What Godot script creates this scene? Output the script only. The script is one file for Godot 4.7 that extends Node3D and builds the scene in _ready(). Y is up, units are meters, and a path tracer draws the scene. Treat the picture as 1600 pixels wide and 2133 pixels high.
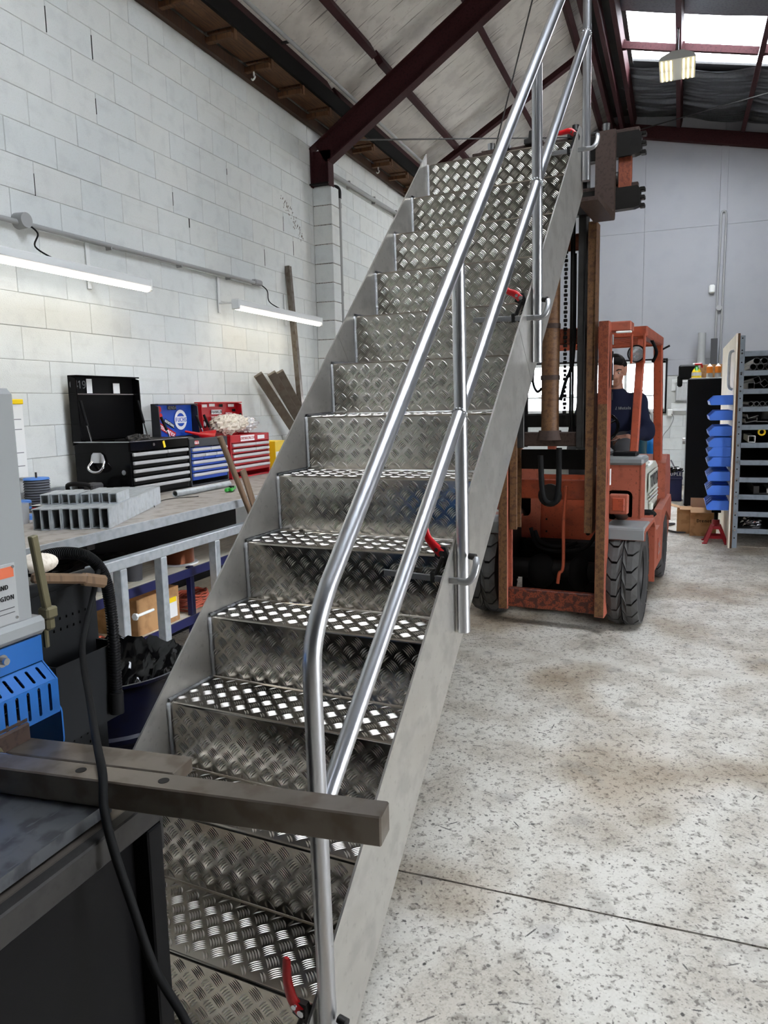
extends Node3D
# A steel fabrication workshop: an aluminium stair standing on the floor, its top carried by a forklift.

class MB:
	var v := PackedVector3Array()
	var n := PackedVector3Array()
	var uv := PackedVector2Array()
	var xf := Transform3D()
	func tri(a: Vector3, b: Vector3, c: Vector3, na: Vector3, nb: Vector3, nc: Vector3) -> void:
		a = xf * a; b = xf * b; c = xf * c
		na = (xf.basis * na).normalized(); nb = (xf.basis * nb).normalized(); nc = (xf.basis * nc).normalized()
		if (c - a).cross(b - a).dot(na + nb + nc) < 0.0:
			var t := b; b = c; c = t
			t = nb; nb = nc; nc = t
		v.append(a); v.append(b); v.append(c)
		n.append(na); n.append(nb); n.append(nc)
	func flat(a: Vector3, b: Vector3, c: Vector3, outer: Vector3) -> void:
		var k := (b - a).cross(c - a)
		if k.length() < 1e-12: return
		k = k.normalized()
		if k.dot(outer) < 0.0: k = -k
		tri(a, b, c, k, k, k)
	func quad(a: Vector3, b: Vector3, c: Vector3, d: Vector3, outer: Vector3) -> void:
		flat(a, b, c, outer); flat(a, c, d, outer)
	func box(c: Vector3, s: Vector3, bev := 0.0, bas := Basis()) -> MB:
		var h := s * 0.5
		var keep := xf
		xf = xf * Transform3D(bas, c)
		if bev <= 0.0:
			for ax in 3:
				for sg in [-1.0, 1.0]:
					var o := Vector3(); o[ax] = sg
					var i := (ax + 1) % 3
					var j := (ax + 2) % 3
					var p := []
					for k in [[-1, -1], [1, -1], [1, 1], [-1, 1]]:
						var q := Vector3(); q[ax] = sg * h[ax]; q[i] = k[0] * h[i]; q[j] = k[1] * h[j]
						p.append(q)
					quad(p[0], p[1], p[2], p[3], o)
		else:
			var e := minf(bev, minf(h.x, minf(h.y, h.z)) * 0.95)
			var g := h - Vector3(e, e, e)
			for ax in 3:
				var i := (ax + 1) % 3
				var j := (ax + 2) % 3
				for sg in [-1.0, 1.0]:
					var o := Vector3(); o[ax] = sg
					var p := []
					for k in [[-1, -1], [1, -1], [1, 1], [-1, 1]]:
						var q := Vector3(); q[ax] = sg * h[ax]; q[i] = k[0] * g[i]; q[j] = k[1] * g[j]
						p.append(q)
					quad(p[0], p[1], p[2], p[3], o)
				for si in [-1.0, 1.0]:
					for sj in [-1.0, 1.0]:
						var a := Vector3(); a[ax] = -g[ax]; a[i] = si * h[i]; a[j] = sj * g[j]
						var b := Vector3(); b[ax] = -g[ax]; b[i] = si * g[i]; b[j] = sj * h[j]
						var c2 := b; c2[ax] = g[ax]
						var d := a; d[ax] = g[ax]
						var o := Vector3(); o[i] = si; o[j] = sj
						quad(a, b, c2, d, o)
			for sx in [-1.0, 1.0]:
				for sy in [-1.0, 1.0]:
					for sz in [-1.0, 1.0]:
						flat(Vector3(sx * h.x, sy * g.y, sz * g.z), Vector3(sx * g.x, sy * h.y, sz * g.z), Vector3(sx * g.x, sy * g.y, sz * h.z), Vector3(sx, sy, sz))
		xf = keep
		return self
	func bar(a: Vector3, b: Vector3, w: float, h: float, bev := 0.0, up := Vector3.UP) -> MB:
		# rectangular bar from a to b, w across, h along up
		var d := (b - a)
		var l := d.length()
		d /= l
		var side := d.cross(up)
		if side.length() < 1e-4: side = d.cross(Vector3(1, 0, 0))
		side = side.normalized()
		var u := side.cross(d).normalized()
		return box((a + b) * 0.5, Vector3(w, h, l), bev, Basis(side, u, -d))
	func cyl(a: Vector3, b: Vector3, r0: float, r1 := -1.0, k := 16, caps := true) -> MB:
		if r1 < 0.0: r1 = r0
		var d := (b - a).normalized()
		var s := d.cross(Vector3.UP)
		if s.length() < 1e-3: s = d.cross(Vector3.RIGHT)
		s = s.normalized()
		var t := d.cross(s).normalized()
		var sl := (r0 - r1) / maxf(1e-6, (b - a).length())
		for i in k:
			var a0 := TAU * i / k
			var a1 := TAU * (i + 1) / k
			var e0 := s * cos(a0) + t * sin(a0)
			var e1 := s * cos(a1) + t * sin(a1)
			var n0 := (e0 + d * sl).normalized()
			var n1 := (e1 + d * sl).normalized()
			if r0 > 0.0: tri(a + e0 * r0, a + e1 * r0, b + e1 * r1, n0, n1, n1)
			if r1 > 0.0: tri(a + e0 * r0, b + e1 * r1, b + e0 * r1, n0, n1, n0)
			if caps:
				if r0 > 0.0: tri(a, a + e0 * r0, a + e1 * r0, -d, -d, -d)
				if r1 > 0.0: tri(b, b + e0 * r1, b + e1 * r1, d, d, d)
		return self
	func ring(a: Vector3, b: Vector3, ro: float, ri: float, k := 16) -> MB:
		# hollow pipe
		var d := (b - a).normalized()
		var s := d.cross(Vector3.UP)
		if s.length() < 1e-3: s = d.cross(Vector3.RIGHT)
		s = s.normalized()
		var t := d.cross(s).normalized()
		for i in k:
			var e0 := s * cos(TAU * i / k) + t * sin(TAU * i / k)
			var e1 := s * cos(TAU * (i + 1) / k) + t * sin(TAU * (i + 1) / k)
			tri(a + e0 * ro, a + e1 * ro, b + e1 * ro, e0, e1, e1); tri(a + e0 * ro, b + e1 * ro, b + e0 * ro, e0, e1, e0)
			tri(a + e0 * ri, a + e1 * ri, b + e1 * ri, -e0, -e1, -e1); tri(a + e0 * ri, b + e1 * ri, b + e0 * ri, -e0, -e1, -e0)
			quad(a + e0 * ri, a + e1 * ri, a + e1 * ro, a + e0 * ro, -d)
			quad(b + e0 * ri, b + e1 * ri, b + e1 * ro, b + e0 * ro, d)
		return self
	func tube(p: Array, r: float, k := 10, caps := true) -> MB:
		# round tube along a polyline, parallel transport frame
		var m := p.size()
		var dirs := []
		for i in m:
			var d: Vector3 = (p[mini(i + 1, m - 1)] - p[maxi(i - 1, 0)])
			dirs.append(d.normalized())
		var s: Vector3 = dirs[0].cross(Vector3.UP)
		if s.length() < 1e-3: s = dirs[0].cross(Vector3.RIGHT)
		s = s.normalized()
		var prev := []
		for i in m:
			var d: Vector3 = dirs[i]
			s = (s - d * s.dot(d)).normalized()
			var t := d.cross(s)
			var cur := []
			for j in k: cur.append(s * cos(TAU * j / k) + t * sin(TAU * j / k))
			if i > 0:
				for j in k:
					var j1 := (j + 1) % k
					var a: Vector3 = p[i - 1] + prev[j] * r
					var b: Vector3 = p[i - 1] + prev[j1] * r
					var c: Vector3 = p[i] + cur[j1] * r
					var e: Vector3 = p[i] + cur[j] * r
					tri(a, b, c, prev[j], prev[j1], cur[j1]); tri(a, c, e, prev[j], cur[j1], cur[j])
			prev = cur
			if caps and (i == 0 or i == m - 1):
				var o: Vector3 = -d if i == 0 else d
				for j in k: tri(p[i], p[i] + cur[j] * r, p[i] + cur[(j + 1) % k] * r, o, o, o)
		return self
	func limb(p: Array, ra: Array, k := 12, flat_to := Vector3.ZERO, flatness := 1.0) -> MB:
		# round body along a path with a radius at each point, optionally squashed along one direction
		var m := p.size()
		var rings := []
		var s := Vector3.ZERO
		for i in m:
			var d: Vector3 = (p[mini(i + 1, m - 1)] - p[maxi(i - 1, 0)]).normalized()
			if i == 0:
				s = flat_to if flat_to != Vector3.ZERO else d.cross(Vector3.UP)
				if s.length() < 1e-3: s = d.cross(Vector3.RIGHT)
			s = (s - d * s.dot(d)).normalized()
			var t := d.cross(s)
			var ring := []
			for j in k:
				var a := TAU * j / k
				ring.append([p[i] + (s * cos(a) * flatness + t * sin(a)) * ra[i], (s * cos(a) / flatness + t * sin(a)).normalized()])
			rings.append(ring)
			if i == 0 or i == m - 1:
				var o: Vector3 = -d if i == 0 else d
				for j in k: tri(p[i], ring[j][0], ring[(j + 1) % k][0], o, o, o)
		for i in m - 1:
			for j in k:
				var a: Array = rings[i][j]; var b: Array = rings[i][(j + 1) % k]; var c: Array = rings[i + 1][(j + 1) % k]; var e: Array = rings[i + 1][j]
				tri(a[0], b[0], c[0], a[1], b[1], c[1]); tri(a[0], c[0], e[0], a[1], c[1], e[1])
		return self
	func lathe(prof: Array, k := 20, smooth := false) -> MB:
		# profile of Vector2(radius, y) about local y; outward is to the right of travel upwards
		var ns := []
		for i in prof.size() - 1:
			var d: Vector2 = prof[i + 1] - prof[i]
			ns.append(Vector2(d.y, -d.x).normalized())
		for i in prof.size() - 1:
			var p: Vector2 = prof[i]
			var q: Vector2 = prof[i + 1]
			var np: Vector2 = ns[i]
			var nq: Vector2 = ns[i]
			if smooth:
				if i > 0: np = (ns[i] + ns[i - 1]).normalized()
				if i < ns.size() - 1: nq = (ns[i] + ns[i + 1]).normalized()
			for j in k:
				var c0 := cos(TAU * j / k); var s0 := sin(TAU * j / k)
				var c1 := cos(TAU * (j + 1) / k); var s1 := sin(TAU * (j + 1) / k)
				var a := Vector3(p.x * c0, p.y, p.x * s0); var b := Vector3(p.x * c1, p.y, p.x * s1)
				var c := Vector3(q.x * c1, q.y, q.x * s1); var e := Vector3(q.x * c0, q.y, q.x * s0)
				var na := Vector3(np.x * c0, np.y, np.x * s0); var nb := Vector3(np.x * c1, np.y, np.x * s1)
				var nc := Vector3(nq.x * c1, nq.y, nq.x * s1); var ne := Vector3(nq.x * c0, nq.y, nq.x * s0)
				if p.x > 1e-6: tri(a, b, c, na, nb, nc)
				if q.x > 1e-6: tri(a, c, e, na, nc, ne)
		return self
	func prism(poly: Array, z0: float, z1: float) -> MB:
		# polygon in local xy pulled from z0 to z1
		var pk := PackedVector2Array(poly)
		var idx := Geometry2D.triangulate_polygon(pk)
		for i in range(0, idx.size(), 3):
			var a := pk[idx[i]]; var b := pk[idx[i + 1]]; var c := pk[idx[i + 2]]
			flat(Vector3(a.x, a.y, z0), Vector3(b.x, b.y, z0), Vector3(c.x, c.y, z0), Vector3(0, 0, z0 - z1))
			flat(Vector3(a.x, a.y, z1), Vector3(b.x, b.y, z1), Vector3(c.x, c.y, z1), Vector3(0, 0, z1 - z0))
		var area := 0.0
		for i in pk.size():
			area += pk[i].cross(pk[(i + 1) % pk.size()])
		for i in pk.size():
			var a := pk[i]; var b := pk[(i + 1) % pk.size()]
			var o := Vector2(b.y - a.y, a.x - b.x) * signf(area)
			quad(Vector3(a.x, a.y, z0), Vector3(b.x, b.y, z0), Vector3(b.x, b.y, z1), Vector3(a.x, a.y, z1), Vector3(o.x, o.y, 0))
		return self
	func holed(outer: Array, holes: Array, z0: float, z1: float) -> MB:
		# plate with holes: polygon minus convex holes, cut into strips by bridging
		var polys := [PackedVector2Array(outer)]
		for h in holes:
			var hp := PackedVector2Array(h)
			var lo := 1e9; var hi := -1e9
			for q in hp:
				lo = minf(lo, q.x); hi = maxf(hi, q.x)
			var cx := (lo + hi) * 0.5
			var next := []
			for p in polys:
				var halves := [PackedVector2Array([Vector2(-99, -99), Vector2(cx, -99), Vector2(cx, 99), Vector2(-99, 99)]), PackedVector2Array([Vector2(cx, -99), Vector2(99, -99), Vector2(99, 99), Vector2(cx, 99)])]
				if Geometry2D.intersect_polygons(p, hp).is_empty():
					next.append(p); continue
				for hf in halves:
					for piece in Geometry2D.intersect_polygons(p, hf):
						for rest in Geometry2D.clip_polygons(piece, hp):
							next.append(rest)
			polys = next
		for p in polys: prism(Array(p), z0, z1)
		return self
	func grid(pts: Array, nx: int, nz: int, up: Vector3) -> MB:
		# smooth sheet over a grid of nx * nz points
		var nm := []
		for j in nz:
			for i in nx:
				var dx: Vector3 = pts[j * nx + mini(i + 1, nx - 1)] - pts[j * nx + maxi(i - 1, 0)]
				var dz: Vector3 = pts[mini(j + 1, nz - 1) * nx + i] - pts[maxi(j - 1, 0) * nx + i]
				var k := dx.cross(dz).normalized()
				nm.append(k if k.dot(up) >= 0.0 else -k)
		for j in nz - 1:
			for i in nx - 1:
				var a := j * nx + i; var b := a + 1; var c := a + nx + 1; var d := a + nx
				tri(pts[a], pts[b], pts[c], nm[a], nm[b], nm[c]); tri(pts[a], pts[c], pts[d], nm[a], nm[c], nm[d])
		return self
	func blob(c: Vector3, r: Vector3, rough := 0.0, sd := 0, k := 16) -> MB:
		# lumpy ellipsoid
		var ns := FastNoiseLite.new(); ns.seed = sd; ns.frequency = 1.3
		var pts := []
		for j in k + 1:
			for i in 2 * k + 1:
				var th := PI * j / k; var ph := TAU * (i % (2 * k)) / (2 * k)
				var d := Vector3(sin(th) * cos(ph), cos(th), sin(th) * sin(ph))
				var q := 1.0 + rough * (ns.get_noise_3d(d.x * 2.0, d.y * 2.0, d.z * 2.0) + 0.5 * ns.get_noise_3d(d.x * 5.0, d.y * 5.0, d.z * 5.0))
				pts.append(c + d * r * q)
		var w := 2 * k + 1
		for j in k:
			for i in 2 * k:
				var a: Vector3 = pts[j * w + i]; var b: Vector3 = pts[j * w + i + 1]; var e: Vector3 = pts[(j + 1) * w + i + 1]; var f: Vector3 = pts[(j + 1) * w + i]
				var na := ((a - c) / (r * r)).normalized(); var nb := ((b - c) / (r * r)).normalized(); var ne := ((e - c) / (r * r)).normalized(); var nf := ((f - c) / (r * r)).normalized()
				if rough > 0.06:
					flat(a, b, e, na); flat(a, e, f, na)
				else:
					tri(a, b, e, na, nb, ne); tri(a, e, f, na, ne, nf)
		return self
	func mesh() -> ArrayMesh:
		var m := ArrayMesh.new()
		var ar := []
		ar.resize(Mesh.ARRAY_MAX)
		ar[Mesh.ARRAY_VERTEX] = v
		ar[Mesh.ARRAY_NORMAL] = n
		if uv.size() == v.size(): ar[Mesh.ARRAY_TEX_UV] = uv
		m.add_surface_from_arrays(Mesh.PRIMITIVE_TRIANGLES, ar)
		return m

var M := {}
var T := {}
var taken := {}

func V(x: float, y: float, z: float) -> Vector3: return Vector3(x, y, z)
func mb(x := Transform3D()) -> MB:
	var b := MB.new(); b.xf = x; return b
func numbered(called: String) -> String:
	taken[called] = taken.get(called, -1) + 1
	return called if taken[called] == 0 else "%s_%03d" % [called, taken[called]]
func meta(o: Node, label: String, category := "", group := "", kind := "") -> void:
	if label: o.set_meta("label", label)
	if category: o.set_meta("category", category)
	if group: o.set_meta("group", group)
	if kind: o.set_meta("kind", kind)
func thing(called: String, label: String, category: String, at := Vector3.ZERO, turn := 0.0, group := "") -> Node3D:
	var o := Node3D.new(); o.name = numbered(called); add_child(o)
	o.position = at; o.rotation.y = turn
	meta(o, label, category, group)
	return o
func structure(called: String, label := "") -> Node3D:
	var o := Node3D.new(); o.name = numbered(called); add_child(o)
	meta(o, label, "", "", "structure")
	return o
func part(parent: Node, called: String, b: MB, m: Material, label := "") -> MeshInstance3D:
	return inst(parent, called, b.mesh(), m, Transform3D(), label)
func inst(parent: Node, called: String, me: Mesh, m: Material, x := Transform3D(), label := "") -> MeshInstance3D:
	var o := MeshInstance3D.new(); o.name = called; o.mesh = me; o.material_override = m; o.transform = x
	parent.add_child(o, true)
	if label: o.set_meta("label", label)
	return o
func one(called: String, b: MB, m: Material, label: String, category: String, at := Vector3.ZERO, turn := 0.0, group := "") -> MeshInstance3D:
	var o := MeshInstance3D.new(); o.name = numbered(called); o.mesh = b.mesh(); o.material_override = m; add_child(o)
	o.position = at; o.rotation.y = turn
	meta(o, label, category, group)
	return o
func again(o: Node3D, label := "") -> Node3D:
	var c: Node3D = o.duplicate()
	var base := String(o.name)
	if base.length() > 4 and base.substr(base.length() - 3).is_valid_int() and base[base.length() - 4] == "_": base = base.substr(0, base.length() - 4)
	c.name = numbered(base); add_child(c)
	if label: c.set_meta("label", label)
	return c
func curve(p: Array, per := 6) -> Array:
	# Catmull-Rom through the points
	var out := []
	for i in p.size() - 1:
		var a: Vector3 = p[maxi(i - 1, 0)]; var b: Vector3 = p[i]; var c: Vector3 = p[i + 1]; var d: Vector3 = p[mini(i + 2, p.size() - 1)]
		for k in per:
			var t := float(k) / per
			out.append(0.5 * ((2.0 * b) + (c - a) * t + (2.0 * a - 5.0 * b + 4.0 * c - d) * t * t + (3.0 * b - a - 3.0 * c + d) * t * t * t))
	out.append(p[-1])
	return out
func rect(x0: float, y0: float, x1: float, y1: float) -> Array:
	return [Vector2(x0, y0), Vector2(x1, y0), Vector2(x1, y1), Vector2(x0, y1)]
func slot(cx: float, cy: float, w: float, h: float, k := 5) -> Array:
	# upright slot with round ends
	var o := []
	var r := w / 2
	for i in k + 1: o.append(Vector2(cx + r * cos(PI * i / k), cy + h / 2 - r + r * sin(PI * i / k)))
	for i in k + 1: o.append(Vector2(cx - r * cos(PI * i / k), cy - h / 2 + r - r * sin(PI * i / k)))
	return o
func rrect(x0: float, y0: float, x1: float, y1: float, r: float, k := 4) -> Array:
	var o := []
	for c in [[x1 - r, y1 - r, 0.0], [x0 + r, y1 - r, PI / 2], [x0 + r, y0 + r, PI], [x1 - r, y0 + r, 1.5 * PI]]:
		for i in k + 1: o.append(Vector2(c[0] + r * cos(c[2] + PI / 2 * i / k), c[1] + r * sin(c[2] + PI / 2 * i / k)))
	return o
func circ(cx: float, cy: float, r: float, k := 12) -> Array:
	var o := []
	for i in k: o.append(Vector2(cx + r * cos(TAU * i / k), cy + r * sin(TAU * i / k)))
	return o

# ---- textures and materials
func nz(size: int, sd: int, freq: float, oct := 3, type := FastNoiseLite.TYPE_SIMPLEX_SMOOTH, stretch := 1.0) -> PackedByteArray:
	var f := FastNoiseLite.new(); f.seed = sd; f.frequency = freq; f.noise_type = type; f.fractal_octaves = oct
	if type == FastNoiseLite.TYPE_CELLULAR: f.fractal_type = FastNoiseLite.FRACTAL_NONE
	var w := size
	var im: Image
	if stretch > 1.0:
		im = f.get_seamless_image(size, int(size / stretch)); im.resize(size, size, Image.INTERPOLATE_CUBIC)
	elif stretch < 1.0:
		im = f.get_seamless_image(int(size * stretch), size); im.resize(size, size, Image.INTERPOLATE_CUBIC)
	else:
		im = f.get_seamless_image(size, size)
	im.convert(Image.FORMAT_L8)
	return im.get_data()
func layered(size: int, base: Color, layers: Array) -> ImageTexture:
	# layers: [bytes, lo, hi, colour, strength]
	var out := PackedByteArray(); out.resize(size * size * 3)
	var r := PackedFloat32Array(); var g := PackedFloat32Array(); var b := PackedFloat32Array()
	r.resize(size * size); g.resize(size * size); b.resize(size * size)
	r.fill(base.r); g.fill(base.g); b.fill(base.b)
	for l in layers:
		var d: PackedByteArray = l[0]
		var lut := PackedFloat32Array(); lut.resize(256)
		for i in 256: lut[i] = smoothstep(l[1], l[2], i / 255.0) * l[4] if l[2] > l[1] else (1.0 - smoothstep(l[2], l[1], i / 255.0)) * l[4]
		var c: Color = l[3]
		for i in size * size:
			var a := lut[d[i]]
			if a > 0.004:
				r[i] += (c.r - r[i]) * a; g[i] += (c.g - g[i]) * a; b[i] += (c.b - b[i]) * a
	for i in size * size:
		out[i * 3] = int(clampf(r[i], 0, 1) * 255.0); out[i * 3 + 1] = int(clampf(g[i], 0, 1) * 255.0); out[i * 3 + 2] = int(clampf(b[i], 0, 1) * 255.0)
	return ImageTexture.create_from_image(Image.create_from_data(size, size, false, Image.FORMAT_RGB8, out))
func grey(size: int, d: PackedByteArray, lo := 0.0, hi := 1.0) -> ImageTexture:
	var o := PackedByteArray(); o.resize(d.size())
	for i in d.size(): o[i] = int(clampf(lo + (hi - lo) * d[i] / 255.0, 0, 1) * 255.0)
	return ImageTexture.create_from_image(Image.create_from_data(size, size, false, Image.FORMAT_L8, o))
func C(r: int, g: int, b: int) -> Color: return Color(r / 255.0, g / 255.0, b / 255.0)
func mat(called: String, c: Color, rough := 0.6, metal := 0.0) -> StandardMaterial3D:
	var m := StandardMaterial3D.new(); m.resource_name = called
	m.albedo_color = c; m.roughness = rough; m.metallic = metal
	M[called] = m
	return m
func dress(m: StandardMaterial3D, albedo: Texture2D, scale: float, world := false, rough: Texture2D = null, bump: Texture2D = null, bump_cm := 0.05) -> StandardMaterial3D:
	if albedo: m.albedo_texture = albedo
	if rough: m.roughness_texture = rough; m.roughness_texture_channel = BaseMaterial3D.TEXTURE_CHANNEL_RED
	if bump:
		m.heightmap_enabled = true; m.heightmap_texture = bump; m.heightmap_scale = bump_cm
	m.uv1_triplanar = true; m.uv1_world_triplanar = world; m.uv1_scale = Vector3.ONE * scale
	return m
func text(parent: Node, called: String, words: String, h: float, m: Material, x: Transform3D, bold := true, serif := false, stretch := 1.0) -> MeshInstance3D:
	var t := TextMesh.new(); t.text = words
	var f := SystemFont.new(); f.font_names = PackedStringArray(["Droid Serif" if serif else "Droid Sans"]); f.font_weight = 700 if bold else 400
	t.font = f; t.font_size = 32; t.pixel_size = h / 24.0; t.depth = 0.0006; t.curve_step = 3.0
	return inst(parent, called, t, m, x * Transform3D(Basis.from_scale(Vector3(stretch, 1, 1)), Vector3.ZERO))

func _ready() -> void:
	# camera, sky, exposure
	var cam := Camera3D.new(); cam.name = "camera"; add_child(cam)
	var fw := Vector3(-0.3580, -0.1404, -0.9231); var rt := Vector3(0.93275, -0.02229, -0.35838)
	fw = fw.normalized(); rt = (rt - fw * rt.dot(fw)).normalized()
	cam.transform = Transform3D(Basis(rt, rt.cross(fw), -fw), V(0, 1.5, 0))
	cam.fov = 68.04; cam.near = 0.05; cam.far = 200.0
	var we := WorldEnvironment.new(); we.name = "sky"; add_child(we)
	var e := Environment.new(); we.environment = e
	e.background_mode = Environment.BG_SKY
	var sky := Sky.new(); var sm := ProceduralSkyMaterial.new(); sky.sky_material = sm; e.sky = sky
	sm.sky_top_color = Color(0.93, 0.96, 1.0); sm.sky_horizon_color = Color(0.96, 0.97, 1.0)
	sm.ground_bottom_color = Color(0.5, 0.5, 0.5); sm.ground_horizon_color = Color(0.6, 0.6, 0.6)
	sm.sky_energy_multiplier = 1.0; sm.ground_energy_multiplier = 1.0
	e.background_energy_multiplier = SKY
	e.tonemap_mode = Environment.TONE_MAPPER_LINEAR; e.tonemap_exposure = EXPOSURE
	e.sdfgi_enabled = true; e.ssao_enabled = true; e.ssil_enabled = true
	make_materials()
	shell()
	roof()
	stairs()
	handrail()
	clamps()
	forklift()
	driver()
	wall_fittings()
	workbench()
	under_bench()
	foreground()
	right_side()
	back_of_shop()

const SKY := 33.0
const EXPOSURE := 1.14

func make_materials() -> void:
	var n1 := nz(512, 1, 0.012, 4)
	var n2 := nz(512, 2, 0.05, 3)
	var n3 := nz(512, 3, 0.25, 2)
	var streak := nz(512, 5, 0.03, 4, FastNoiseLite.TYPE_SIMPLEX_SMOOTH, 0.08)
	var slopes := nz(512, 8, 0.07, 3, FastNoiseLite.TYPE_SIMPLEX_SMOOTH, 0.06)
	var brush := nz(512, 6, 0.08, 3, FastNoiseLite.TYPE_SIMPLEX_SMOOTH, 16.0)
	T.n1 = n1; T.n2 = n2; T.n3 = n3
	T.rough = grey(512, n2, 0.55, 1.0)
	T.fine = grey(512, n3)
	T.smear = grey(512, n1, 0.35, 1.25)
	# concrete
	var size := 2048
	var f1 := nz(size, 11, 0.004, 4); var f2 := nz(size, 12, 0.09, 3); var f3 := nz(size, 13, 0.03, 3); var f4 := nz(size, 14, 0.3, 3, FastNoiseLite.TYPE_VALUE)
	for i in f2.size():
		f2[i] = clampi(f2[i] + int((f3[i] - 128) * 0.45), 0, 255); f4[i] = clampi(f4[i] + int((f1[i] - 128) * 0.3), 0, 255)
	var floor_tex := layered(size, C(196, 191, 180), [[f1, 0.45, 0.75, C(168, 159, 145), 0.5], [f1, 0.5, 0.25, C(208, 204, 194), 0.6], [f3, 0.58, 0.8, C(136, 129, 119), 0.55], [f4, 0.56, 0.85, C(138, 130, 119), 0.45], [f4, 0.42, 0.2, C(214, 210, 201), 0.4], [f2, 0.66, 0.8, C(96, 90, 83), 0.7]])
	var im := floor_tex.get_image()
	var rng := RandomNumberGenerator.new(); rng.seed = 7
	for i in 900:
		var x := rng.randi() % size; var y := rng.randi() % size
		var l := rng.randf_range(2, 9) if rng.randf() < 0.8 else rng.randf_range(8, 40)
		var w := rng.randf_range(0.8, 4.5) if l < 10 else 1.2
		var an := rng.randf() * TAU
		var dark := rng.randf_range(0.2, 0.42)
		for s in int(l * 2):
			var t := s / (l * 2.0) - 0.5
			var hw := w * (1.0 - 4.0 * t * t) + 0.4
			for q in range(-int(hw), int(hw) + 1):
				var px := int(x + cos(an) * t * l - sin(an) * q + size) % size; var py := int(y + sin(an) * t * l + cos(an) * q + size) % size
				im.set_pixel(px, py, im.get_pixel(px, py).lerp(Color(dark * 1.05, dark, dark * 0.94), 0.75))
	floor_tex = ImageTexture.create_from_image(im)
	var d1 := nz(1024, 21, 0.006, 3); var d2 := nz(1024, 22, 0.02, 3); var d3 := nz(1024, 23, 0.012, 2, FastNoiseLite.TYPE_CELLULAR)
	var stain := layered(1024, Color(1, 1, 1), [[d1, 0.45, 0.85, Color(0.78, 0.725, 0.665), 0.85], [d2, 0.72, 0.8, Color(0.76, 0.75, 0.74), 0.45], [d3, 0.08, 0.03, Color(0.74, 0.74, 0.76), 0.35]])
	var m := mat("floor_concrete", Color(1, 1, 1), 0.75)
	dress(m, floor_tex, 1.0 / 3.0, true, null, grey(512, n3), 0.06)
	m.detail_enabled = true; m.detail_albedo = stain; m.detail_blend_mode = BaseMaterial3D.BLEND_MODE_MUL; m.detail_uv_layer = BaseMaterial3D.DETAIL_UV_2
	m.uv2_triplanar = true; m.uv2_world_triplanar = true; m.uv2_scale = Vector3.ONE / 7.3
	m.roughness_texture = grey(512, n2, 0.6, 1.0); m.roughness_texture_channel = BaseMaterial3D.TEXTURE_CHANNEL_RED
	dress(mat("joint_dirt", C(70, 62, 54), 0.95), layered(512, Color(1, 1, 1), [[n2, 0.4, 0.8, Color(0.6, 0.55, 0.5), 1.0]]), 2.0, true)
	# white painted blocks
	var paint := layered(512, Color(0.93, 0.935, 0.93), [[n1, 0.45, 0.9, Color(0.885, 0.89, 0.89), 0.7], [streak, 0.65, 0.9, Color(0.84, 0.83, 0.81), 0.2], [n3, 0.72, 0.82, Color(0.74, 0.73, 0.71), 0.3]])
	for i in 3:
		dress(mat("paint_%d" % i, [C(226, 228, 227), C(223, 226, 226), C(227, 228, 226)][i], 0.7), paint, 0.9, true, null, T.fine, 0.08)
	dress(mat("mortar", C(200, 201, 198), 0.85), paint, 1.0, true, null, T.fine, 0.12)
	mat("crack_dark", C(38, 36, 34), 0.95)
	dress(mat("worn_paint", C(150, 142, 130), 0.85), layered(512, Color(1, 1, 1), [[n2, 0.45, 0.6, Color(0.45, 0.42, 0.38), 1.0]]), 2.0, true)
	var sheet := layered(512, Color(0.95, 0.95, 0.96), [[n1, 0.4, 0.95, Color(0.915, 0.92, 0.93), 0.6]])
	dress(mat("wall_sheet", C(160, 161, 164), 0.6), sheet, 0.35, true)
	dress(mat("outer_wall", C(52, 51, 50), 0.85), paint, 0.6, true)
	var ceil_t := layered(512, Color(0.92, 0.91, 0.9), [[n1, 0.4, 0.8, Color(0.82, 0.81, 0.8), 0.6], [slopes, 0.77, 0.88, Color(0.4, 0.38, 0.37), 0.6], [n2, 0.65, 0.9, Color(0.78, 0.76, 0.74), 0.4]])
	dress(mat("ceiling_board", C(236, 233, 229), 0.7), ceil_t, 0.55, false)
	dress(mat("maroon_steel", C(54, 25, 27), 0.72, 0.0), layered(512, Color(1, 1, 1), [[n2, 0.5, 0.85, Color(0.72, 0.7, 0.7), 0.8]]), 1.2, true)
	dress(mat("foil", C(84, 85, 88), 0.36, 0.6), layered(512, Color(1, 1, 1), [[n2, 0.4, 0.9, Color(0.7, 0.7, 0.72), 0.8]]), 1.0, true)
	# wood
	var grain := layered(512, C(150, 112, 70), [[brush, 0.4, 0.75, C(104, 72, 42), 0.8], [n1, 0.4, 0.8, C(126, 90, 54), 0.6]])
	dress(mat("old_timber", Color(0.6, 0.54, 0.48), 0.85), grain, 1.1, false)
	dress(mat("dark_timber", Color(0.4, 0.34, 0.3), 0.85), grain, 1.1, false)
	dress(mat("pale_timber", C(190, 182, 172), 0.6), layered(512, C(150, 124, 98), [[brush, 0.45, 0.75, C(112, 92, 72), 0.7], [n1, 0.4, 0.8, C(132, 110, 88), 0.6]]), 1.3, false)
	dress(mat("plywood", Color(1.3, 1.35, 1.45), 0.7), layered(512, C(190, 176, 150), [[brush, 0.45, 0.8, C(160, 144, 116), 0.5], [n1, 0.45, 0.85, C(172, 160, 136), 0.6]]), 0.7, false)
	dress(mat("cardboard", C(178, 136, 92), 0.85), layered(512, Color(1, 1, 1), [[n1, 0.4, 0.85, Color(0.86, 0.83, 0.8), 0.8]]), 1.5, false)
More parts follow.
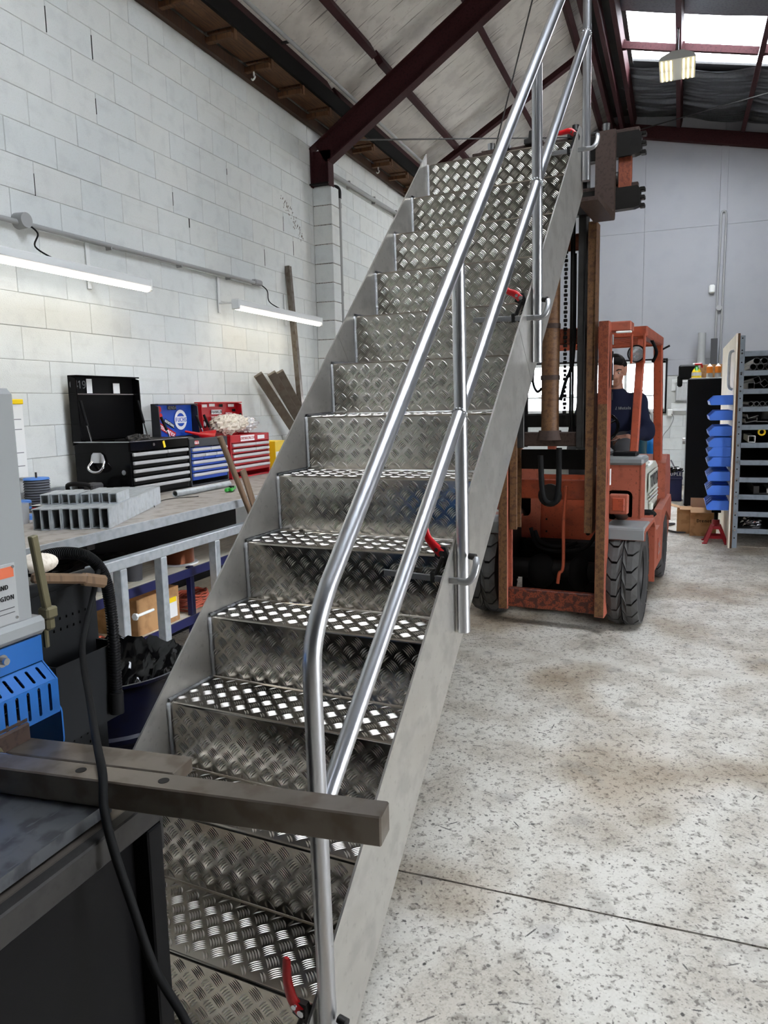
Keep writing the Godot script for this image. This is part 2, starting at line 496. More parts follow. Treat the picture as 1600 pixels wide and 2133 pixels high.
	mat("cardboard_inner", C(196, 158, 118), 0.85)
	# metals
	var worn := layered(512, Color(1, 1, 1), [[n1, 0.42, 0.9, Color(0.88, 0.88, 0.88), 0.7], [n2, 0.7, 0.85, Color(0.84, 0.84, 0.84), 0.4]])
	var rt := grey(512, n1, 0.72, 1.12)
	dress(mat("plate_aluminium", Color(0.76, 0.735, 0.695), 0.19, 1.0), null, 1.4, false, grey(512, n1, 0.9, 1.1))
	dress(mat("sheet_aluminium", Color(0.76, 0.75, 0.725), 0.42, 0.85), worn, 1.2, false, rt)
	dress(mat("tube_aluminium", Color(0.82, 0.825, 0.84), 0.31, 1.0), null, 1.6, false, grey(512, n2, 0.85, 1.15))
	dress(mat("weld", Color(0.78, 0.78, 0.78), 0.45, 1.0), null, 8.0, false, null, T.fine, 0.2)
	dress(mat("galvanised", Color(0.72, 0.74, 0.75), 0.45, 0.45), layered(512, Color(1, 1, 1), [[nz(512, 31, 0.03, 1, FastNoiseLite.TYPE_CELLULAR), 0.2, 0.9, Color(0.9, 0.91, 0.93), 0.7], [n1, 0.5, 0.95, Color(0.86, 0.85, 0.84), 0.6]]), 2.0, false, rt)
	dress(mat("mill_steel", Color(0.46, 0.43, 0.395), 0.42, 0.8), layered(512, Color(1, 1, 1), [[n1, 0.4, 0.85, Color(0.84, 0.8, 0.76), 0.8]]), 1.8, false, rt)
	dress(mat("dark_steel", Color(0.23, 0.225, 0.22), 0.5, 0.75), worn, 2.0, false, rt)
	dress(mat("rusty_steel", Color(0.21, 0.145, 0.11), 0.65, 0.2), layered(512, Color(1, 1, 1), [[n2, 0.5, 0.8, Color(0.6, 0.5, 0.42), 0.7]]), 1.5, false)
	mat("bright_steel", Color(0.75, 0.75, 0.76), 0.25, 1.0)
	mat("chrome", Color(0.85, 0.85, 0.86), 0.1, 1.0)
	dress(mat("table_steel", Color(0.4, 0.41, 0.42), 0.4, 0.75), layered(512, Color(1, 1, 1), [[n1, 0.4, 0.8, Color(0.68, 0.68, 0.7), 0.8], [nz(512, 41, 0.1, 2, FastNoiseLite.TYPE_SIMPLEX_SMOOTH, 6.0), 0.7, 0.8, Color(1.35, 1.35, 1.35), 0.5]]), 2.0, false, rt)
	dress(mat("copper_wire", C(150, 92, 66), 0.32, 0.85), null, 40.0)
	# paints
	var scuffs := layered(512, Color(1, 1, 1), [[n1, 0.5, 0.9, Color(0.78, 0.75, 0.73), 0.6], [n2, 0.74, 0.8, Color(0.5, 0.45, 0.42), 0.45], [n3, 0.8, 0.86, Color(0.4, 0.34, 0.3), 0.45]])
	dress(mat("truck_orange", C(150, 62, 32), 0.55), scuffs, 1.4, false)
	dress(mat("truck_orange_dusty", C(150, 76, 54), 0.62), scuffs, 1.4, false)
	dress(mat("mast_orange", C(118, 54, 26), 0.6), layered(512, Color(1, 1, 1), [[n1, 0.45, 0.75, Color(0.8, 0.72, 0.55), 0.8], [n2, 0.6, 0.8, Color(0.5, 0.42, 0.34), 0.6], [n3, 0.78, 0.86, Color(0.35, 0.28, 0.24), 0.5]]), 4.0, false)
	dress(mat("mast_yellow", C(100, 68, 36), 0.6), layered(512, Color(1, 1, 1), [[n1, 0.4, 0.8, Color(0.7, 0.6, 0.5), 0.8], [n2, 0.58, 0.8, Color(0.48, 0.42, 0.36), 0.6], [n3, 0.76, 0.86, Color(0.35, 0.3, 0.26), 0.5]]), 4.0, false)
	dress(mat("grease_black", C(26, 24, 22), 0.5), worn, 2.0, false)
	dress(mat("tyre", C(74, 73, 71), 0.9), worn, 3.0, false)
	dress(mat("tyre_side", C(44, 43, 42), 0.9), worn, 3.0, false)
	mat("truck_grey", C(120, 122, 122), 0.55)
	mat("truck_cream", C(196, 198, 186), 0.4)
	mat("black_paint", C(10, 10, 11), 0.4)
	mat("black_gloss", C(12, 12, 13), 0.12)
	mat("black_plastic", C(22, 22, 23), 0.45)
	mat("black_rubber", C(18, 18, 18), 0.7)
	mat("black_bag", C(10, 10, 11), 0.18)
	dress(mat("cabinet_black", C(16, 16, 19), 0.4), null, 1.0)
	mat("red_paint", C(190, 16, 24), 0.3)
	mat("red_box", C(172, 20, 30), 0.3)
	mat("blue_box", C(26, 72, 170), 0.35)
	mat("blue_bin", C(66, 116, 212), 0.45)
	mat("navy", C(22, 26, 74), 0.5)
	mat("machine_blue", C(14, 84, 150), 0.42)
	mat("machine_grey", C(132, 134, 134), 0.5)
	dress(mat("trolley_black", C(36, 37, 38), 0.45, 0.2), layered(512, Color(1, 1, 1), [[n1, 0.5, 0.85, Color(1.4, 1.4, 1.4), 0.4], [n3, 0.78, 0.86, Color(2.5, 2.4, 2.2), 0.5]]), 2.0, false)
	mat("white_plastic", C(225, 226, 222), 0.45)
	mat("white_enamel", C(215, 217, 216), 0.4)
	mat("conduit_grey", C(150, 151, 150), 0.55)
	mat("paper", C(226, 226, 224), 0.8)
	mat("yellow", C(238, 202, 24), 0.5)
	mat("orange_label", C(214, 120, 20), 0.5)
	mat("label_orange", C(196, 96, 60), 0.5)
	mat("ink", C(18, 18, 20), 0.6)
	mat("ink_white", C(232, 232, 232), 0.5)
	mat("ink_grey", C(120, 122, 124), 0.5)
	mat("green_paint", C(40, 150, 50), 0.4)
	mat("teal_bottle", C(16, 70, 84), 0.35)
	mat("cyan_bottle", C(20, 130, 210), 0.35)
	mat("disc_blue", C(70, 120, 190), 0.6)
	dress(mat("disc_grit", C(88, 90, 96), 0.95), null, 1.0)
	dress(mat("cotton", C(224, 214, 198), 0.95), layered(512, Color(1, 1, 1), [[n2, 0.5, 0.8, Color(0.86, 0.84, 0.8), 0.8]]), 3.0)
	mat("jack_red", C(150, 22, 34), 0.4)
	mat("hose_orange", C(170, 78, 56), 0.5)
	mat("shirt_navy", C(24, 27, 44), 0.9)
	mat("trousers", C(66, 66, 68), 0.9)
	mat("skin", C(152, 106, 86), 0.55)
	mat("hair", C(22, 20, 19), 0.6)
	mat("eye_white", C(200, 196, 190), 0.3)
	var gl := mat("glass", Color(0.9, 0.95, 0.95, 0.12), 0.02); gl.transparency = BaseMaterial3D.TRANSPARENCY_ALPHA
	var sk := mat("skylight_sheet", Color(0.95, 0.97, 1.0, 0.1), 0.05); sk.transparency = BaseMaterial3D.TRANSPARENCY_ALPHA
	var bagm := mat("clear_film", Color(0.9, 0.9, 0.9, 0.4), 0.1); bagm.transparency = BaseMaterial3D.TRANSPARENCY_ALPHA
	var em := mat("led_white", Color(1, 1, 1), 0.5); em.emission_enabled = true; em.emission = Color(1.0, 0.97, 0.9); em.emission_energy_multiplier = 5.0
	em = mat("led_warm", Color(1, 1, 1), 0.5); em.emission_enabled = true; em.emission = Color(1.0, 0.9, 0.6); em.emission_energy_multiplier = 3.5
	dress(mat("bench_plate", C(166, 159, 151), 0.5, 0.1), layered(512, Color(1, 1, 1), [[n1, 0.4, 0.9, Color(0.8, 0.76, 0.72), 0.8], [n2, 0.7, 0.9, Color(0.66, 0.62, 0.58), 0.4]]), 1.2, true)
	mat("truck_grey_dark", C(44, 46, 50), 0.4)
	dress(mat("navy_drum", C(20, 22, 48), 0.35), layered(512, Color(1, 1, 1), [[n1, 0.5, 0.75, Color(2.6, 0.8, 0.6), 0.8]]), 1.2, false)
	dress(mat("rack_grey", C(122, 130, 138), 0.5, 0.3), worn, 2.0, false)
	mat("brass", C(104, 98, 74), 0.5, 0.5)
	mat("grease_matt", C(20, 19, 18), 0.9)
	mat("handle_strip", Color(0.78, 0.78, 0.78), 0.4, 0.35)
	for k in ["black_paint", "black_gloss", "black_plastic", "black_rubber", "cabinet_black", "grease_black", "grease_matt", "trolley_black", "ink", "hair", "shirt_navy"]: M[k].metallic_specular = 0.25
	dress(mat("side_wall", C(178, 176, 172), 0.8), paint, 0.6, true)
	mat("plate_bars", Color(0.86, 0.84, 0.81), 0.3, 1.0)
	mat("clamp_steel", Color(0.6, 0.6, 0.6), 0.4, 0.8)
	M.maroon_steel.metallic_specular = 0.3
	dress(mat("mast_rust", C(112, 46, 18), 0.6), layered(512, Color(1, 1, 1), [[n1, 0.45, 0.6, Color(0.5, 0.42, 0.36), 0.85], [n2, 0.55, 0.7, Color(0.4, 0.33, 0.28), 0.7]]), 3.0, false)

const XL := -3.72      # face of the block wall
const ZB := -14.0      # face of the back wall
const XR := 7.0
const ZF := 6.5
const ADDED_DOOR := Vector2(-3.2, -0.8)  # added light opening in the unseen right wall, z from and to
const ADDED_DOOR_TOP := 2.9
const RIDGE := Vector2(-1.086, 6.03)
func roof_l(x: float) -> float: return 4.5 + 0.58 * (x - XL)
func roof_r(x: float) -> float: return 6.03 - 0.21 * (x - RIDGE.x)

func shell() -> void:
	# floor slabs with sawn joints, a dirt-filled groove between them
	var fl := structure("floor", "worn pale concrete workshop floor with dark specks and stains")
	var xs := [XL - 0.2, XR + 0.2]
	var zs := [ZB - 0.2, -8.3, -2.13, 3.9, ZF + 0.2]
	for i in 1:
		for j in 4:
			var gx0: float = xs[i] + (0.0015 if i > 0 else 0.0); var gx1: float = xs[i + 1] - 0.0
			var z0: float = zs[j]; var z1: float = zs[j + 1]
			var b := mb()
			# wavy chipped edges along the cross joints
			var rng := RandomNumberGenerator.new(); rng.seed = 31 + j
			var top := []; var bot := []
			var k := 120
			for s in k + 1:
				var x := lerpf(gx0, gx1, s / float(k))
				var w := 0.0035 + 0.003 * absf(sin(x * 9.0 + j)) * absf(sin(x * 23.0 + 1.3 * j))
				top.append(V(x, 0, z1 - (w if j < 3 else 0.0)))
				bot.append(V(x, 0, z0 + (w * 0.8 if j > 0 else 0.0)))
			for s in k:
				b.quad(bot[s], bot[s + 1], top[s + 1], top[s], Vector3.UP)
				b.quad(top[s], top[s + 1], top[s + 1] - V(0, .02, 0), top[s] - V(0, .02, 0), Vector3.BACK)
				b.quad(bot[s], bot[s + 1], bot[s + 1] - V(0, .02, 0), bot[s] - V(0, .02, 0), Vector3.FORWARD)
			b.quad(V(gx0, 0, z0), V(gx0, 0, z1), V(gx0, -.02, z1), V(gx0, -.02, z0), Vector3.LEFT)
			b.quad(V(gx1, 0, z0), V(gx1, 0, z1), V(gx1, -.02, z1), V(gx1, -.02, z0), Vector3.RIGHT)
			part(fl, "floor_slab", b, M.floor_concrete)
	part(fl, "joint_bed", mb().box(V(1.64, -0.162, -3.75), V(XR - XL + 1, 0.3, ZF - ZB + 1)), M.joint_dirt)

	# left wall of painted concrete blocks
	var wl := structure("wall_left", "white painted concrete block wall")
	part(wl, "mortar_bed", mb().box(V(XL - 0.104, 2.6, (ZB + ZF) / 2), V(0.2, 5.2, ZF - ZB + 0.4)), M.mortar)
	var shapes := []
	for w in [0.3965, 0.195]:
		shapes.append(mb().box(V(0.03, 0, 0), V(0.064, 0.1965, w), 0.0025).mesh())
	var rng := RandomNumberGenerator.new(); rng.seed = 5
	var rest := mb()
	for k in range(0, 22):
		var y := 0.016 + 0.2 * k + 0.1
		var z := -0.2 if k % 2 == 0 else 0.0
		z += 5.6
		while z > ZB:
			var zc := z - 0.2
			var near := zc < -2.75 and zc > -7.69 and k >= 4
			var far := zc < -7.88 and zc > -10.4 and k >= 9
			if zc - 0.2 < -7.69 and zc + 0.2 > -7.88 and k < 19:
				# cut to meet the pier
				if zc + 0.19 > -7.68:
					var l := zc + 0.1975 + 7.69
					if l > 0.03 and k >= 4: inst(wl, "block", mb().box(V(0.03, 0, 0), V(0.064, 0.1965, l), 0.003).mesh(), M["paint_%d" % (rng.randi() % 3)], Transform3D(Basis(), V(XL - 0.062 , y, -7.69 + l / 2)))
			elif near or far:
				var dx := rng.randf_range(-0.0012, 0.0012)
				inst(wl, "block", shapes[0], M["paint_%d" % (rng.randi() % 3)], Transform3D(Basis(), V(XL - 0.062 + dx, y, zc)))
			else:
				rest.box(V(XL - 0.032, y, zc), V(0.064, 0.1965, 0.395))
			z -= 0.4
	part(wl, "block_courses", rest, M.paint_0).set_meta("kind", "stuff")
	# open cracks in the upright joints and worn patches near the pier
	for c in [[3.904, -4.0, 0.15, 0.006], [3.9, -4.4, 0.15, 0.007], [3.53, -4.4, 0.1, 0.004], [2.88, -3.8, 0.13, 0.004], [2.98, -5.4, 0.07, 0.012], [3.12, -5.2, 0.1, 0.003], [3.53, -6.0, 0.05, 0.004], [2.91, -6.6, 0.15, 0.004], [3.3, -7.0, 0.14, 0.004], [3.1, -7.2, 0.14, 0.004]]:
		part(wl, "crack", mb().box(V(XL - 0.0015, c[0], c[1]), V(0.006, c[2], c[3])), M.crack_dark)
	for i in 70:
		var t := rng.randf()
		var z := -6.95 - 0.45 * t + rng.randf_range(-0.05, 0.05); var y := 3.5 - 0.28 * t * t + rng.randf_range(-0.06, 0.06)
		var p := []
		var w := rng.randf_range(0.002, 0.009); var h := rng.randf_range(0.003, 0.014)
		for q in 7: p.append(Vector2(w * rng.randf_range(0.5, 1.2) * cos(TAU * q / 7), h * rng.randf_range(0.5, 1.2) * sin(TAU * q / 7)))
		part(wl, "chipped_paint", mb(Transform3D(Basis(Vector3.UP, PI / 2), V(XL + 0.0005, y, z))).prism(p, 0, 0.002), M.worn_paint)

	# block pier carrying the steel frame
	var pier := structure("pillar", "white painted block pier with worn rusty joints")
	part(pier, "mortar_core", mb().box(V(XL + 0.108, 1.9, -7.785), V(0.208, 3.8, 0.18)), M.worn_paint)
	for k in 19:
		part(pier, "block", mb().box(V(XL + 0.11, 0.016 + 0.2 * k + 0.1, -7.785), V(0.22, 0.193, 0.19), 0.004), M["paint_%d" % (rng.randi() % 3)])

	# back wall: blockwork below, sheets above, window opening x -2.8..-0.22, y 1.27..2.14
	var wb := structure("wall_back", "pale wall of painted blocks below smooth white sheets")
	var wx0 := -2.8; var wx1 := -0.22; var wy0 := 1.27; var wy1 := 2.14
	for r in [[XL - .2, 0, wx0, 1.88], [wx1, 0, XR + .2, 1.88], [wx0, 0, wx1, wy0]]:
		part(wb, "mortar_bed", mb().box(V((r[0] + r[2]) / 2, (r[1] + r[3]) / 2, ZB - 0.113), V(r[2] - r[0], r[3] - r[1], 0.2)), M.mortar)
	var restb := mb()
	for k in 9:
		var y := 0.016 + 0.2 * k + 0.1
		var x := XL + (0.2 if k % 2 == 0 else 0.0)
		while x < XR:
			var inwin := x + 0.2 > wx0 and x - 0.2 < wx1 and y + 0.1 > wy0
			if not inwin:
				if x > -0.3 and x < 0.45: inst(wb, "block", shapes[0], M["paint_%d" % (rng.randi() % 3)], Transform3D(Basis(Vector3.UP, -PI / 2), V(x, y, ZB - 0.062)))
				else: restb.box(V(x, y, ZB - 0.032), V(0.395, 0.1965, 0.064))
			x += 0.4
	part(wb, "block_courses", restb, M.paint_1).set_meta("kind", "stuff")
	# sheets 1.2 m wide with joints
	var sx := [XL - .2, -3.02, -1.82, -0.62, 0.58, 1.78, 2.98, 4.18, 5.38, XR + .2]
	for i in sx.size() - 1:
		var a: float = sx[i] + 0.0009; var b2: float = sx[i + 1] - 0.0009
		for r in [[1.88, 4.2692], [4.2708, 6.2]]:
			var y0: float = r[0]; var y1: float = r[1]
			# leave the window out
			var cuts := [[a, b2, y0, y1]]
			if y0 < wy1 and b2 > wx0 and a < wx1:
				cuts = [[a, b2, wy1, y1]]
				if a < wx0: cuts.append([a, wx0, y0, wy1])
				if b2 > wx1: cuts.append([wx1, b2, y0, wy1])
			for c in cuts:
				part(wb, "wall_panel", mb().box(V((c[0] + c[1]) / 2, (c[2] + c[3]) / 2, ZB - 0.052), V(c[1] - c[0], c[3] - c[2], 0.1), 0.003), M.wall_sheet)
	part(wb, "backing", mb().box(V(1.6, 4.2, ZB - 0.16), V(11.2, 4.1, 0.1)), M.outer_wall)
	part(wb, "cover_strip", mb().box(V(0.585, 3.7, ZB + 0.006), V(0.11, 3.64, 0.022), 0.003), M.wall_sheet)

	# window in the back wall
	var wn := structure("window_1", "bright aluminium workshop window in the back wall")
	var fr := mb()
	for r in [[wx0, wy0, wx0 + .05, wy1], [wx1 - .05, wy0, wx1, wy1], [wx0, wy0, wx1, wy0 + .05], [wx0, wy1 - .05, wx1, wy1]]:
		fr.box(V((r[0] + r[2]) / 2, (r[1] + r[3]) / 2, ZB - 0.03), V(r[2] - r[0], r[3] - r[1], 0.12), 0.004)
	part(wn, "window_frame", fr, M.white_enamel)
	for x in [-2.15, -1.5, -0.87]:
		part(wn, "mullion", mb().box(V(x, (wy0 + wy1) / 2, ZB - 0.03), V(0.05, wy1 - wy0, 0.07), 0.004), M.white_enamel)
	part(wn, "transom", mb().box(V((wx0 + wx1) / 2, 1.55, ZB - 0.035), V(wx1 - wx0, 0.03, 0.05), 0.004), M.white_enamel)
	var px := [wx0 + .05, -2.175, -2.125, -1.525, -1.475, -0.895, -0.845, wx1 - .05]
	for i in 4: part(wn, "pane", mb().box(V((px[2 * i] + px[2 * i + 1]) / 2, (wy0 + wy1) / 2, ZB - 0.035), V(px[2 * i + 1] - px[2 * i], wy1 - wy0 - .1, 0.005)), M.glass)
	var rim := mb()
	for r in [[wx0 - .03, wy0 - .03, wx0, wy1 + .03], [wx1, wy0 - .03, wx1 + .03, wy1 + .03], [wx0, wy1, wx1, wy1 + .03], [wx0, wy0 - .03, wx1, wy0]]:
		rim.box(V((r[0] + r[2]) / 2, (r[1] + r[3]) / 2, ZB + 0.012), V(r[2] - r[0], r[3] - r[1], 0.03), 0.003)
	part(wn, "architrave", rim, M.black_plastic)
	# the yard outside
	var yard := structure("yard_ground", "pale concrete yard outside the window")
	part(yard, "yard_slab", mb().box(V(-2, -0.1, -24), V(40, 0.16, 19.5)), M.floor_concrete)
	var fence := structure("wall_yard", "pale grey boundary wall across the yard")
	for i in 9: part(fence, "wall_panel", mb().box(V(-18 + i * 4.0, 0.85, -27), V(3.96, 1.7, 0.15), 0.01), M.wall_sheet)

	# the walls out of view that close the shop
	var wr := structure("wall_right", "painted block wall on the far side of the shop")
	# roller door opening added to light the left wall and ceiling
	for r in [[ZB - 0.2, ADDED_DOOR.x, 0.0, 4.8], [ADDED_DOOR.y, ZF + 0.2, 0.0, 4.8], [ADDED_DOOR.x, ADDED_DOOR.y, ADDED_DOOR_TOP, 4.8]]:
		part(wr, "wall_face", mb().box(V(XR + 0.1, (r[2] + r[3]) / 2, (r[0] + r[1]) / 2), V(0.2, r[3] - r[2], r[1] - r[0])), M.side_wall)
	part(wr, "added_roller_drum", mb().cyl(V(XR - 0.2, ADDED_DOOR_TOP + 0.2, ADDED_DOOR.x), V(XR - 0.2, ADDED_DOOR_TOP + 0.2, ADDED_DOOR.y), 0.2, -1, 20), M.conduit_grey)  # drum of the added door, out of view
	var yr := structure("yard_ground", "pale concrete yard outside the roller door opening added for light")
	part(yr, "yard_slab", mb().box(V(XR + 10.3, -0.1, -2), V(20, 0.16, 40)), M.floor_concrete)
	var wf := structure("wall_front", "painted block wall behind the viewer")
	part(wf, "wall_face", mb().box(V(1.64, 3.2, ZF + 0.1), V(11.2, 6.4, 0.2)), M.outer_wall)

func roof() -> void:
	# left slope: boards between purlins
	var cl := structure("ceiling", "stained pale ceiling boards between maroon steel purlins")
	var slope := Vector3(1, 0.58, 0).normalized()
	var nl := Vector3(-0.58, 1, 0).normalized()
	var bl := Basis(slope, nl, Vector3.BACK)
	var lenl := Vector2(RIDGE.x - XL + 0.3, (RIDGE.x - XL + 0.3) * 0.58).length()
	var midl := V((RIDGE.x + XL - 0.3) / 2, 0, 0); midl.y = roof_l(midl.x)
	var z := ZF + 0.2
	while z > ZB - 0.2:
		var z1 := maxf(z - 1.2, ZB - 0.2)
		inst(cl, "ceiling_panel", mb().box(V(0, 0, 0), V(lenl, 0.02, z - z1 - 0.005), 0.002).mesh(), M.ceiling_board, Transform3D(bl, midl + V(0, 0, (z + z1) / 2) + nl * 0.17))
		z = z1
	part(cl, "roof_cover", mb().box(midl + V(0, 0, (ZF + ZB) / 2) + nl * 0.22, V(lenl, 0.04, ZF - ZB + 0.8), 0, bl), M.foil)
	for x in [-3.43, -2.945, -2.09, -1.3]:
		var c := V(x, roof_l(x), 0) + nl * 0.07
		var o := structure("beam", "")
		meta(o, "maroon steel purlin running under the pale ceiling, %s" % {-3.43: "lowest by the block wall", -2.945: "second up from the block wall", -2.09: "third up from the block wall", -1.3: "topmost by the ridge"}[x])
		for zz in [[ZF, -7.62], [-7.78, ZB]]:
			part(o, "purlin", mb().bar(c + V(0, 0, zz[0]), c + V(0, 0, zz[1]), 0.065, 0.15, 0.004, nl), M.maroon_steel)
	# right slope: foil under the sheeting with clear strips
	var sr := Vector3(1, -0.21, 0).normalized(); var nr := Vector3(0.21, 1, 0).normalized()
	var br := Basis(sr, nr, Vector3.BACK)
	var lenr := Vector2(XR + 0.3 - RIDGE.x, 0.21 * (XR + 0.3 - RIDGE.x)).length()
	var midr := V((RIDGE.x + XR + 0.3) / 2, 0, 0); midr.y = roof_r(midr.x)
	var strips := [[-11.95, -10.35], [-3.2, -1.6]]
	var rc := structure("roof", "roof sheeting with black foil lining and clear strips")
	var solid := [[ZB - 0.2, -11.95], [-10.35, -3.2], [-1.6, ZF + 0.2]]
	for s in solid:
		part(rc, "roof_cover", mb().box(midr + V(0, 0, (s[0] + s[1]) / 2) + nr * 0.25, V(lenr, 0.04, s[1] - s[0]), 0, br), M.outer_wall)
	for s in strips:
		var cut := 1.77
		for q in [[RIDGE.x, cut, true], [cut, XR + 0.3, false]]:
			if q[1] - q[0] < 0.01: continue
			var mx: float = (q[0] + q[1]) / 2
			part(rc, "skylight" if q[2] else "roof_cover", mb().box(V(mx, roof_r(mx), (s[0] + s[1]) / 2) + nr * 0.25, V((q[1] - q[0]) * 1.022, 0.004 if q[2] else 0.04, s[1] - s[0]), 0, br), M.skylight_sheet if q[2] else M.outer_wall)
	# wrinkled foil sagging between purlins
	var ns := FastNoiseLite.new(); ns.seed = 3; ns.frequency = 1.0; ns.fractal_octaves = 3
	for s in solid:
		var seen: bool = s[1] < -9.0
		var nx := 150 if seen else 12; var nzz := 120 if seen else 6
		var pts := []
		for j in nzz:
			var zz: float = lerpf(s[0], s[1], j / float(nzz - 1))
			for i in nx:
				var x := lerpf(RIDGE.x, XR if not seen else 3.2, i / float(nx - 1))
				var ph := fposmod(x + 0.13, 0.95) / 0.95
				var sag := -0.045 * sin(PI * ph)
				var wr := 0.04 * ns.get_noise_2d(x * 0.6, zz * 3.2) + 0.016 * ns.get_noise_2d(x * 1.4 + 9.0, zz * 9.0)
				pts.append(V(x, roof_r(x) + 0.2 + sag + (wr if seen else 0.0), zz))
		part(rc, "foil_lining", mb().grid(pts, nx, nzz, Vector3.DOWN), M.foil)
	# right purlins
	var xs := [-0.84, -0.13, 0.82, 1.77, 2.72, 3.67, 4.62, 5.57, 6.52]
	for i in xs.size():
		var x: float = xs[i]
		var o := structure("beam", "maroon steel purlin under the black foil, number %d out from the ridge" % (i + 1))
		var c := V(x, roof_r(x), 0) + nr * 0.065
		part(o, "purlin", mb().bar(c + V(0, 0, ZF), c + V(0, 0, ZB), 0.065, 0.15, 0.004, nr), M.maroon_steel)
	# cross bars between purlins at the clear strip
	for s in [-10.95, -2.4]:
		var o := structure("beam", "thin maroon cross bar below the roof strip at %s" % {-10.95: "the back of the shop", -2.4: "the front of the shop"}[s])
		for i in 4:
			part(o, "cross_bar", mb().bar(V(xs[i] + 0.03, roof_r(xs[i]) + 0.03, s), V(xs[i + 1] - 0.03, roof_r(xs[i + 1]) + 0.03, s), 0.05, 0.09, 0.004, Vector3.UP), M.maroon_steel)
			part(o, "cleat", mb().box(V(xs[i] + 0.05, roof_r(xs[i]) + 0.03, s), V(0.05, 0.13, 0.012)), M.maroon_steel)
	# portal frames: I beams
	for zf in [-7.7, -1.5, 4.7]:
		var o := structure("column", "maroon steel portal frame on the block pier" if zf == -7.7 else "maroon steel portal frame overhead, nearer the %s" % ("viewer" if zf == -1.5 else "front wall"))
		var a := V(-3.60, 4.12, zf); var b := V(RIDGE.x, roof_l(RIDGE.x) - 0.27, zf)
		var d := (b - a).normalized(); var u := Vector3(-d.y, d.x, 0)
		part(o, "rafter_web", mb().bar(a, b, 0.012, 0.24, 0, u), M.maroon_steel)
		part(o, "lower_flange", mb().bar(a - u * 0.12, b - u * 0.12, 0.13, 0.012, 0.002, u), M.maroon_steel)
		part(o, "upper_flange", mb().bar(a + u * 0.12 - d * 0.08, b + u * 0.12, 0.13, 0.012, 0.002, u), M.maroon_steel)
		part(o, "post_web", mb().box(V(-3.60, 3.98, zf), V(0.2, 0.38, 0.012)), M.maroon_steel)
		part(o, "post_flange", mb().box(V(-3.505, 3.93, zf), V(0.012, 0.26, 0.13), 0.002), M.maroon_steel)
		part(o, "post_flange", mb().box(V(-3.705, 4.0, zf), V(0.012, 0.4, 0.13), 0.002), M.maroon_steel)
		part(o, "base_plate", mb().box(V(-3.61, 3.822, zf), V(0.22, 0.014, 0.16)), M.grease_black)
		var r0 := V(RIDGE.x, roof_r(RIDGE.x) - 0.2, zf); var r1 := V(XR, roof_r(XR) - 0.2, zf)
		part(o, "rafter_web", mb().bar(r0, r1, 0.012, 0.24, 0, nr), M.maroon_steel)
		part(o, "lower_flange", mb().bar(r0 - nr * 0.12, r1 - nr * 0.12, 0.13, 0.012, 0, nr), M.maroon_steel)
	# lighter mid-bay rafter at the back and the gable rafters
	var o2 := structure("beam", "thin dark rafter under the ceiling at the back of the shop")
	part(o2, "rafter", mb().bar(V(-3.6, roof_l(-3.6) - 0.03, -10.7), V(-1.15, roof_l(-1.15) - 0.03, -10.7), 0.1, 0.07, 0.003, nl), M.maroon_steel)
	var o3 := structure("beam", "maroon gable rafter along the top of the back wall")
	part(o3, "rafter", mb().bar(V(RIDGE.x, roof_r(RIDGE.x) - 0.1, ZB + 0.06), V(XR, roof_r(XR) - 0.1, ZB + 0.06), 0.12, 0.2, 0.004, nr), M.maroon_steel)
	part(o3, "rafter", mb().bar(V(XL, roof_l(XL) - 0.05, ZB + 0.06), V(RIDGE.x, roof_l(RIDGE.x) - 0.05, ZB + 0.06), 0.12, 0.14, 0.004, nl), M.maroon_steel)
	var o4 := structure("beam", "double ridge beam where the two roof slopes meet")
	for x in [-1.16, -1.0]:
		part(o4, "ridge_member", mb().bar(V(x, 5.97, ZF), V(x, 5.97, ZB), 0.06, 0.17, 0.004), M.maroon_steel)
	part(o4, "ridge_flashing", mb().box(V(RIDGE.x, 6.17, -3.75), V(0.7, 0.02, 20.9)), M.outer_wall)
	# rods
	one("tie_rod", mb().cyl(V(-3.45, 4.33, -7.95), V(-1.05, 5.72, -13.6), 0.009, -1, 8), M.dark_steel, "thin steel brace rod crossing under the ceiling to the ridge", "rod")
	one("tie_rod", mb().cyl(V(-1.5, 5.58, -8.4), V(-2.55, 4.98, -11.2), 0.009, -1, 8), M.dark_steel, "thin dark brace rod hanging steeply behind the handrail", "rod")
	one("tie_rod", mb().cyl(V(-0.75, 5.78, -13.6), V(1.6, 5.34, -11.2), 0.009, -1, 8), M.dark_steel, "thin dark brace rod across the black foil roof", "rod")

const STAIR_P := Vector3(-0.5838, 1.4630, -2.5690)
const RUN := 0.216
const RISE := 0.202
const WIDE := 0.757
func stair_frame() -> Transform3D:
	var run := Vector3(0.0888, 0.0258, -0.9957).normalized()
	var w := Vector3(0.9960, 0.0051, 0.0890); w = (w - run * w.dot(run)).normalized()
	return Transform3D(Basis(w, w.cross(run) * -1.0 if w.cross(run).y < 0 else w.cross(run), -run), STAIR_P)

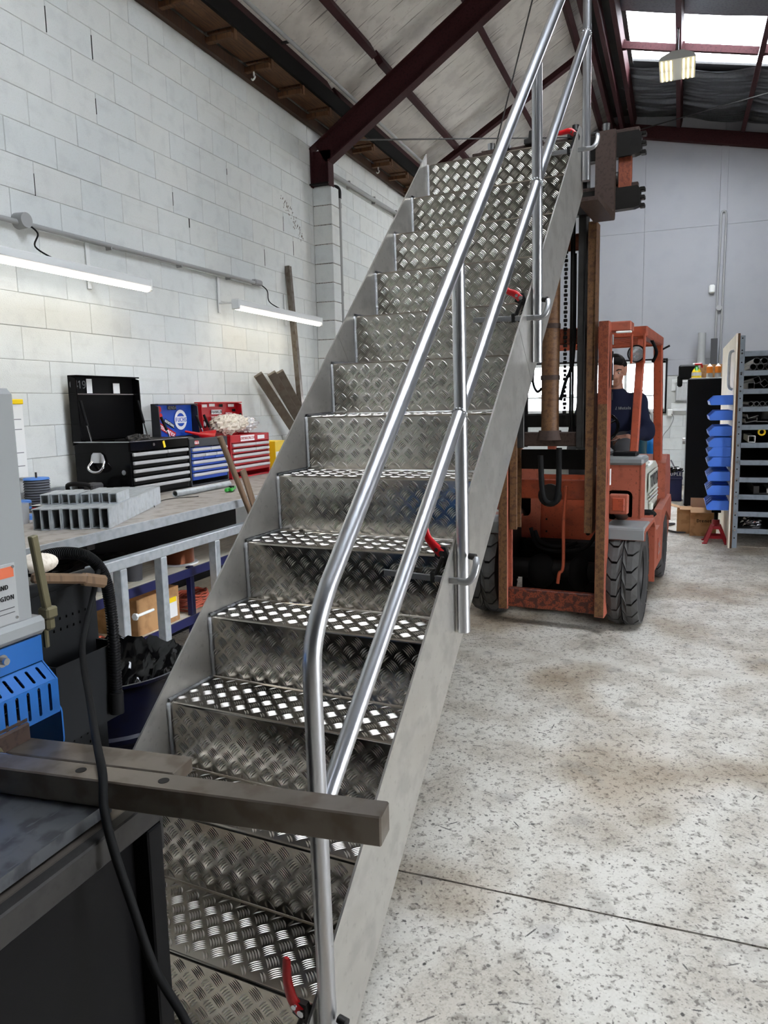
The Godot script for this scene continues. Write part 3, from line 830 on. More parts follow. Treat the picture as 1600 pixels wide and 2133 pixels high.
func bar_field(w: float, h: float, off: float) -> ArrayMesh:
	# five-bar pattern in local xy, raised along z; groups of five curved ridges, turned by a quarter from cell to cell
	var b := mb()
	var p := 0.055
	var i0 := 0
	for j in range(0, int(h / (p / 2)) + 2):
		for i in range(-1, int(w / p) + 2):
			var c := Vector2(i * p + (p / 2 if j % 2 else 0.0) - 0.01, j * p / 2 + off)
			var an := PI / 4 if j % 2 else -PI / 4
			var d := Vector2(cos(an), sin(an)); var t := Vector2(-d.y, d.x)
			for k in 5:
				var o := c + t * (k - 2) * 0.0064
				var L := 0.0168
				var secs := []
				var ok := true
				for q in 5:
					var f := q / 2.0 - 1.0
					var e := o + d * L * f + t * 0.0022 * (1.0 - f * f)
					if e.x < 0.002 or e.x > w - 0.002 or e.y < 0.001 or e.y > h - 0.001: ok = false
					secs.append([e, 0.0024 * (1.0 - f * f * 0.98), 0.0021 * (1.0 - f * f)])
				if not ok: continue
				for q in 4:
					var s0: Array = secs[q]; var s1: Array = secs[q + 1]
					var e0: Vector2 = s0[0]; var e1: Vector2 = s1[0]
					for sg in [-1.0, 1.0]:
						var a := V(e0.x + t.x * s0[1] * sg, e0.y + t.y * s0[1] * sg, 0); var a2 := V(e1.x + t.x * s1[1] * sg, e1.y + t.y * s1[1] * sg, 0)
						var m := V(e0.x, e0.y, s0[2]); var m2 := V(e1.x, e1.y, s1[2])
						var ne := V(t.x * sg * 1.2, t.y * sg * 1.2, 0.8); var nm := V(0, 0, 1)
						if q > 0: b.tri(a, m, m2, ne, nm, nm)
						if q < 3: b.tri(a, m2, a2, ne, nm, ne)
						if q == 3: b.tri(a, m, m2, ne, nm, nm)
						if q == 0: b.tri(a, m2, a2, ne, nm, ne)
	return b.mesh()

func bead(pts: Array, r: float, sd: int) -> MB:
	# weld bead: overlapping ripples along the path
	var b := mb()
	var rng := RandomNumberGenerator.new(); rng.seed = sd
	for i in pts.size() - 1:
		var a: Vector3 = pts[i]; var c: Vector3 = pts[i + 1]
		var k := int((c - a).length() / 0.0045)
		for j in k:
			var p := a.lerp(c, (j + 0.5) / k)
			var d := (c - a).normalized()
			b.cyl(p - d * 0.0035, p + d * 0.0035, r * rng.randf_range(0.8, 1.0), r * rng.randf_range(0.45, 0.7), 7, false)
	return b

func stairs() -> void:
	var o := thing("staircase", "long aluminium staircase of checker plate treads between flat side plates", "staircase")
	o.transform = stair_frame()
	# folded plate: riser and tread in one, pulled across the width
	var tk := 0.004
	var side := Transform3D(Basis(V(0, 0, -1), V(0, 1, 0), V(1, 0, 0)), V(0, 0, 0))  # prism x -> run, y -> up, z -> width
	var prof := func(depth: float) -> Array:
		var p := [Vector2(0, -RISE + tk)]
		for i in 5: p.append(Vector2(0.007 - 0.007 * cos(PI / 2 * i / 4), -0.007 + 0.007 * sin(PI / 2 * i / 4)))
		p.append(Vector2(depth, 0)); p.append(Vector2(depth, -tk)); p.append(Vector2(0.008, -tk)); p.append(Vector2(tk, -0.008)); p.append(Vector2(tk, -RISE + tk))
		return p
	var fold := mb(side).prism(prof.call(RUN + 0.003), -WIDE, 0).mesh()
	var fold_top := mb(side).prism(prof.call(0.03), -WIDE, 0).mesh()
	var riser_bars := bar_field(WIDE, RISE - 0.006, 0.004)
	var tread_bars := bar_field(WIDE, RUN - 0.004, 0.012)
	for n in range(1, 14):
		var at := V(0, (7 - n) * RISE, -(7 - n) * RUN)
		var st := inst(o, "step", fold if n > 1 else fold_top, M.plate_aluminium, Transform3D(Basis(), at))
		inst(st, "riser_bars", riser_bars, M.plate_bars, Transform3D(Basis(), V(-WIDE, -RISE + 0.004, 0.0)))
		if n > 1: inst(st, "tread_bars", tread_bars, M.plate_bars, Transform3D(Basis(V(1, 0, 0), V(0, 0, -1), V(0, 1, 0)), V(-WIDE, 0.0, -0.003)))
		part(st, "weld", bead([V(-WIDE + 0.004, -RISE + 0.01, 0.003), V(-WIDE + 0.004, -0.002, 0.003)], 0.008, n), M.weld)
		if n > 1: part(st, "weld", bead([V(-WIDE + 0.004, 0.004, 0.0), V(-WIDE + 0.004, 0.004, -RUN + 0.01)], 0.0075, 50 + n), M.weld)
		part(st, "weld", bead([V(-0.004, -RISE + 0.01, 0.003), V(-0.004, -0.002, 0.003)], 0.005, 80 + n), M.weld)
	# side plates, each of two lengths butted together
	var sl := RISE / RUN
	for lr in [[-WIDE - 0.006, -WIDE, 0.055, 1.292, -0.33], [0.0, 0.006, 0.03, 1.40, -0.325]]:
		var up: float = lr[2]; var te: float = lr[3]; var lo: float = lr[4]
		var fy := -1.4365
		var a := Vector2(0.285, sl * 0.285 + up); var c := Vector2(0.455, sl * 0.455 + lo)
		var gap := Vector2(0.0012, 0.0004)
		var lower := [Vector2(-1.335, fy), Vector2(-1.335, -1.335 * sl + up), a - gap, c - gap, Vector2((fy - lo) / sl, fy + 0.004)]
		var upper := [a + gap, Vector2(te, te * sl + up) if lr[0] < -0.1 else Vector2(te - 0.07, (te - 0.07) * sl + up), Vector2(te, te * sl + up - 0.06), Vector2(te, te * sl + lo), c + gap]
		if lr[0] < -0.1: upper.remove_at(2)
		part(o, "side_plate", mb(side).prism(lower, lr[0], lr[1]), M.sheet_aluminium)
		part(o, "side_plate", mb(side).prism(upper, lr[0], lr[1]), M.sheet_aluminium)

func handrail() -> void:
	var o := thing("handrail", "round aluminium tube handrail with uprights along the open side of the stair", "handrail")
	o.transform = stair_frame()
	var sl := RISE / RUN
	var t := 0.0285; var r := 0.0195
	var top := 0.828; var mid := 0.405
	var pt := func(s: float, h: float) -> Vector3: return V(t, h, -s)
	# newel bent into the top rail
	var path := [pt.call(-1.3, -1.40), pt.call(-1.292, -0.9), pt.call(-1.284, -0.50)]
	var c0: Vector3 = pt.call(-1.281, -0.44); var c1: Vector3 = pt.call(-1.279, -1.279 * sl + top - 0.012); var c2: Vector3 = pt.call(-1.20, -1.20 * sl + top)
	for i in 9:
		var f := i / 8.0
		path.append(c0.lerp(c1, f).lerp(c1.lerp(c2, f), f))
	for s in [-0.9, -0.41, 0.03, 0.47, 0.92, 1.385]: path.append(pt.call(s, s * sl + top))
	part(o, "top_rail", mb().tube(path, r, 22), M.tube_aluminium)
	for p in [[-0.408, -0.26], [0.466, -0.262], [1.372, -0.25]]:
		part(o, "post", mb().tube([pt.call(p[0] - 0.012, p[0] * sl + p[1]), pt.call(p[0], p[0] * sl + 0.25), pt.call(p[0] + 0.006, p[0] * sl + top - 0.01)], r, 22), M.tube_aluminium)
	for p in [[-1.27, -0.42], [-0.40, 0.45], [0.47, 1.36]]:
		part(o, "mid_rail", mb().tube([pt.call(p[0], p[0] * sl + mid + (0.025 if p[0] < -1 else 0.0)), pt.call(p[1], p[1] * sl + mid)], r, 22), M.tube_aluminium)
	for p in [[-1.285, mid + 0.01], [-0.406, mid - 0.01], [0.468, mid - 0.01], [1.37, mid - 0.01]]:
		var b := mb()
		for i in 14:
			var an := TAU * i / 14
			b.blob(pt.call(p[0], p[0] * sl + p[1]) + V(cos(an) * 0.0215, sin(an) * 0.016, 0.01 + sin(an) * 0.012), V(.004, .004, .004), 0, i, 4)
		part(o, "weld", b, M.weld)

func clamps() -> void:
	var names := ["red handled bar clamp at the foot of the newel post", "red handled bar clamp on the second handrail post, its bar across the stair", "red handled bar clamp on the third handrail post, half way up", "red handled bar clamp at the top of the stair beside the forklift carriage"]
	var fr := stair_frame()
	var levers := [V(-0.055, 0.125, 0.02), V(-0.075, 0.085, 0.02), V(-0.085, 0.06, 0.02), V(-0.12, 0.035, 0.02)]
	var sets := [V(0, -6 * RISE - 0.01, 6 * RUN), V(0, -2 * RISE, 2 * RUN), V(0, 2 * RISE, -2 * RUN), V(0.01, 6 * RISE + 0.01, -6 * RUN - 0.03)]
	for i in 4:
		var c := thing("bar_clamp", names[i], "clamp", Vector3.ZERO, 0, "red handled clamps on the handrail")
		c.transform = fr * Transform3D(Basis(), sets[i])
		if i > 0: part(c, "bar", mb().bar(V(-0.21, -0.058, 0.036), V(0.04, -0.066, 0.04), 0.009, 0.02, 0.002), M.clamp_steel)
		else: part(c, "bar", mb().bar(V(-0.03, -0.058, 0.036), V(0.04, -0.066, 0.04), 0.009, 0.02, 0.002), M.clamp_steel)
		var hook := curve([V(0.035, -0.066, 0.04), V(0.062, -0.066, 0.042), V(0.078, -0.05, 0.036), V(0.083, -0.02, 0.02), V(0.078, 0.0, 0.005)], 8)
		var hr := []
		for q in hook.size(): hr.append(0.0105)
		part(c, "fixed_jaw", mb().limb(hook, hr, 12, V(0, 0, 1), 0.6), M.clamp_steel)
		part(c, "jaw_pad", mb().cyl(V(0.076, 0.0, 0.004), V(0.055, 0.002, 0.0), 0.011, 0.009, 12), M.dark_steel)
		part(c, "sliding_arm", mb().bar(V(-0.045, -0.068, 0.036), V(-0.018, 0.002, 0.022), 0.012, 0.018, 0.003, V(0, 0, 1)), M.dark_steel)
		part(c, "slide_loop", mb().box(V(-0.047, -0.06, 0.036), V(0.016, 0.034, 0.018), 0.003), M.dark_steel)
		part(c, "head", mb().prism([Vector2(-0.045, 0.0), Vector2(-0.005, -0.02), Vector2(0.0, 0.0), Vector2(-0.01, 0.03), Vector2(-0.04, 0.03)], 0.012, 0.026), M.dark_steel)
		part(c, "pivot", mb().cyl(V(-0.02, 0.012, 0.008), V(-0.02, 0.012, 0.034), 0.008, -1, 12), M.chrome)
		part(c, "pivot", mb().cyl(V(-0.036, 0.022, 0.008), V(-0.036, 0.022, 0.034), 0.006, -1, 12), M.chrome)
		var tip: Vector3 = levers[i]
		var lp := curve([V(-0.022, 0.008, 0.022), V(-0.045, 0.03, 0.022), V(-0.045, 0.03, 0.022).lerp(tip, 0.5) + V(-0.006, -0.004, 0), tip], 8)
		var lr := []
		for q in lp.size(): lr.append(lerpf(0.016, 0.0095, q / float(lp.size() - 1)) * (0.75 if q == 0 else 1.0))
		lr[-1] = 0.006
		var lb := mb().limb(lp, lr, 14, V(0, 0, 1), 0.62)
		part(c, "lever", lb, M.red_paint, "glossy red lever handle")

const TRUCK_AT := Vector3(-0.74, 0, -5.27)
const TRUCK_TURN := -0.075

func tyre_mesh(r: float, w: float, n: int) -> Array:
	# carcass and the ring of tread blocks, about the local x axis
	var turn := Basis(V(0, -1, 0), V(1, 0, 0), V(0, 0, 1))
	var b := mb(Transform3D(turn, Vector3.ZERO))
	var h := w / 2
	b.lathe([Vector2(r * 0.52, -h * 0.8), Vector2(r * 0.6, -h * 0.98), Vector2(r * 0.8, -h), Vector2(r * 0.92, -h * 0.95), Vector2(r * 0.945, -h * 0.85), Vector2(r * 0.945, h * 0.85), Vector2(r * 0.92, h * 0.95), Vector2(r * 0.8, h), Vector2(r * 0.6, h * 0.98), Vector2(r * 0.52, h * 0.8)], 40, false)
	var lug := mb()
	var st := [0.04, 0.3, 0.62, 0.98]
	var sh := [0.0, 0.55, 0.55, 0.15]
	var P := func(u: float, th: float, rr: float) -> Vector3: return V(u, rr * cos(th), rr * sin(th))
	for side in [-1.0, 1.0]:
		for i in n:
			var t0 := TAU * i / n + (0.5 if side > 0 else 0.0) * TAU / n
			var top := []; var bot := []
			for e in 2:
				for k in 4:
					var th: float = t0 + TAU / n * (0.86 * e + sh[k])
					var u: float = side * h * st[k]
					var rr := r if k < 3 else r * 0.965
					top.append(P.call(u, th, rr)); bot.append(P.call(u, th, r * 0.93))
			for k in 3:
				var mid: Vector3 = P.call(0.0, t0 + TAU / n * 0.7, 1.0)
				lug.quad(top[k], top[k + 1], top[4 + k + 1], top[4 + k], mid)
				lug.quad(top[k], top[k + 1], bot[k + 1], bot[k], P.call(0, t0 - 1.2, 1.0))
				lug.quad(top[4 + k], top[4 + k + 1], bot[4 + k + 1], bot[4 + k], P.call(0, t0 + 1.6, 1.0))
			lug.quad(top[0], top[4], bot[4], bot[0], V(-side, 0, 0))
			lug.quad(top[3], top[7], bot[7], bot[3], V(side, 0, 0))
	return [b.mesh(), lug.mesh()]

func forklift() -> void:
	var o := thing("forklift", "orange forklift truck facing the stair with its mast raised", "forklift", TRUCK_AT, TRUCK_TURN)
	# wheels
	var ft := tyre_mesh(0.335, 0.2, 19); var rt := tyre_mesh(0.27, 0.16, 17)
	for w in [[V(-0.47, 0.335, 0), ft, 1.0, -1.0], [V(0.46, 0.335, 0), ft, 1.0, 1.0], [V(-0.44, 0.27, -1.5), rt, 0.8, -1.0], [V(0.475, 0.27, -1.5), rt, 0.8, 1.0]]:
		var c: Vector3 = w[0]; var k: float = w[2]; var sg: float = w[3]
		var wh := inst(o, "wheel", w[1][0], M.tyre_side, Transform3D(Basis(), c))
		inst(wh, "tread", w[1][1], M.tyre)
		var rim := mb(Transform3D(Basis(V(0, -sg, 0), V(sg, 0, 0), V(0, 0, 1)), Vector3.ZERO))
		rim.lathe([Vector2(0.0, 0.02 * k), Vector2(0.05 * k, 0.02 * k), Vector2(0.06 * k, 0.0), Vector2(0.13 * k, -0.01), Vector2(0.15 * k, 0.05 * k), Vector2(0.178 * k, 0.075 * k), Vector2(0.185 * k, 0.085 * k), Vector2(0.19 * k, 0.075 * k)], 28)
		part(wh, "rim", rim, M.dark_steel)
		for i in 6:
			var an := TAU * i / 6
			part(wh, "wheel_nut", mb().cyl(V(sg * -0.005, cos(an) * 0.09 * k, sin(an) * 0.09 * k), V(sg * 0.02, cos(an) * 0.09 * k, sin(an) * 0.09 * k), 0.012, -1, 6), M.dark_steel)
	# mast: three nested pairs of rails
	var chan := func(x: float, s: float, y0: float, y1: float, z: float, w: float, d: float) -> MB:
		# channel opening inwards
		var b := mb()
		b.box(V(x + s * (w / 2 - 0.008), (y0 + y1) / 2, z), V(0.016, y1 - y0, d), 0.002)
		b.box(V(x, (y0 + y1) / 2, z + d / 2 - 0.009), V(w, y1 - y0, 0.018), 0.003)
		b.box(V(x, (y0 + y1) / 2, z - d / 2 + 0.009), V(w, y1 - y0, 0.018), 0.003)
		return b
	for s in [-1.0, 1.0]:
		part(o, "outer_mast_rail", chan.call(0.02 + s * 0.315, s, 0.12, 1.97, 0.31, 0.062, 0.13), M.truck_orange_dusty)
		part(o, "mast_wear_strip", mb().box(V(0.02 + s * 0.315, 0.8, 0.3765), V(0.056, 1.35, 0.003), 0.001), M.mast_yellow)
		part(o, "mast_wear_strip", mb().box(V(0.02 + s * 0.315, 1.72, 0.3765), V(0.056, 0.5, 0.003), 0.001), M.mast_orange)
		part(o, "middle_mast_rail", chan.call(0.012 + s * 0.243, s, 0.66, 2.56, 0.30, 0.05, 0.12), M.mast_yellow)
		part(o, "inner_mast_rail", chan.call(0.005 + s * 0.19, s, 1.2, 3.02, 0.30, 0.046, 0.11), M.dark_steel)
	part(o, "mast_crossbar", mb().box(V(0.02, 0.19, 0.30), V(0.6, 0.13, 0.05), 0.006), M.mast_rust)
	part(o, "mast_crossbar", mb().box(V(0.02, 0.92, 0.22), V(0.58, 0.13, 0.03), 0.006), M.truck_orange)
	part(o, "mast_crossbar", mb().box(V(0.02, 1.90, 0.24), V(0.58, 0.1, 0.03), 0.006), M.mast_orange)
	part(o, "mast_crossbar", mb().box(V(0.012, 2.47, 0.25), V(0.48, 0.1, 0.03), 0.006), M.mast_orange)
	part(o, "mast_crossbar", mb().box(V(0.005, 1.255, 0.30), V(0.4, 0.09, 0.06), 0.006), M.rusty_steel)
	part(o, "mast_crossbar", mb().box(V(0.005, 1.37, 0.26), V(0.4, 0.08, 0.02), 0.004), M.grease_black)
	part(o, "mast_crossbar", mb().box(V(0.005, 1.12, 0.24), V(0.46, 0.13, 0.02), 0.004), M.grease_black)
	# lift cylinder, rams, chains, hoses
	part(o, "lift_cylinder", mb().cyl(V(-0.005, 1.28, 0.30), V(-0.005, 2.3, 0.30), 0.056, -1, 24), M.mast_yellow)
	part(o, "cylinder_foot", mb().cyl(V(-0.005, 1.25, 0.30), V(-0.005, 1.31, 0.30), 0.085, 0.07, 20), M.rusty_steel)
	for y in [1.63, 1.95]: part(o, "cylinder_band", mb().cyl(V(-0.005, y, 0.30), V(-0.005, y + 0.03, 0.30), 0.061, -1, 24), M.rusty_steel)
	part(o, "lift_ram", mb().cyl(V(-0.005, 2.3, 0.30), V(-0.005, 2.95, 0.30), 0.032, -1, 16), M.chrome)
	for x in [0.115, 0.13]:
		part(o, "chain", mb().box(V(x, 2.1, 0.27), V(0.012, 1.7, 0.02), 0.003), M.grease_black)
	var ch := mb()
	for i in 60: ch.box(V(0.08, 1.4 + i * 0.026, 0.27), V(0.024 if i % 2 else 0.016, 0.02, 0.014), 0.003)
	part(o, "chain", ch, M.grease_black)
	part(o, "hose", mb().tube(curve([V(0.06, 1.5, 0.3), V(0.09, 1.62, 0.29), V(0.12, 1.7, 0.28), V(0.135, 1.85, 0.27), V(0.135, 2.4, 0.27)]), 0.011, 8), M.black_rubber)
	part(o, "hose", mb().tube(curve([V(-0.06, 1.58, 0.3), V(-0.09, 1.56, 0.3), V(-0.12, 1.62, 0.29), V(-0.12, 1.75, 0.28), V(-0.12, 2.3, 0.28)]), 0.009, 8), M.black_rubber)
	part(o, "hose_clip", mb().box(V(-0.14, 1.67, 0.29), V(0.05, 0.1, 0.04), 0.008), M.black_plastic)
	part(o, "hose", mb().tube(curve([V(-0.06, 1.15, 0.32), V(-0.05, 0.95, 0.32), V(-0.03, 0.86, 0.32), V(0.02, 0.84, 0.32), V(0.055, 0.9, 0.32), V(0.06, 1.2, 0.32)]), 0.018, 10), M.black_rubber)
	part(o, "pulley", mb().cyl(V(0.0, 0.89, 0.29), V(0.0, 0.89, 0.32), 0.075, -1, 22), M.grease_black)
	part(o, "pipe", mb().tube(curve([V(0.1, 0.95, 0.28), V(0.085, 0.7, 0.28), V(0.085, 0.42, 0.28), V(0.06, 0.37, 0.28), V(0.05, 0.3, 0.28)]), 0.011, 8), M.truck_orange)
	for p in [[-0.2, 0.62, 0.1, 0.5], [-0.17, 0.6, 0.12, 0.53], [0.25, 0.6, 0.1, 0.5]]:
		part(o, "hose", mb().tube(curve([V(p[0], p[1], 0.02), V(p[0] * 0.7, p[3], 0.05), V(0.0, p[3] - 0.03, 0.04), V(p[2], p[3], 0.0)]), 0.014, 8), M.black_rubber)
	# mast to body brackets and tilt cylinder
	for s in [-1.0, 1.0]:
		var bk := part(o, "tilt_bracket", mb().box(V(s * 0.405 + 0.01, 0.83, 0.17), V(0.12, 0.13, 0.05), 0.008), M.truck_orange_dusty)
		part(bk, "bracket_socket", mb().box(V(s * 0.405 + 0.01, 0.83, 0.198), V(0.075, 0.085, 0.008), 0.004), M.truck_orange)
		part(o, "tilt_cylinder", mb().cyl(V(s * 0.40, 0.8, 0.14), V(s * 0.37, 0.66, -0.35), 0.04, -1, 16), M.rusty_steel)
	part(o, "axle", mb().cyl(V(-0.4, 0.33, 0), V(0.4, 0.33, 0), 0.07, -1, 16), M.grease_black)
	part(o, "gearbox", mb().blob(V(-0.12, 0.32, 0.02), V(0.11, 0.12, 0.08), 0, 1, 12), M.grease_matt)
	part(o, "gearbox", mb().blob(V(0.14, 0.32, 0.02), V(0.08, 0.12, 0.08), 0, 1, 12), M.grease_matt)
	# carriage and forks
	var zc := 0.42
	for y in [[2.86, 3.01], [2.57, 2.71]]:
		part(o, "carriage_bar", mb().prism([Vector2(-0.5, y[0]), Vector2(0.5, y[0] + 0.02), Vector2(0.535, y[0] + 0.03), Vector2(0.535, y[1] - 0.02), Vector2(0.52, y[1]), Vector2(-0.5, y[1])], zc - 0.03, zc + 0.03), M.grease_black)
		part(o, "carriage_rim", mb().box(V(0.02, y[1] + 0.012, zc - 0.02), V(1.0, 0.03, 0.045), 0.004), M.rusty_steel)
		for k in 3: part(o, "stop_notch", mb().box(V(0.545, lerpf(y[0] + .03, y[1] - .02, k / 2.0), zc), V(0.03, 0.022, 0.05), 0.004), M.grease_black)
	for x in [-0.43, 0.445]: part(o, "carriage_upright", mb().box(V(x, 2.79, zc - 0.01), V(0.075, 0.3, 0.035), 0.004), M.mast_orange)
	part(o, "carriage_roller", mb().cyl(V(0.36, 2.77, zc), V(0.41, 2.77, zc), 0.035, -1, 16), M.dark_steel)
	for b in [V(-0.28, 3.05, zc), V(-0.1, 3.06, zc), V(0.16, 3.05, zc)]: part(o, "chain_anchor", mb().cyl(b, b + V(0, 0.05, 0), 0.025, 0.02, 12).box(b + V(0, -0.01, 0), V(0.09, 0.03, 0.05), 0.004), M.dark_steel)
	for x in [-0.34, 0.345]:
		var f := mb(Transform3D(Basis(V(0, 0, 1), V(0, 1, 0), V(-1, 0, 0)), V(x, 0, 0)))
		f.prism([Vector2(0.455, 3.02), Vector2(0.455, 2.56), Vector2(0.47, 2.53), Vector2(0.5, 2.52), Vector2(1.02, 2.52), Vector2(1.02, 2.54), Vector2(0.53, 2.565), Vector2(0.5, 2.58), Vector2(0.495, 3.02)], -0.055, 0.055)
		part(o, "fork", f, M.rusty_steel, "worn brown steel fork")
		part(o, "fork_pin", mb().cyl(V(x, 3.02, 0.47), V(x, 3.06, 0.47), 0.02, 0.024, 12), M.bright_steel)
	# body
	var orange: Material = M.truck_orange_dusty
	for s in [-1.0, 1.0]:
		var hole := rrect(0.27, 0.66, 0.445, 0.87, 0.04)
		var outer := [Vector2(0.2, 0.5), Vector2(0.5, 0.5), Vector2(0.5, 1.06), Vector2(0.2, 1.06)]
		var b := mb(Transform3D(Basis.from_scale(V(s, 1, 1)), V(0, 0, 0)))
		b.holed(outer, [hole], -0.27, -0.25)
		part(o, "dash_side", b, orange)
		part(o, "dash_cheek", mb().box(V(s * 0.49, 0.78, -0.37), V(0.02, 0.56, 0.24), 0.006), orange)
		part(o, "dash_inner", mb().box(V(s * 0.36, 0.77, -0.47), V(0.24, 0.54, 0.02)), M.grease_black)
		# fender, an arch over the tyre
		var fd := mb(Transform3D(Basis(V(0, 0, 1), V(0, 1, 0), V(-1, 0, 0)), V(s * 0.46, 0, 0)))
		fd.prism([Vector2(0.2, 0.60), Vector2(0.21, 0.655), Vector2(0.16, 0.675), Vector2(-0.32, 0.675), Vector2(-0.42, 0.62), Vector2(-0.44, 0.2), Vector2(-0.41, 0.2), Vector2(-0.385, 0.6), Vector2(-0.31, 0.65), Vector2(0.15, 0.65), Vector2(0.18, 0.64), Vector2(0.185, 0.60)], -0.125, 0.125)
		part(o, "fender", fd, orange)
		part(o, "fender_mat", mb().box(V(s * 0.455, 0.672, 0.06), V(0.25, 0.03, 0.32), 0.008).box(V(s * 0.455, 0.64, 0.215), V(0.25, 0.07, 0.015), 0.004), M.truck_grey)
		part(o, "fender_liner", mb().box(V(s * 0.345, 0.45, -0.15), V(0.012, 0.42, 0.5)), M.grease_black)
		# frame side and step
		var fs := mb(Transform3D(Basis(V(0, 0, 1), V(0, 1, 0), V(-1, 0, 0)), V(s * 0.53, 0, 0)))
		fs.prism([Vector2(-0.43, 0.22), Vector2(-0.43, 0.6), Vector2(-0.5, 0.67), Vector2(-0.75, 0.52), Vector2(-1.0, 0.52), Vector2(-1.15, 0.62), Vector2(-1.9, 0.66), Vector2(-1.98, 0.6), Vector2(-1.95, 0.42), Vector2(-1.72, 0.5), Vector2(-1.5, 0.57), Vector2(-1.28, 0.5), Vector2(-1.2, 0.22)], -0.03, 0.03)
		part(o, "frame_side", fs, orange)
		part(o, "step_pocket", mb().box(V(s * 0.563, 0.40, -0.57), V(0.006, 0.14, 0.1), 0.01), M.grease_black)
		if s > 0:
			part(o, "side_sticker", mb().box(V(0.5625, 0.36, -0.95), V(0.003, 0.16, 0.18)), M.truck_orange)
			text(o, "size_number", "25", 0.1, M.ink_grey, Transform3D(Basis(Vector3.UP, PI / 2), V(0.565, 0.35, -0.95)))
	part(o, "dash_panel", mb().box(V(0, 0.72, -0.3), V(0.5, 0.5, 0.03), 0.004), M.truck_orange)
	for x in [0.14, 0.2]:
		for y in [0.55, 0.64]: part(o, "panel_hole", mb().cyl(V(x, y, -0.286), V(x, y, -0.28), 0.016, -1, 14), M.grease_black)
	for x in [-0.16, -0.04]:
		for y in [0.55, 0.64]: part(o, "panel_bolt", mb().cyl(V(x, y, -0.286), V(x, y, -0.278), 0.007, -1, 8), M.grease_black)
	part(o, "panel_plate", mb().box(V(0.0, 0.83, -0.28), V(0.46, 0.06, 0.006), 0.002), orange)
	part(o, "chassis", mb().box(V(0, 0.31, -1.0), V(0.62, 0.38, 1.7), 0.02), M.grease_matt)
	part(o, "under_cover", mb().box(V(0, 0.4, -0.5), V(0.95, 0.35, 0.04)), M.grease_black)
	part(o, "dash_top", mb().box(V(0, 1.075, -0.38), V(1.03, 0.055, 0.3), 0.015), M.truck_grey)
	part(o, "dash_cowl", mb().box(V(0.21, 1.125, -0.4), V(0.13, 0.06, 0.2), 0.02), M.truck_grey)
	part(o, "dash_tray", mb().box(V(0.375, 1.115, -0.4), V(0.16, 0.035, 0.14), 0.008), M.black_plastic)
	part(o, "dash_rag", mb().blob(V(0.07, 1.115, -0.36), V(0.15, 0.03, 0.08), 0.25, 6, 12), M.cotton, "crumpled pale rag")
	part(o, "data_sticker", mb().box(V(0.27, 0.955, -0.248), V(0.03, 0.09, 0.003)), M.paper)
	# floor, hood, counterweight
	part(o, "floor_plate", mb().box(V(0, 0.58, -0.72), V(1.0, 0.03, 0.5)), M.grease_black)
	var hood := mb(Transform3D(Basis(V(0, 0, 1), V(0, 1, 0), V(-1, 0, 0)), V(0, 0, 0)))
	hood.prism([Vector2(-0.78, 0.62), Vector2(-0.7, 0.7), Vector2(-0.7, 0.92), Vector2(-0.74, 0.97), Vector2(-1.45, 0.99), Vector2(-1.62, 0.94), Vector2(-1.72, 0.66), Vector2(-1.6, 0.6)], -0.47, 0.485)
	part(o, "engine_hood", hood, M.truck_cream)
	part(o, "hood_recess", mb().box(V(0.487, 0.86, -1.15), V(0.006, 0.15, 0.62), 0.01), M.truck_cream)
	for y in [0.7, 0.73, 0.76]: part(o, "hood_rib", mb().box(V(0.487, y, -1.2), V(0.012, 0.012, 0.6), 0.004), M.truck_cream)
	part(o, "hood_latch", mb().box(V(0.49, 0.665, -1.0), V(0.03, 0.06, 0.05), 0.01), M.truck_cream)
	text(o, "maker_name", "TOYOTA", 0.11, M.ink, Transform3D(Basis(Vector3.UP, PI / 2), V(0.492, 0.86, -1.17)))
	part(o, "battery_box", mb().box(V(0.36, 1.0, -0.98), V(0.2, 0.05, 0.28), 0.02), M.truck_cream)
	part(o, "side_mat", mb().box(V(0.5, 0.66, -0.62), V(0.12, 0.06, 0.26), 0.025, Basis(V(1, 0, 0), -0.15)), M.black_rubber)
	var cw := mb(Transform3D(Basis(V(0, 0, 1), V(0, 1, 0), V(-1, 0, 0)), V(0, 0, 0)))
	cw.prism([Vector2(-1.66, 0.5), Vector2(-1.68, 0.95), Vector2(-1.8, 1.02), Vector2(-2.05, 1.0), Vector2(-2.17, 0.8), Vector2(-2.17, 0.35), Vector2(-2.05, 0.25), Vector2(-1.82, 0.25), Vector2(-1.78, 0.5)], -0.53, 0.53)
	part(o, "counterweight", cw, orange)
	# overhead guard
	for s in [-1.0, 1.0]:
		part(o, "guard_front_leg", mb().bar(V(s * 0.42, 1.05, -0.44), V(s * 0.44, 1.95, -0.6), 0.055, 0.06, 0.006, V(0, 0, 1)), M.truck_orange)
		part(o, "guard_rear_leg", mb().bar(V(s * 0.46, 0.65, -1.80), V(s * 0.45, 1.95, -1.62), 0.07, 0.08, 0.008, V(0, 0, 1)), M.truck_orange)
		part(o, "guard_side_rail", mb().bar(V(s * 0.45, 1.97, -0.55), V(s * 0.45, 1.97, -1.68), 0.07, 0.075, 0.008), orange)
	part(o, "guard_front_bar", mb().box(V(0, 1.97, -0.58), V(0.96, 0.075, 0.07), 0.008), M.truck_orange)
	part(o, "guard_rear_bar", mb().box(V(0, 1.97, -1.65), V(0.96, 0.075, 0.07), 0.008), M.truck_orange)
	for i in 7: part(o, "guard_slat", mb().box(V(0, 1.97, -0.73 - i * 0.13), V(0.86, 0.05, 0.016), 0.003), M.truck_orange)
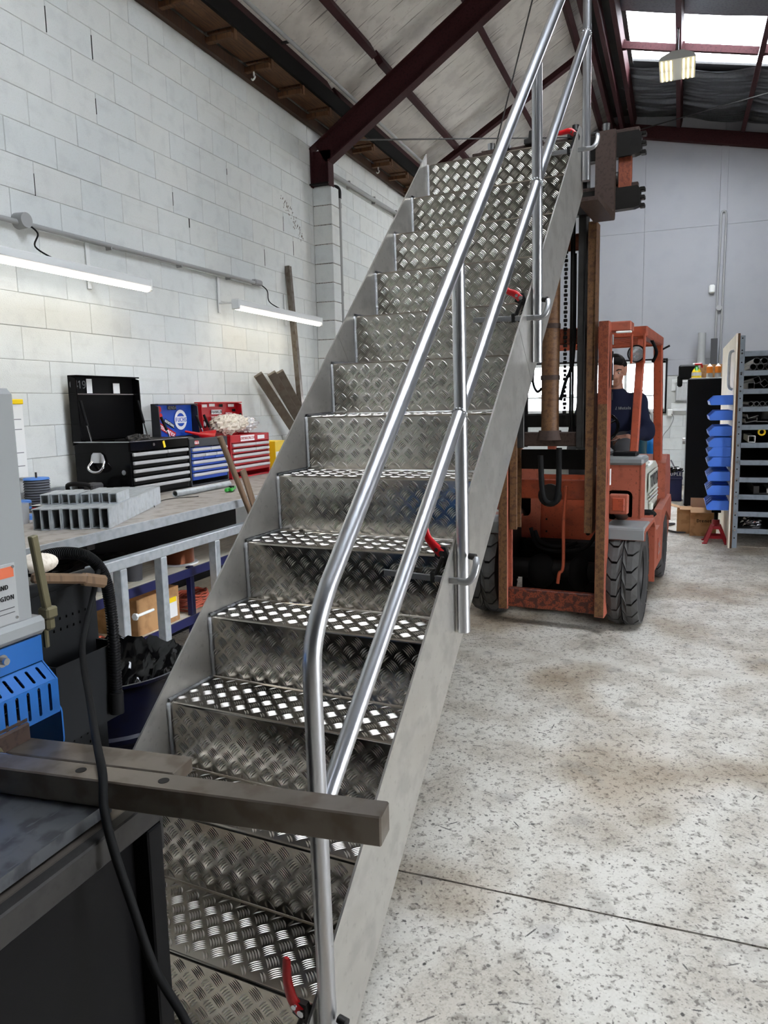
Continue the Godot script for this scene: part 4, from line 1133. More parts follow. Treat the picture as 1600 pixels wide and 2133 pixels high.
	for s in [-1.0, 1.0]:
		var lp := inst(o, "work_lamp", mb(Transform3D(Basis(V(1, 0, 0), V(0, 0, 1), V(0, -1, 0)), V(s * 0.415, 1.815, -0.5))).lathe([Vector2(0.0, -0.075), Vector2(0.03, -0.07), Vector2(0.055, -0.03), Vector2(0.062, 0.0), Vector2(0.058, 0.008), Vector2(0.052, 0.004)], 24).mesh(), M.black_plastic)
		part(lp, "reflector", mb(Transform3D(Basis(V(1, 0, 0), V(0, 0, 1), V(0, -1, 0)), V(s * 0.415, 1.815, -0.5))).lathe([Vector2(0.053, 0.002), Vector2(0.035, -0.025), Vector2(0.012, -0.04), Vector2(0.0, -0.04)], 24), M.chrome)
		part(lp, "lens", mb().cyl(V(s * 0.415, 1.815, -0.5), V(s * 0.415, 1.815, -0.497), 0.054, -1, 24), M.glass)
		part(lp, "lamp_hoop", mb().tube([V(s * 0.415 - 0.03, 1.95, -0.49), V(s * 0.415 - 0.03, 1.75, -0.485), V(s * 0.415 + 0.055, 1.75, -0.49), V(s * 0.415 + 0.055, 1.95, -0.49)], 0.009, 8), M.truck_orange)
	part(o, "mirror_stalk", mb().tube([V(0.48, 1.9, -1.62), V(0.54, 1.93, -1.62)], 0.008, 8), M.black_plastic)
	part(o, "grab_handle", mb().tube(curve([V(0.46, 1.95, -0.95), V(0.5, 1.85, -1.0), V(0.47, 1.78, -1.05)]), 0.012, 8), M.black_rubber)
	part(o, "mast_arm", mb().box(V(0.42, 1.94, 0.24), V(0.13, 0.06, 0.12), 0.008), orange)
	part(o, "mast_arm_lens", mb().box(V(0.44, 1.905, 0.29), V(0.09, 0.012, 0.03), 0.003), M.white_plastic)
	# stickers on the mast
	var mx := 0.383
	part(o, "mast_sticker", mb().box(V(mx, 1.68, 0.33), V(0.003, 0.22, 0.05)), M.ink)
	text(o, "sticker_number", "1", 0.11, M.ink_white, Transform3D(Basis(Vector3.UP, PI / 2), V(mx + 0.003, 1.70, 0.33)))
	text(o, "sticker_word", "OUT", 0.03, M.ink_white, Transform3D(Basis(Vector3.UP, PI / 2), V(mx + 0.003, 1.60, 0.33)), true, false, 0.8)
	part(o, "mast_sticker", mb().box(V(mx, 1.52, 0.33), V(0.003, 0.05, 0.04)), M.ink)
	part(o, "mast_sticker", mb().box(V(mx, 1.86, 0.33), V(0.003, 0.06, 0.04)), M.ink_grey)
	part(o, "mast_sticker", mb().box(V(mx, 1.02, 0.33), V(0.003, 0.1, 0.035)), M.paper)
	# seat, steering wheel, levers
	part(o, "seat", mb().box(V(0.12, 1.03, -1.1), V(0.46, 0.1, 0.46), 0.03), M.black_plastic)
	part(o, "seat_back", mb().box(V(0.12, 1.3, -1.36), V(0.44, 0.5, 0.1), 0.03, Basis(V(1, 0, 0), -0.12)), M.black_plastic)
	part(o, "steering_column", mb().cyl(V(0.12, 1.05, -0.45), V(0.12, 1.28, -0.64), 0.03, -1, 12), M.black_plastic)
	var sw := []
	for i in 25: sw.append(V(0.12 + 0.16 * cos(TAU * i / 24), 1.29 + 0.11 * sin(TAU * i / 24), -0.65 - 0.115 * sin(TAU * i / 24)))
	part(o, "steering_wheel", mb().tube(sw, 0.013, 8, false), M.black_gloss)
	for i in 3: part(o, "wheel_spoke", mb().cyl(V(0.12, 1.28, -0.645), sw[i * 8 + 2], 0.009, -1, 8), M.black_gloss)
	part(o, "lever", mb().tube(curve([V(0.1, 1.08, -0.5), V(0.16, 1.17, -0.6), V(0.29, 1.205, -0.68)]), 0.007, 8), M.chrome)

func nets(b: MB, shapes: Array, cell: float, k := 0.03) -> void:
	# surface nets over tapered capsules [a, b, ra, rb] and ellipsoids [centre, radii], joined by a smooth minimum; a fifth entry < 0 cuts away
	var lo := V(1e9, 1e9, 1e9); var hi := -lo
	for s in shapes:
		if s.size() == 2:
			lo = lo.min(s[0] - s[1]); hi = hi.max(s[0] + s[1])
		else:
			var r := maxf(s[2], s[3])
			lo = lo.min((s[0] as Vector3).min(s[1]) - V(r, r, r)); hi = hi.max((s[0] as Vector3).max(s[1]) + V(r, r, r))
	var pad := cell * 2.0 + k
	lo -= V(pad, pad, pad); hi += V(pad, pad, pad)
	var nx := int((hi.x - lo.x) / cell) + 2; var ny := int((hi.y - lo.y) / cell) + 2; var nzz := int((hi.z - lo.z) / cell) + 2
	var d := PackedFloat32Array(); d.resize(nx * ny * nzz); d.fill(1.0)
	for s in shapes:
		var a: Vector3 = s[0]
		var l2 := a; var h2 := a; var ell: bool = s.size() == 2
		var e := a; var ra := 0.0; var rb := 0.0; var rv := V(1, 1, 1)
		if ell:
			rv = s[1]; l2 = a - rv; h2 = a + rv
		else:
			e = s[1]; ra = s[2]; rb = s[3]
			var r := maxf(ra, rb)
			l2 = a.min(e) - V(r, r, r); h2 = a.max(e) + V(r, r, r)
		var ab := e - a
		var q2 := maxf(ab.length_squared(), 1e-9)
		var i0 := maxi(0, int((l2.x - pad - lo.x) / cell)); var i1 := mini(nx - 1, int((h2.x + pad - lo.x) / cell) + 1)
		var j0 := maxi(0, int((l2.y - pad - lo.y) / cell)); var j1 := mini(ny - 1, int((h2.y + pad - lo.y) / cell) + 1)
		var k0 := maxi(0, int((l2.z - pad - lo.z) / cell)); var k1 := mini(nzz - 1, int((h2.z + pad - lo.z) / cell) + 1)
		var cut: bool = s.size() > 4 and s[4] < 0
		for kk in range(k0, k1 + 1):
			for jj in range(j0, j1 + 1):
				for ii in range(i0, i1 + 1):
					var p := V(lo.x + ii * cell, lo.y + jj * cell, lo.z + kk * cell)
					var f := 0.0
					if ell:
						var q := (p - a) / rv
						var ql := q.length()
						f = ql * (ql - 1.0) / maxf((q / rv).length(), 1e-6)
					else:
						var t := clampf((p - a).dot(ab) / q2, 0, 1)
						f = (p - a - ab * t).length() - lerpf(ra, rb, t)
					var at := (kk * ny + jj) * nx + ii
					var g := d[at]
					if cut:
						d[at] = maxf(g, -f)
					else:
						var h := maxf(k - absf(g - f), 0.0) / k
						d[at] = minf(g, f) - h * h * k * 0.25
	# one vertex per crossed cell
	var id := PackedInt32Array(); id.resize(nx * ny * nzz); id.fill(-1)
	var ps := PackedVector3Array(); var ns := PackedVector3Array()
	var row := nx; var lay := nx * ny
	for kk in nzz - 1:
		for jj in ny - 1:
			for ii in nx - 1:
				var at := (kk * ny + jj) * nx + ii
				var c0 := d[at]
				var neg := 0
				var v8 := [c0, d[at + 1], d[at + row], d[at + row + 1], d[at + lay], d[at + lay + 1], d[at + lay + row], d[at + lay + row + 1]]
				for q in 8:
					if v8[q] < 0.0: neg += 1
				if neg == 0 or neg == 8: continue
				var sum := V(0, 0, 0); var cnt := 0
				for ed in [[0, 1], [2, 3], [4, 5], [6, 7], [0, 2], [1, 3], [4, 6], [5, 7], [0, 4], [1, 5], [2, 6], [3, 7]]:
					var x0: float = v8[ed[0]]; var x1: float = v8[ed[1]]
					if (x0 < 0.0) != (x1 < 0.0):
						var t := x0 / (x0 - x1)
						var p0 := V(ed[0] & 1, (ed[0] >> 1) & 1, ed[0] >> 2); var p1 := V(ed[1] & 1, (ed[1] >> 1) & 1, ed[1] >> 2)
						sum += p0.lerp(p1, t); cnt += 1
				id[at] = ps.size()
				ps.append(lo + (V(ii, jj, kk) + sum / cnt) * cell)
				ns.append(V(v8[1] + v8[3] + v8[5] + v8[7] - v8[0] - v8[2] - v8[4] - v8[6], v8[2] + v8[3] + v8[6] + v8[7] - v8[0] - v8[1] - v8[4] - v8[5], v8[4] + v8[5] + v8[6] + v8[7] - v8[0] - v8[1] - v8[2] - v8[3]).normalized())
	for kk in range(1, nzz - 1):
		for jj in range(1, ny - 1):
			for ii in range(1, nx - 1):
				var at := (kk * ny + jj) * nx + ii
				var s0 := d[at] < 0.0
				for ax in 3:
					var st := 1 if ax == 0 else row if ax == 1 else lay
					if s0 == (d[at + st] < 0.0): continue
					var u := row if ax == 0 else lay if ax == 1 else 1
					var w := lay if ax == 0 else 1 if ax == 1 else row
					var a := id[at]; var bb := id[at - u]; var c := id[at - u - w]; var e := id[at - w]
					if a < 0 or bb < 0 or c < 0 or e < 0: continue
					b.tri(ps[a], ps[bb], ps[c], ns[a], ns[bb], ns[c]); b.tri(ps[a], ps[c], ps[e], ns[a], ns[c], ns[e])

func driver() -> void:
	var o := thing("person", "driver in a navy work shirt sitting at the forklift's wheel, looking down", "person", TRUCK_AT, TRUCK_TURN)
	var pel := V(0.14, 1.19, -1.1); var chest := V(0.165, 1.42, -1.1); var neck := V(0.19, 1.575, -1.05); var head := V(0.195, 1.715, -1.01)
	var sr := V(0.36, 1.48, -1.08); var sl := V(-0.03, 1.48, -1.08)
	var er := V(0.43, 1.25, -0.98); var el := V(-0.08, 1.25, -0.95)
	var wr := V(0.345, 1.215, -0.77); var wl := V(0.02, 1.31, -0.72)
	var hr := V(0.24, 1.17, -1.08); var hl := V(0.04, 1.17, -1.08)
	var kr := V(0.33, 1.13, -0.68); var kl := V(-0.02, 1.13, -0.68)
	var fr := V(0.31, 0.68, -0.7); var fl := V(-0.02, 0.68, -0.7)
	var skin := mb()
	nets(skin, [[pel, chest, 0.12, 0.13], [chest, neck, 0.12, 0.055], [sl, sr, 0.055, 0.055], [sr, er, 0.048, 0.042], [er, wr, 0.04, 0.028], [sl, el, 0.048, 0.042], [el, wl, 0.04, 0.028], [hr, kr, 0.075, 0.055], [hl, kl, 0.075, 0.055], [kr, fr, 0.052, 0.035], [kl, fl, 0.052, 0.035], [neck, head - V(0, 0.04, 0), 0.058, 0.058]], 0.014, 0.04)
	# head: skull, jaw, brow, nose, lips, ears; face towards +z, tipped down a little
	var hd := mb(Transform3D(Basis(V(1, 0, 0), 0.22) * Basis(V(0, 1, 0), 0.12), head))
	var hs := [[V(0, 0.03, -0.015), V(0.077, 0.092, 0.095)], [V(0, -0.03, 0.012), V(0.064, 0.085, 0.078)], [V(0, -0.085, 0.04), V(0.036, 0.03, 0.036)], [V(-0.03, 0.018, 0.076), V(0.03, 0.018, 0.076), 0.011, 0.011], [V(0, 0.008, 0.083), V(0, -0.03, 0.104), 0.007, 0.013], [V(-0.014, -0.032, 0.09), V(0.014, -0.032, 0.09), 0.009, 0.009], [V(-0.018, -0.058, 0.08), V(0.018, -0.058, 0.08), 0.008, 0.008], [V(-0.016, -0.069, 0.078), V(0.016, -0.069, 0.078), 0.008, 0.008], [V(-0.048, -0.02, 0.055), V(0.022, 0.022, 0.02)], [V(0.048, -0.02, 0.055), V(0.022, 0.022, 0.02)], [V(0, -0.12, -0.02), V(0, -0.17, -0.035), 0.055, 0.06]]
	for s in [-1.0, 1.0]:
		hs.append([V(s * 0.08, 0.02, -0.008), V(s * 0.076, -0.03, -0.002), 0.014, 0.008])
		hs.append([V(s * 0.022, 0.0, 0.092), V(s * 0.042, 0.0, 0.088), 0.008, 0.008, -1])
	nets(hd, hs, 0.0045, 0.014)
	for i in hd.v.size():
		skin.v.append(hd.v[i]); skin.n.append(hd.n[i])
	# hands: palm, four bent fingers of unequal length, a thumb from the side
	for h in [[wr, V(-0.72, -0.1, 0.55), V(0.2, 0.95, 0.25), 1.0], [wl, V(0.35, 0.2, 0.9), V(0, 0.8, -0.5), -1.0]]:
		var f: Vector3 = (h[1] as Vector3).normalized(); var up: Vector3 = h[2]; up = (up - f * up.dot(f)).normalized()
		var sd: Vector3 = f.cross(up) * h[3]
		var w0: Vector3 = h[0]
		var hs2 := [[w0 - f * 0.03, w0 + f * 0.02, 0.027, 0.026]]
		for i in 4:
			var off := sd * (i - 1.5) * 0.021
			hs2.append([w0 + f * 0.02 + off * 0.7, w0 + f * 0.085 + off, 0.017, 0.0125])
			var kn := w0 + f * 0.085 + off
			var ln: float = [0.034, 0.04, 0.037, 0.028][i]
			var p1 := kn + (f * 0.75 - up * 0.55).normalized() * ln
			var p2 := p1 + (-f * 0.1 - up).normalized() * ln * 0.75
			var p3 := p2 + (-f * 0.8 - up * 0.5).normalized() * ln * 0.6
			hs2.append([kn, p1, 0.0105, 0.0095]); hs2.append([p1, p2, 0.0095, 0.009]); hs2.append([p2, p3, 0.009, 0.0075])
		var th := w0 + f * 0.03 - sd * 0.03
		var t1 := th + (f * 0.6 - sd * 0.6 - up * 0.3).normalized() * 0.04
		hs2.append([w0 + f * 0.012 - sd * 0.012, th, 0.016, 0.014]); hs2.append([th, t1, 0.013, 0.011]); hs2.append([t1, t1 + (f * 0.8 - up * 0.6).normalized() * 0.03, 0.011, 0.009])
		nets(skin, hs2, 0.004, 0.006)
	var body := part(o, "body", skin, M.skin)
	var shirt := mb()
	nets(shirt, [[pel - V(0, 0.03, 0), chest, 0.15, 0.155], [chest + V(0.06, 0, 0), pel + V(0.05, 0, 0), 0.13, 0.13], [chest - V(0.06, 0, 0), pel - V(0.05, 0, 0), 0.13, 0.13], [sl - V(0, 0.01, 0), sr - V(0, 0.01, 0), 0.072, 0.072], [chest, neck - V(0, 0.045, 0), 0.13, 0.085], [sr, er, 0.068, 0.06], [er, wr.lerp(er, 0.12), 0.06, 0.045], [sl, el, 0.068, 0.06], [el, wl.lerp(el, 0.12), 0.06, 0.045], [er + V(0.02, 0.03, 0), er + V(0.02, -0.02, -0.02), 0.05, 0.05]], 0.012, 0.035)
	part(body, "shirt", shirt, M.shirt_navy)
	var col := mb()
	var cp := []
	for i in 17: cp.append(neck + V(0.07 * cos(TAU * i / 16), -0.03 + 0.025 * -sin(TAU * i / 16) , 0.068 * sin(TAU * i / 16)))
	part(body, "collar", mb().tube(cp, 0.014, 8, false), M.shirt_navy)
	var badge := Transform3D(Basis(V(1, 0, 0), -0.12), V(0.26, 1.43, -0.952))
	text(body, "shirt_badge", "CE Metals", 0.022, M.ink_grey, badge, true)
	var tr := mb()
	nets(tr, [[hl, hr, 0.11, 0.11], [hr, kr, 0.095, 0.075], [hl, kl, 0.095, 0.075], [kr, fr + V(0, 0.04, 0), 0.073, 0.058], [kl, fl + V(0, 0.04, 0), 0.073, 0.058]], 0.013, 0.03)
	part(body, "trousers", tr, M.trousers)
	var bt := mb()
	for f in [fr, fl]: nets(bt, [[f + V(0, 0.03, -0.01), f + V(0, -0.02, 0.0), 0.05, 0.05], [f + V(0, -0.035, -0.02), f + V(0, -0.04, 0.12), 0.045, 0.042]], 0.01, 0.02)
	part(body, "boots", bt, M.black_rubber)
	# hair and eyes
	var hr2 := mb(hd.xf)
	var hq := [[V(0, 0.05, -0.025), V(0.083, 0.083, 0.096)], [V(-0.04, 0.085, 0.05), V(0.04, 0.085, 0.05), 0.028, 0.028], [V(0, 0.0, -0.06), V(0.076, 0.07, 0.052)], [V(-0.074, 0.01, -0.03), V(-0.074, 0.05, -0.02), 0.014, 0.016], [V(0.074, 0.01, -0.03), V(0.074, 0.05, -0.02), 0.014, 0.016]]
	hq.append([V(-0.05, 0.005, 0.11), V(0.05, 0.005, 0.11), 0.055, 0.055, -1])
	nets(hr2, hq, 0.005, 0.012)
	part(body, "hair", hr2, M.hair)
	for s in [-1.0, 1.0]:
		var ey := mb(hd.xf).blob(V(s * 0.031, 0.0, 0.0725), V(0.0105, 0.006, 0.0105), 0, 1, 8)
		var eo := part(body, "eye", ey, M.eye_white)
		part(eo, "iris", mb(hd.xf).blob(V(s * 0.031, -0.001, 0.0795), V(0.005, 0.0048, 0.0045), 0, 1, 6), M.hair)
		part(body, "eyebrow", mb(hd.xf).tube([V(s * 0.014, 0.022, 0.088), V(s * 0.03, 0.028, 0.085), V(s * 0.05, 0.022, 0.07)], 0.0045, 6), M.hair)

func area(at: Vector3, size: Vector2, energy: float, col: Color, bas: Basis, called: String) -> void:
	var l := AreaLight3D.new(); l.name = called; l.area_size = size; l.light_energy = energy; l.light_color = col
	l.area_normalize_energy = true; l.shadow_enabled = true; l.area_range = 30.0; l.area_attenuation = 2.0
	l.transform = Transform3D(bas, at); add_child(l, true)
const FACE_DOWN := Basis(Vector3(1, 0, 0), Vector3(0, 0, -1), Vector3(0, 1, 0))

func wall_fittings() -> void:
	# conduit along the wall with junction boxes
	var c := thing("conduit", "long grey conduit with junction box running along the block wall above the lamps", "conduit")
	part(c, "pipe", mb().cyl(V(XL + 0.035, 2.61, -2.6), V(XL + 0.035, 2.64, -6.32), 0.016, -1, 12), M.conduit_grey)
	part(c, "junction_box", mb().cyl(V(XL + 0.0, 2.632, -3.64), V(XL + 0.075, 2.632, -3.64), 0.048, 0.044, 18), M.conduit_grey)
	part(c, "junction_box", mb().box(V(XL + 0.03, 2.645, -6.38), V(0.06, 0.05, 0.13), 0.012), M.conduit_grey)
	for z in [-3.2, -4.4, -5.2, -5.9]: part(c, "saddle", mb().box(V(XL + 0.02, 2.60 + 0.008 * (-z - 2.6), z), V(0.06, 0.04, 0.012), 0.003), M.conduit_grey)
	# two tube lamps on wall brackets
	for L in [[-2.89, -4.46, "long lit tube lamp over the workbench, nearer the machine", [-3.05, -4.2], V(XL + 0.05, 2.62, -3.66), -3.6], [-5.59, -7.16, "lit tube lamp on a wall bracket beside the block pier", [-5.76, -6.95], V(XL + 0.03, 2.64, -6.44), -6.35]]:
		var x := -3.44; var y := 2.36
		var z0: float = L[0]; var z1: float = L[1]; var zm := (z0 + z1) / 2
		var lp := thing("tube_lamp", L[2], "lamp", V(x, y, zm), 0, "tube lamps on the block wall")
		part(lp, "housing", mb().box(V(0, 0.0, 0), V(0.075, 0.055, z0 - z1), 0.008), M.white_enamel)
		var diff := mb(Transform3D(Basis(), V(0, -0.0285, 0)))
		var pr := []
		for i in 7: pr.append(Vector2(0.034 * cos(PI + PI * i / 6), 0.03 * sin(PI + PI * i / 6)))
		diff.prism(pr, -(z0 - z1) / 2 + 0.01, (z0 - z1) / 2 - 0.01)
		part(lp, "tube_diffuser", diff, M.led_white, "glowing white tube")
		for s in [-1.0, 1.0]: part(lp, "end_cap", mb().box(V(0, -0.012, s * (z0 - z1) / 2), V(0.08, 0.085, 0.022), 0.008), M.white_enamel)
		for bz in L[3]:
			part(lp, "wall_bracket", mb().box(V(XL + 0.01 - x, 0.1, bz - zm), V(0.012, 0.3, 0.035), 0.002).box(V((XL - x) / 2 + 0.004, 0.03, bz - zm), V(x - XL - 0.01, 0.012, 0.03), 0.002), M.white_enamel)
		var cb: Vector3 = L[4]
		part(lp, "lamp_cable", mb().tube(curve([cb - V(x, y, zm), cb - V(x, y, zm) + V(0.06, -0.06, -0.02), V(-0.1, 0.1, L[5] - zm + 0.02), V(0, 0.03, L[5] - zm)]), 0.005, 8), M.black_rubber)
		area(V(x, y - 0.07, zm), Vector2(0.07, z0 - z1), LED, Color(1.0, 0.96, 0.88), FACE_DOWN, "tube_lamp_light")
	# drain pipe behind the pier and the far conduit
	var dp := thing("drain_pipe", "grey drain pipe with black elbow beside the block pier", "pipe")
	part(dp, "pipe", mb().cyl(V(-3.66, 1.0, -8.25), V(-3.66, 3.86, -8.25), 0.022, -1, 12), M.conduit_grey)
	part(dp, "elbow", mb().tube(curve([V(-3.66, 3.82, -8.25), V(-3.66, 3.9, -8.25), V(-3.67, 3.93, -8.22), V(-3.71, 3.94, -8.2)]), 0.027, 12), M.black_plastic)
	for y in [3.72, 2.75]: part(dp, "bracket", mb().cyl(V(-3.66, y, -8.25), V(-3.66, y + 0.05, -8.25), 0.028, -1, 12).box(V(-3.69, y + 0.025, -8.25), V(0.05, 0.02, 0.02)), M.conduit_grey)
	var fc := thing("conduit", "pale pipe running along the wall under the timber beyond the pier", "pipe")
	part(fc, "pipe", mb().cyl(V(-3.68, 4.05, -7.9), V(-3.68, 4.12, -13.9), 0.026, -1, 12), M.conduit_grey)
	for z in [-8.6, -9.4, -10.2]: part(fc, "saddle", mb().box(V(-3.69, 4.05 + 0.0117 * (-z - 7.9), z), V(0.05, 0.09, 0.02), 0.004), M.conduit_grey)
	var gp := thing("gas_pipe", "grey pipe fixed along the lowest purlin under the ceiling", "pipe")
	part(gp, "pipe", mb().cyl(V(-3.3, 4.70, -3.0), V(-3.3, 4.70, -13.8), 0.018, -1, 10), M.conduit_grey)
	for z in [-4.5, -6.5, -8.5, -10.5]: part(gp, "clip", mb().box(V(-3.345, 4.71, z), V(0.11, 0.015, 0.03)), M.dark_steel)
	# timber eaves: wall plate, noggings, lining boards, fascia
	var ev := structure("trim_1", "dark timber eaves boards with noggings along the top of the block wall")
	part(ev, "wall_plate", mb().box(V(-3.685, 4.44, -4.0), V(0.05, 0.09, 20)), M.dark_timber)
	part(ev, "fascia", mb().box(V(-3.395, 4.585, -4.0), V(0.03, 0.15, 20)), M.grease_matt)
	var z := -2.7
	while z > -13.8:
		part(ev, "nogging", mb().box(V(-3.545, 4.45, z), V(0.26, 0.045, 0.05), 0.004), M.old_timber)
		part(ev, "cleat", mb().box(V(-3.42, 4.51, z - 0.03), V(0.03, 0.16, 0.045), 0.004), M.old_timber)
		part(ev, "lining_board", mb().box(V(-3.54, 4.52, z - 0.3), V(0.26, 0.02, 0.56), 0.003), M.old_timber)
		z -= 0.6
	for zz in [-6.3, -9.3]:
		var hk := one("hook", mb().tube(curve([V(0, 0, 0), V(0, -0.03, 0), V(0.015, -0.05, 0.01), V(0.0, -0.075, 0.02), V(-0.02, -0.06, 0.01)]), 0.008, 8), M.white_plastic, "white screw hook under the eaves timber %s the pier" % ("before" if zz > -7 else "beyond"), "hook", V(-3.58, 4.428, zz))
	# steel lengths leaning on the wall by the pier
	var tall := thing("steel_tube", "tall square steel tube leaning on the block wall behind the lamp", "steel tube", V(-3.53, 0.95, -6.93))
	var tb := mb()
	for w in [[0.0235, 0], [-0.0235, 0]]:
		tb.bar(V(w[0], 0, 0), V(-0.16 + w[0], 1.94, -0.08), 0.003, 0.05, 0, V(0, 0, 1)); tb.bar(V(0, 0, w[0]), V(-0.16, 1.94, -0.08 + w[0]), 0.05, 0.003, 0, V(0, 0, 1))
	part(tall, "tube_wall", tb, M.mill_steel)
	var flats := [[V(-3.46, 0.95, -6.98), V(-3.64, 1.80, -6.24), 0.085, "first"], [V(-3.46, 0.95, -7.16), V(-3.64, 1.82, -6.49), 0.085, "second"], [V(-3.48, 0.95, -7.3), V(-3.64, 1.84, -6.65), 0.08, "third"]]
	for f in flats:
		one("steel_offcut", mb().bar(f[0], f[1], f[2], 0.04, 0.003, V(0.5, 0, 0.85)), M.mill_steel, "flat steel offcut leaning on the wall behind the red tool chest, %s along" % f[3], "steel bar", Vector3.ZERO, 0, "steel offcuts leaning on the wall")
	# plastic wrapped chart hanging at the edge of the machine
	var ct := thing("wall_chart", "clear plastic sleeve of papers with a yellow top hanging on the block wall", "chart", V(XL + 0.02, 1.1, -3.46))
	part(ct, "sleeve", mb().box(V(0.0, 0.23, 0.0), V(0.006, 0.44, 0.15), 0.002), M.paper)
	part(ct, "header", mb().box(V(0.003, 0.465, 0.0), V(0.012, 0.03, 0.16), 0.004), M.yellow)
	for y in [0.08, 0.16, 0.3, 0.36]: part(ct, "print_line", mb().box(V(0.0035, y, 0.0), V(0.001, 0.005, 0.11)), M.ink_grey)

const LED := 0.27
const BY := 0.95

func sticker(p: Node, x: Transform3D, w: float, h: float, m: Material, words := "", tm: Material = null, th := 0.0) -> void:
	inst(p, "sticker", mb().box(V(0, 0, 0), V(w, h, 0.0012)).mesh(), m, x)
	if words: text(p, "lettering", words, th if th > 0 else h * 0.75, tm, x * Transform3D(Basis(), V(0, 0, 0.0012)))

func tool_chest(label: String, xf: float, xb: float, z0: float, z1: float, h: float, lid: float, body: Material, face: Material, rows: Array, grip: Material, inner: Material) -> Node3D:
	var t := thing("tool_chest", label, "tool chest", V((xf + xb) / 2, BY, (z0 + z1) / 2), 0, "tool chests on the workbench")
	var hx := (xf - xb) / 2; var w := z0 - z1
	var b := mb()
	b.box(V(-hx + 0.004, h / 2, 0), V(0.008, h, w), 0.002).box(V(0, 0.006, 0), V(2 * hx, 0.012, w), 0.002)
	for s in [-1.0, 1.0]: b.box(V(0, h / 2, s * (w / 2 - 0.006)), V(2 * hx, h, 0.012), 0.004)
	b.box(V(hx - 0.006, h - 0.03, 0), V(0.012, 0.06, w), 0.003)
	part(t, "case", b, body)
	part(t, "tray_floor", mb().box(V(0, h - 0.08, 0), V(2 * hx - 0.02, 0.006, w - 0.02)), inner)
	var y := h - 0.065
	for r in rows:
		var hh: float = r[0]
		var zz := w / 2 - 0.018
		for part_w in r[1]:
			var dw: float = part_w * (w - 0.036)
			var dr := part(t, "drawer", mb().box(V(hx - 0.01, y - hh / 2, zz - dw / 2), V(0.02, hh - 0.006, dw - 0.004), 0.003), face)
			part(dr, "handle", mb().box(V(hx + 0.006, y - 0.015, zz - dw / 2), V(0.02, 0.022, dw - 0.006), 0.005), grip, "bright metal handle strip")
			zz -= dw
		y -= hh
	# lid standing open
	var lb := mb()
	var lx := -hx - 0.01
	lb.box(V(lx, h + lid / 2, 0), V(0.008, lid, w), 0.002)
	for s in [-1.0, 1.0]:
		lb.xf = Transform3D(Basis(), V(0, 0, s * (w / 2 - 0.005)))
		lb.prism([Vector2(lx, h - 0.02), Vector2(lx + 0.07, h), Vector2(lx + 0.06, h + lid - 0.02), Vector2(lx, h + lid)], -0.005, 0.005)
	lb.xf = Transform3D()
	lb.box(V(lx + 0.03, h + lid - 0.005, 0), V(0.07, 0.01, w), 0.003)
	var ld := part(t, "lid", lb, body)
	part(ld, "lid_lining", mb().box(V(lx + 0.006, h + lid * 0.5, 0), V(0.004, lid - 0.02, w - 0.03)), inner)
	for s in [-1.0, 1.0]:
		var a := V(lx + 0.06, h + lid * 0.62, s * (w / 2 - 0.03)); var c := V(lx + 0.13, h + 0.0, s * (w / 2 - 0.03))
		var st := part(t, "gas_strut", mb().cyl(a, a.lerp(c, 0.6), 0.01, -1, 10), M.black_paint)
		part(st, "rod", mb().cyl(a.lerp(c, 0.6), c, 0.005, -1, 8), M.chrome)
	return t

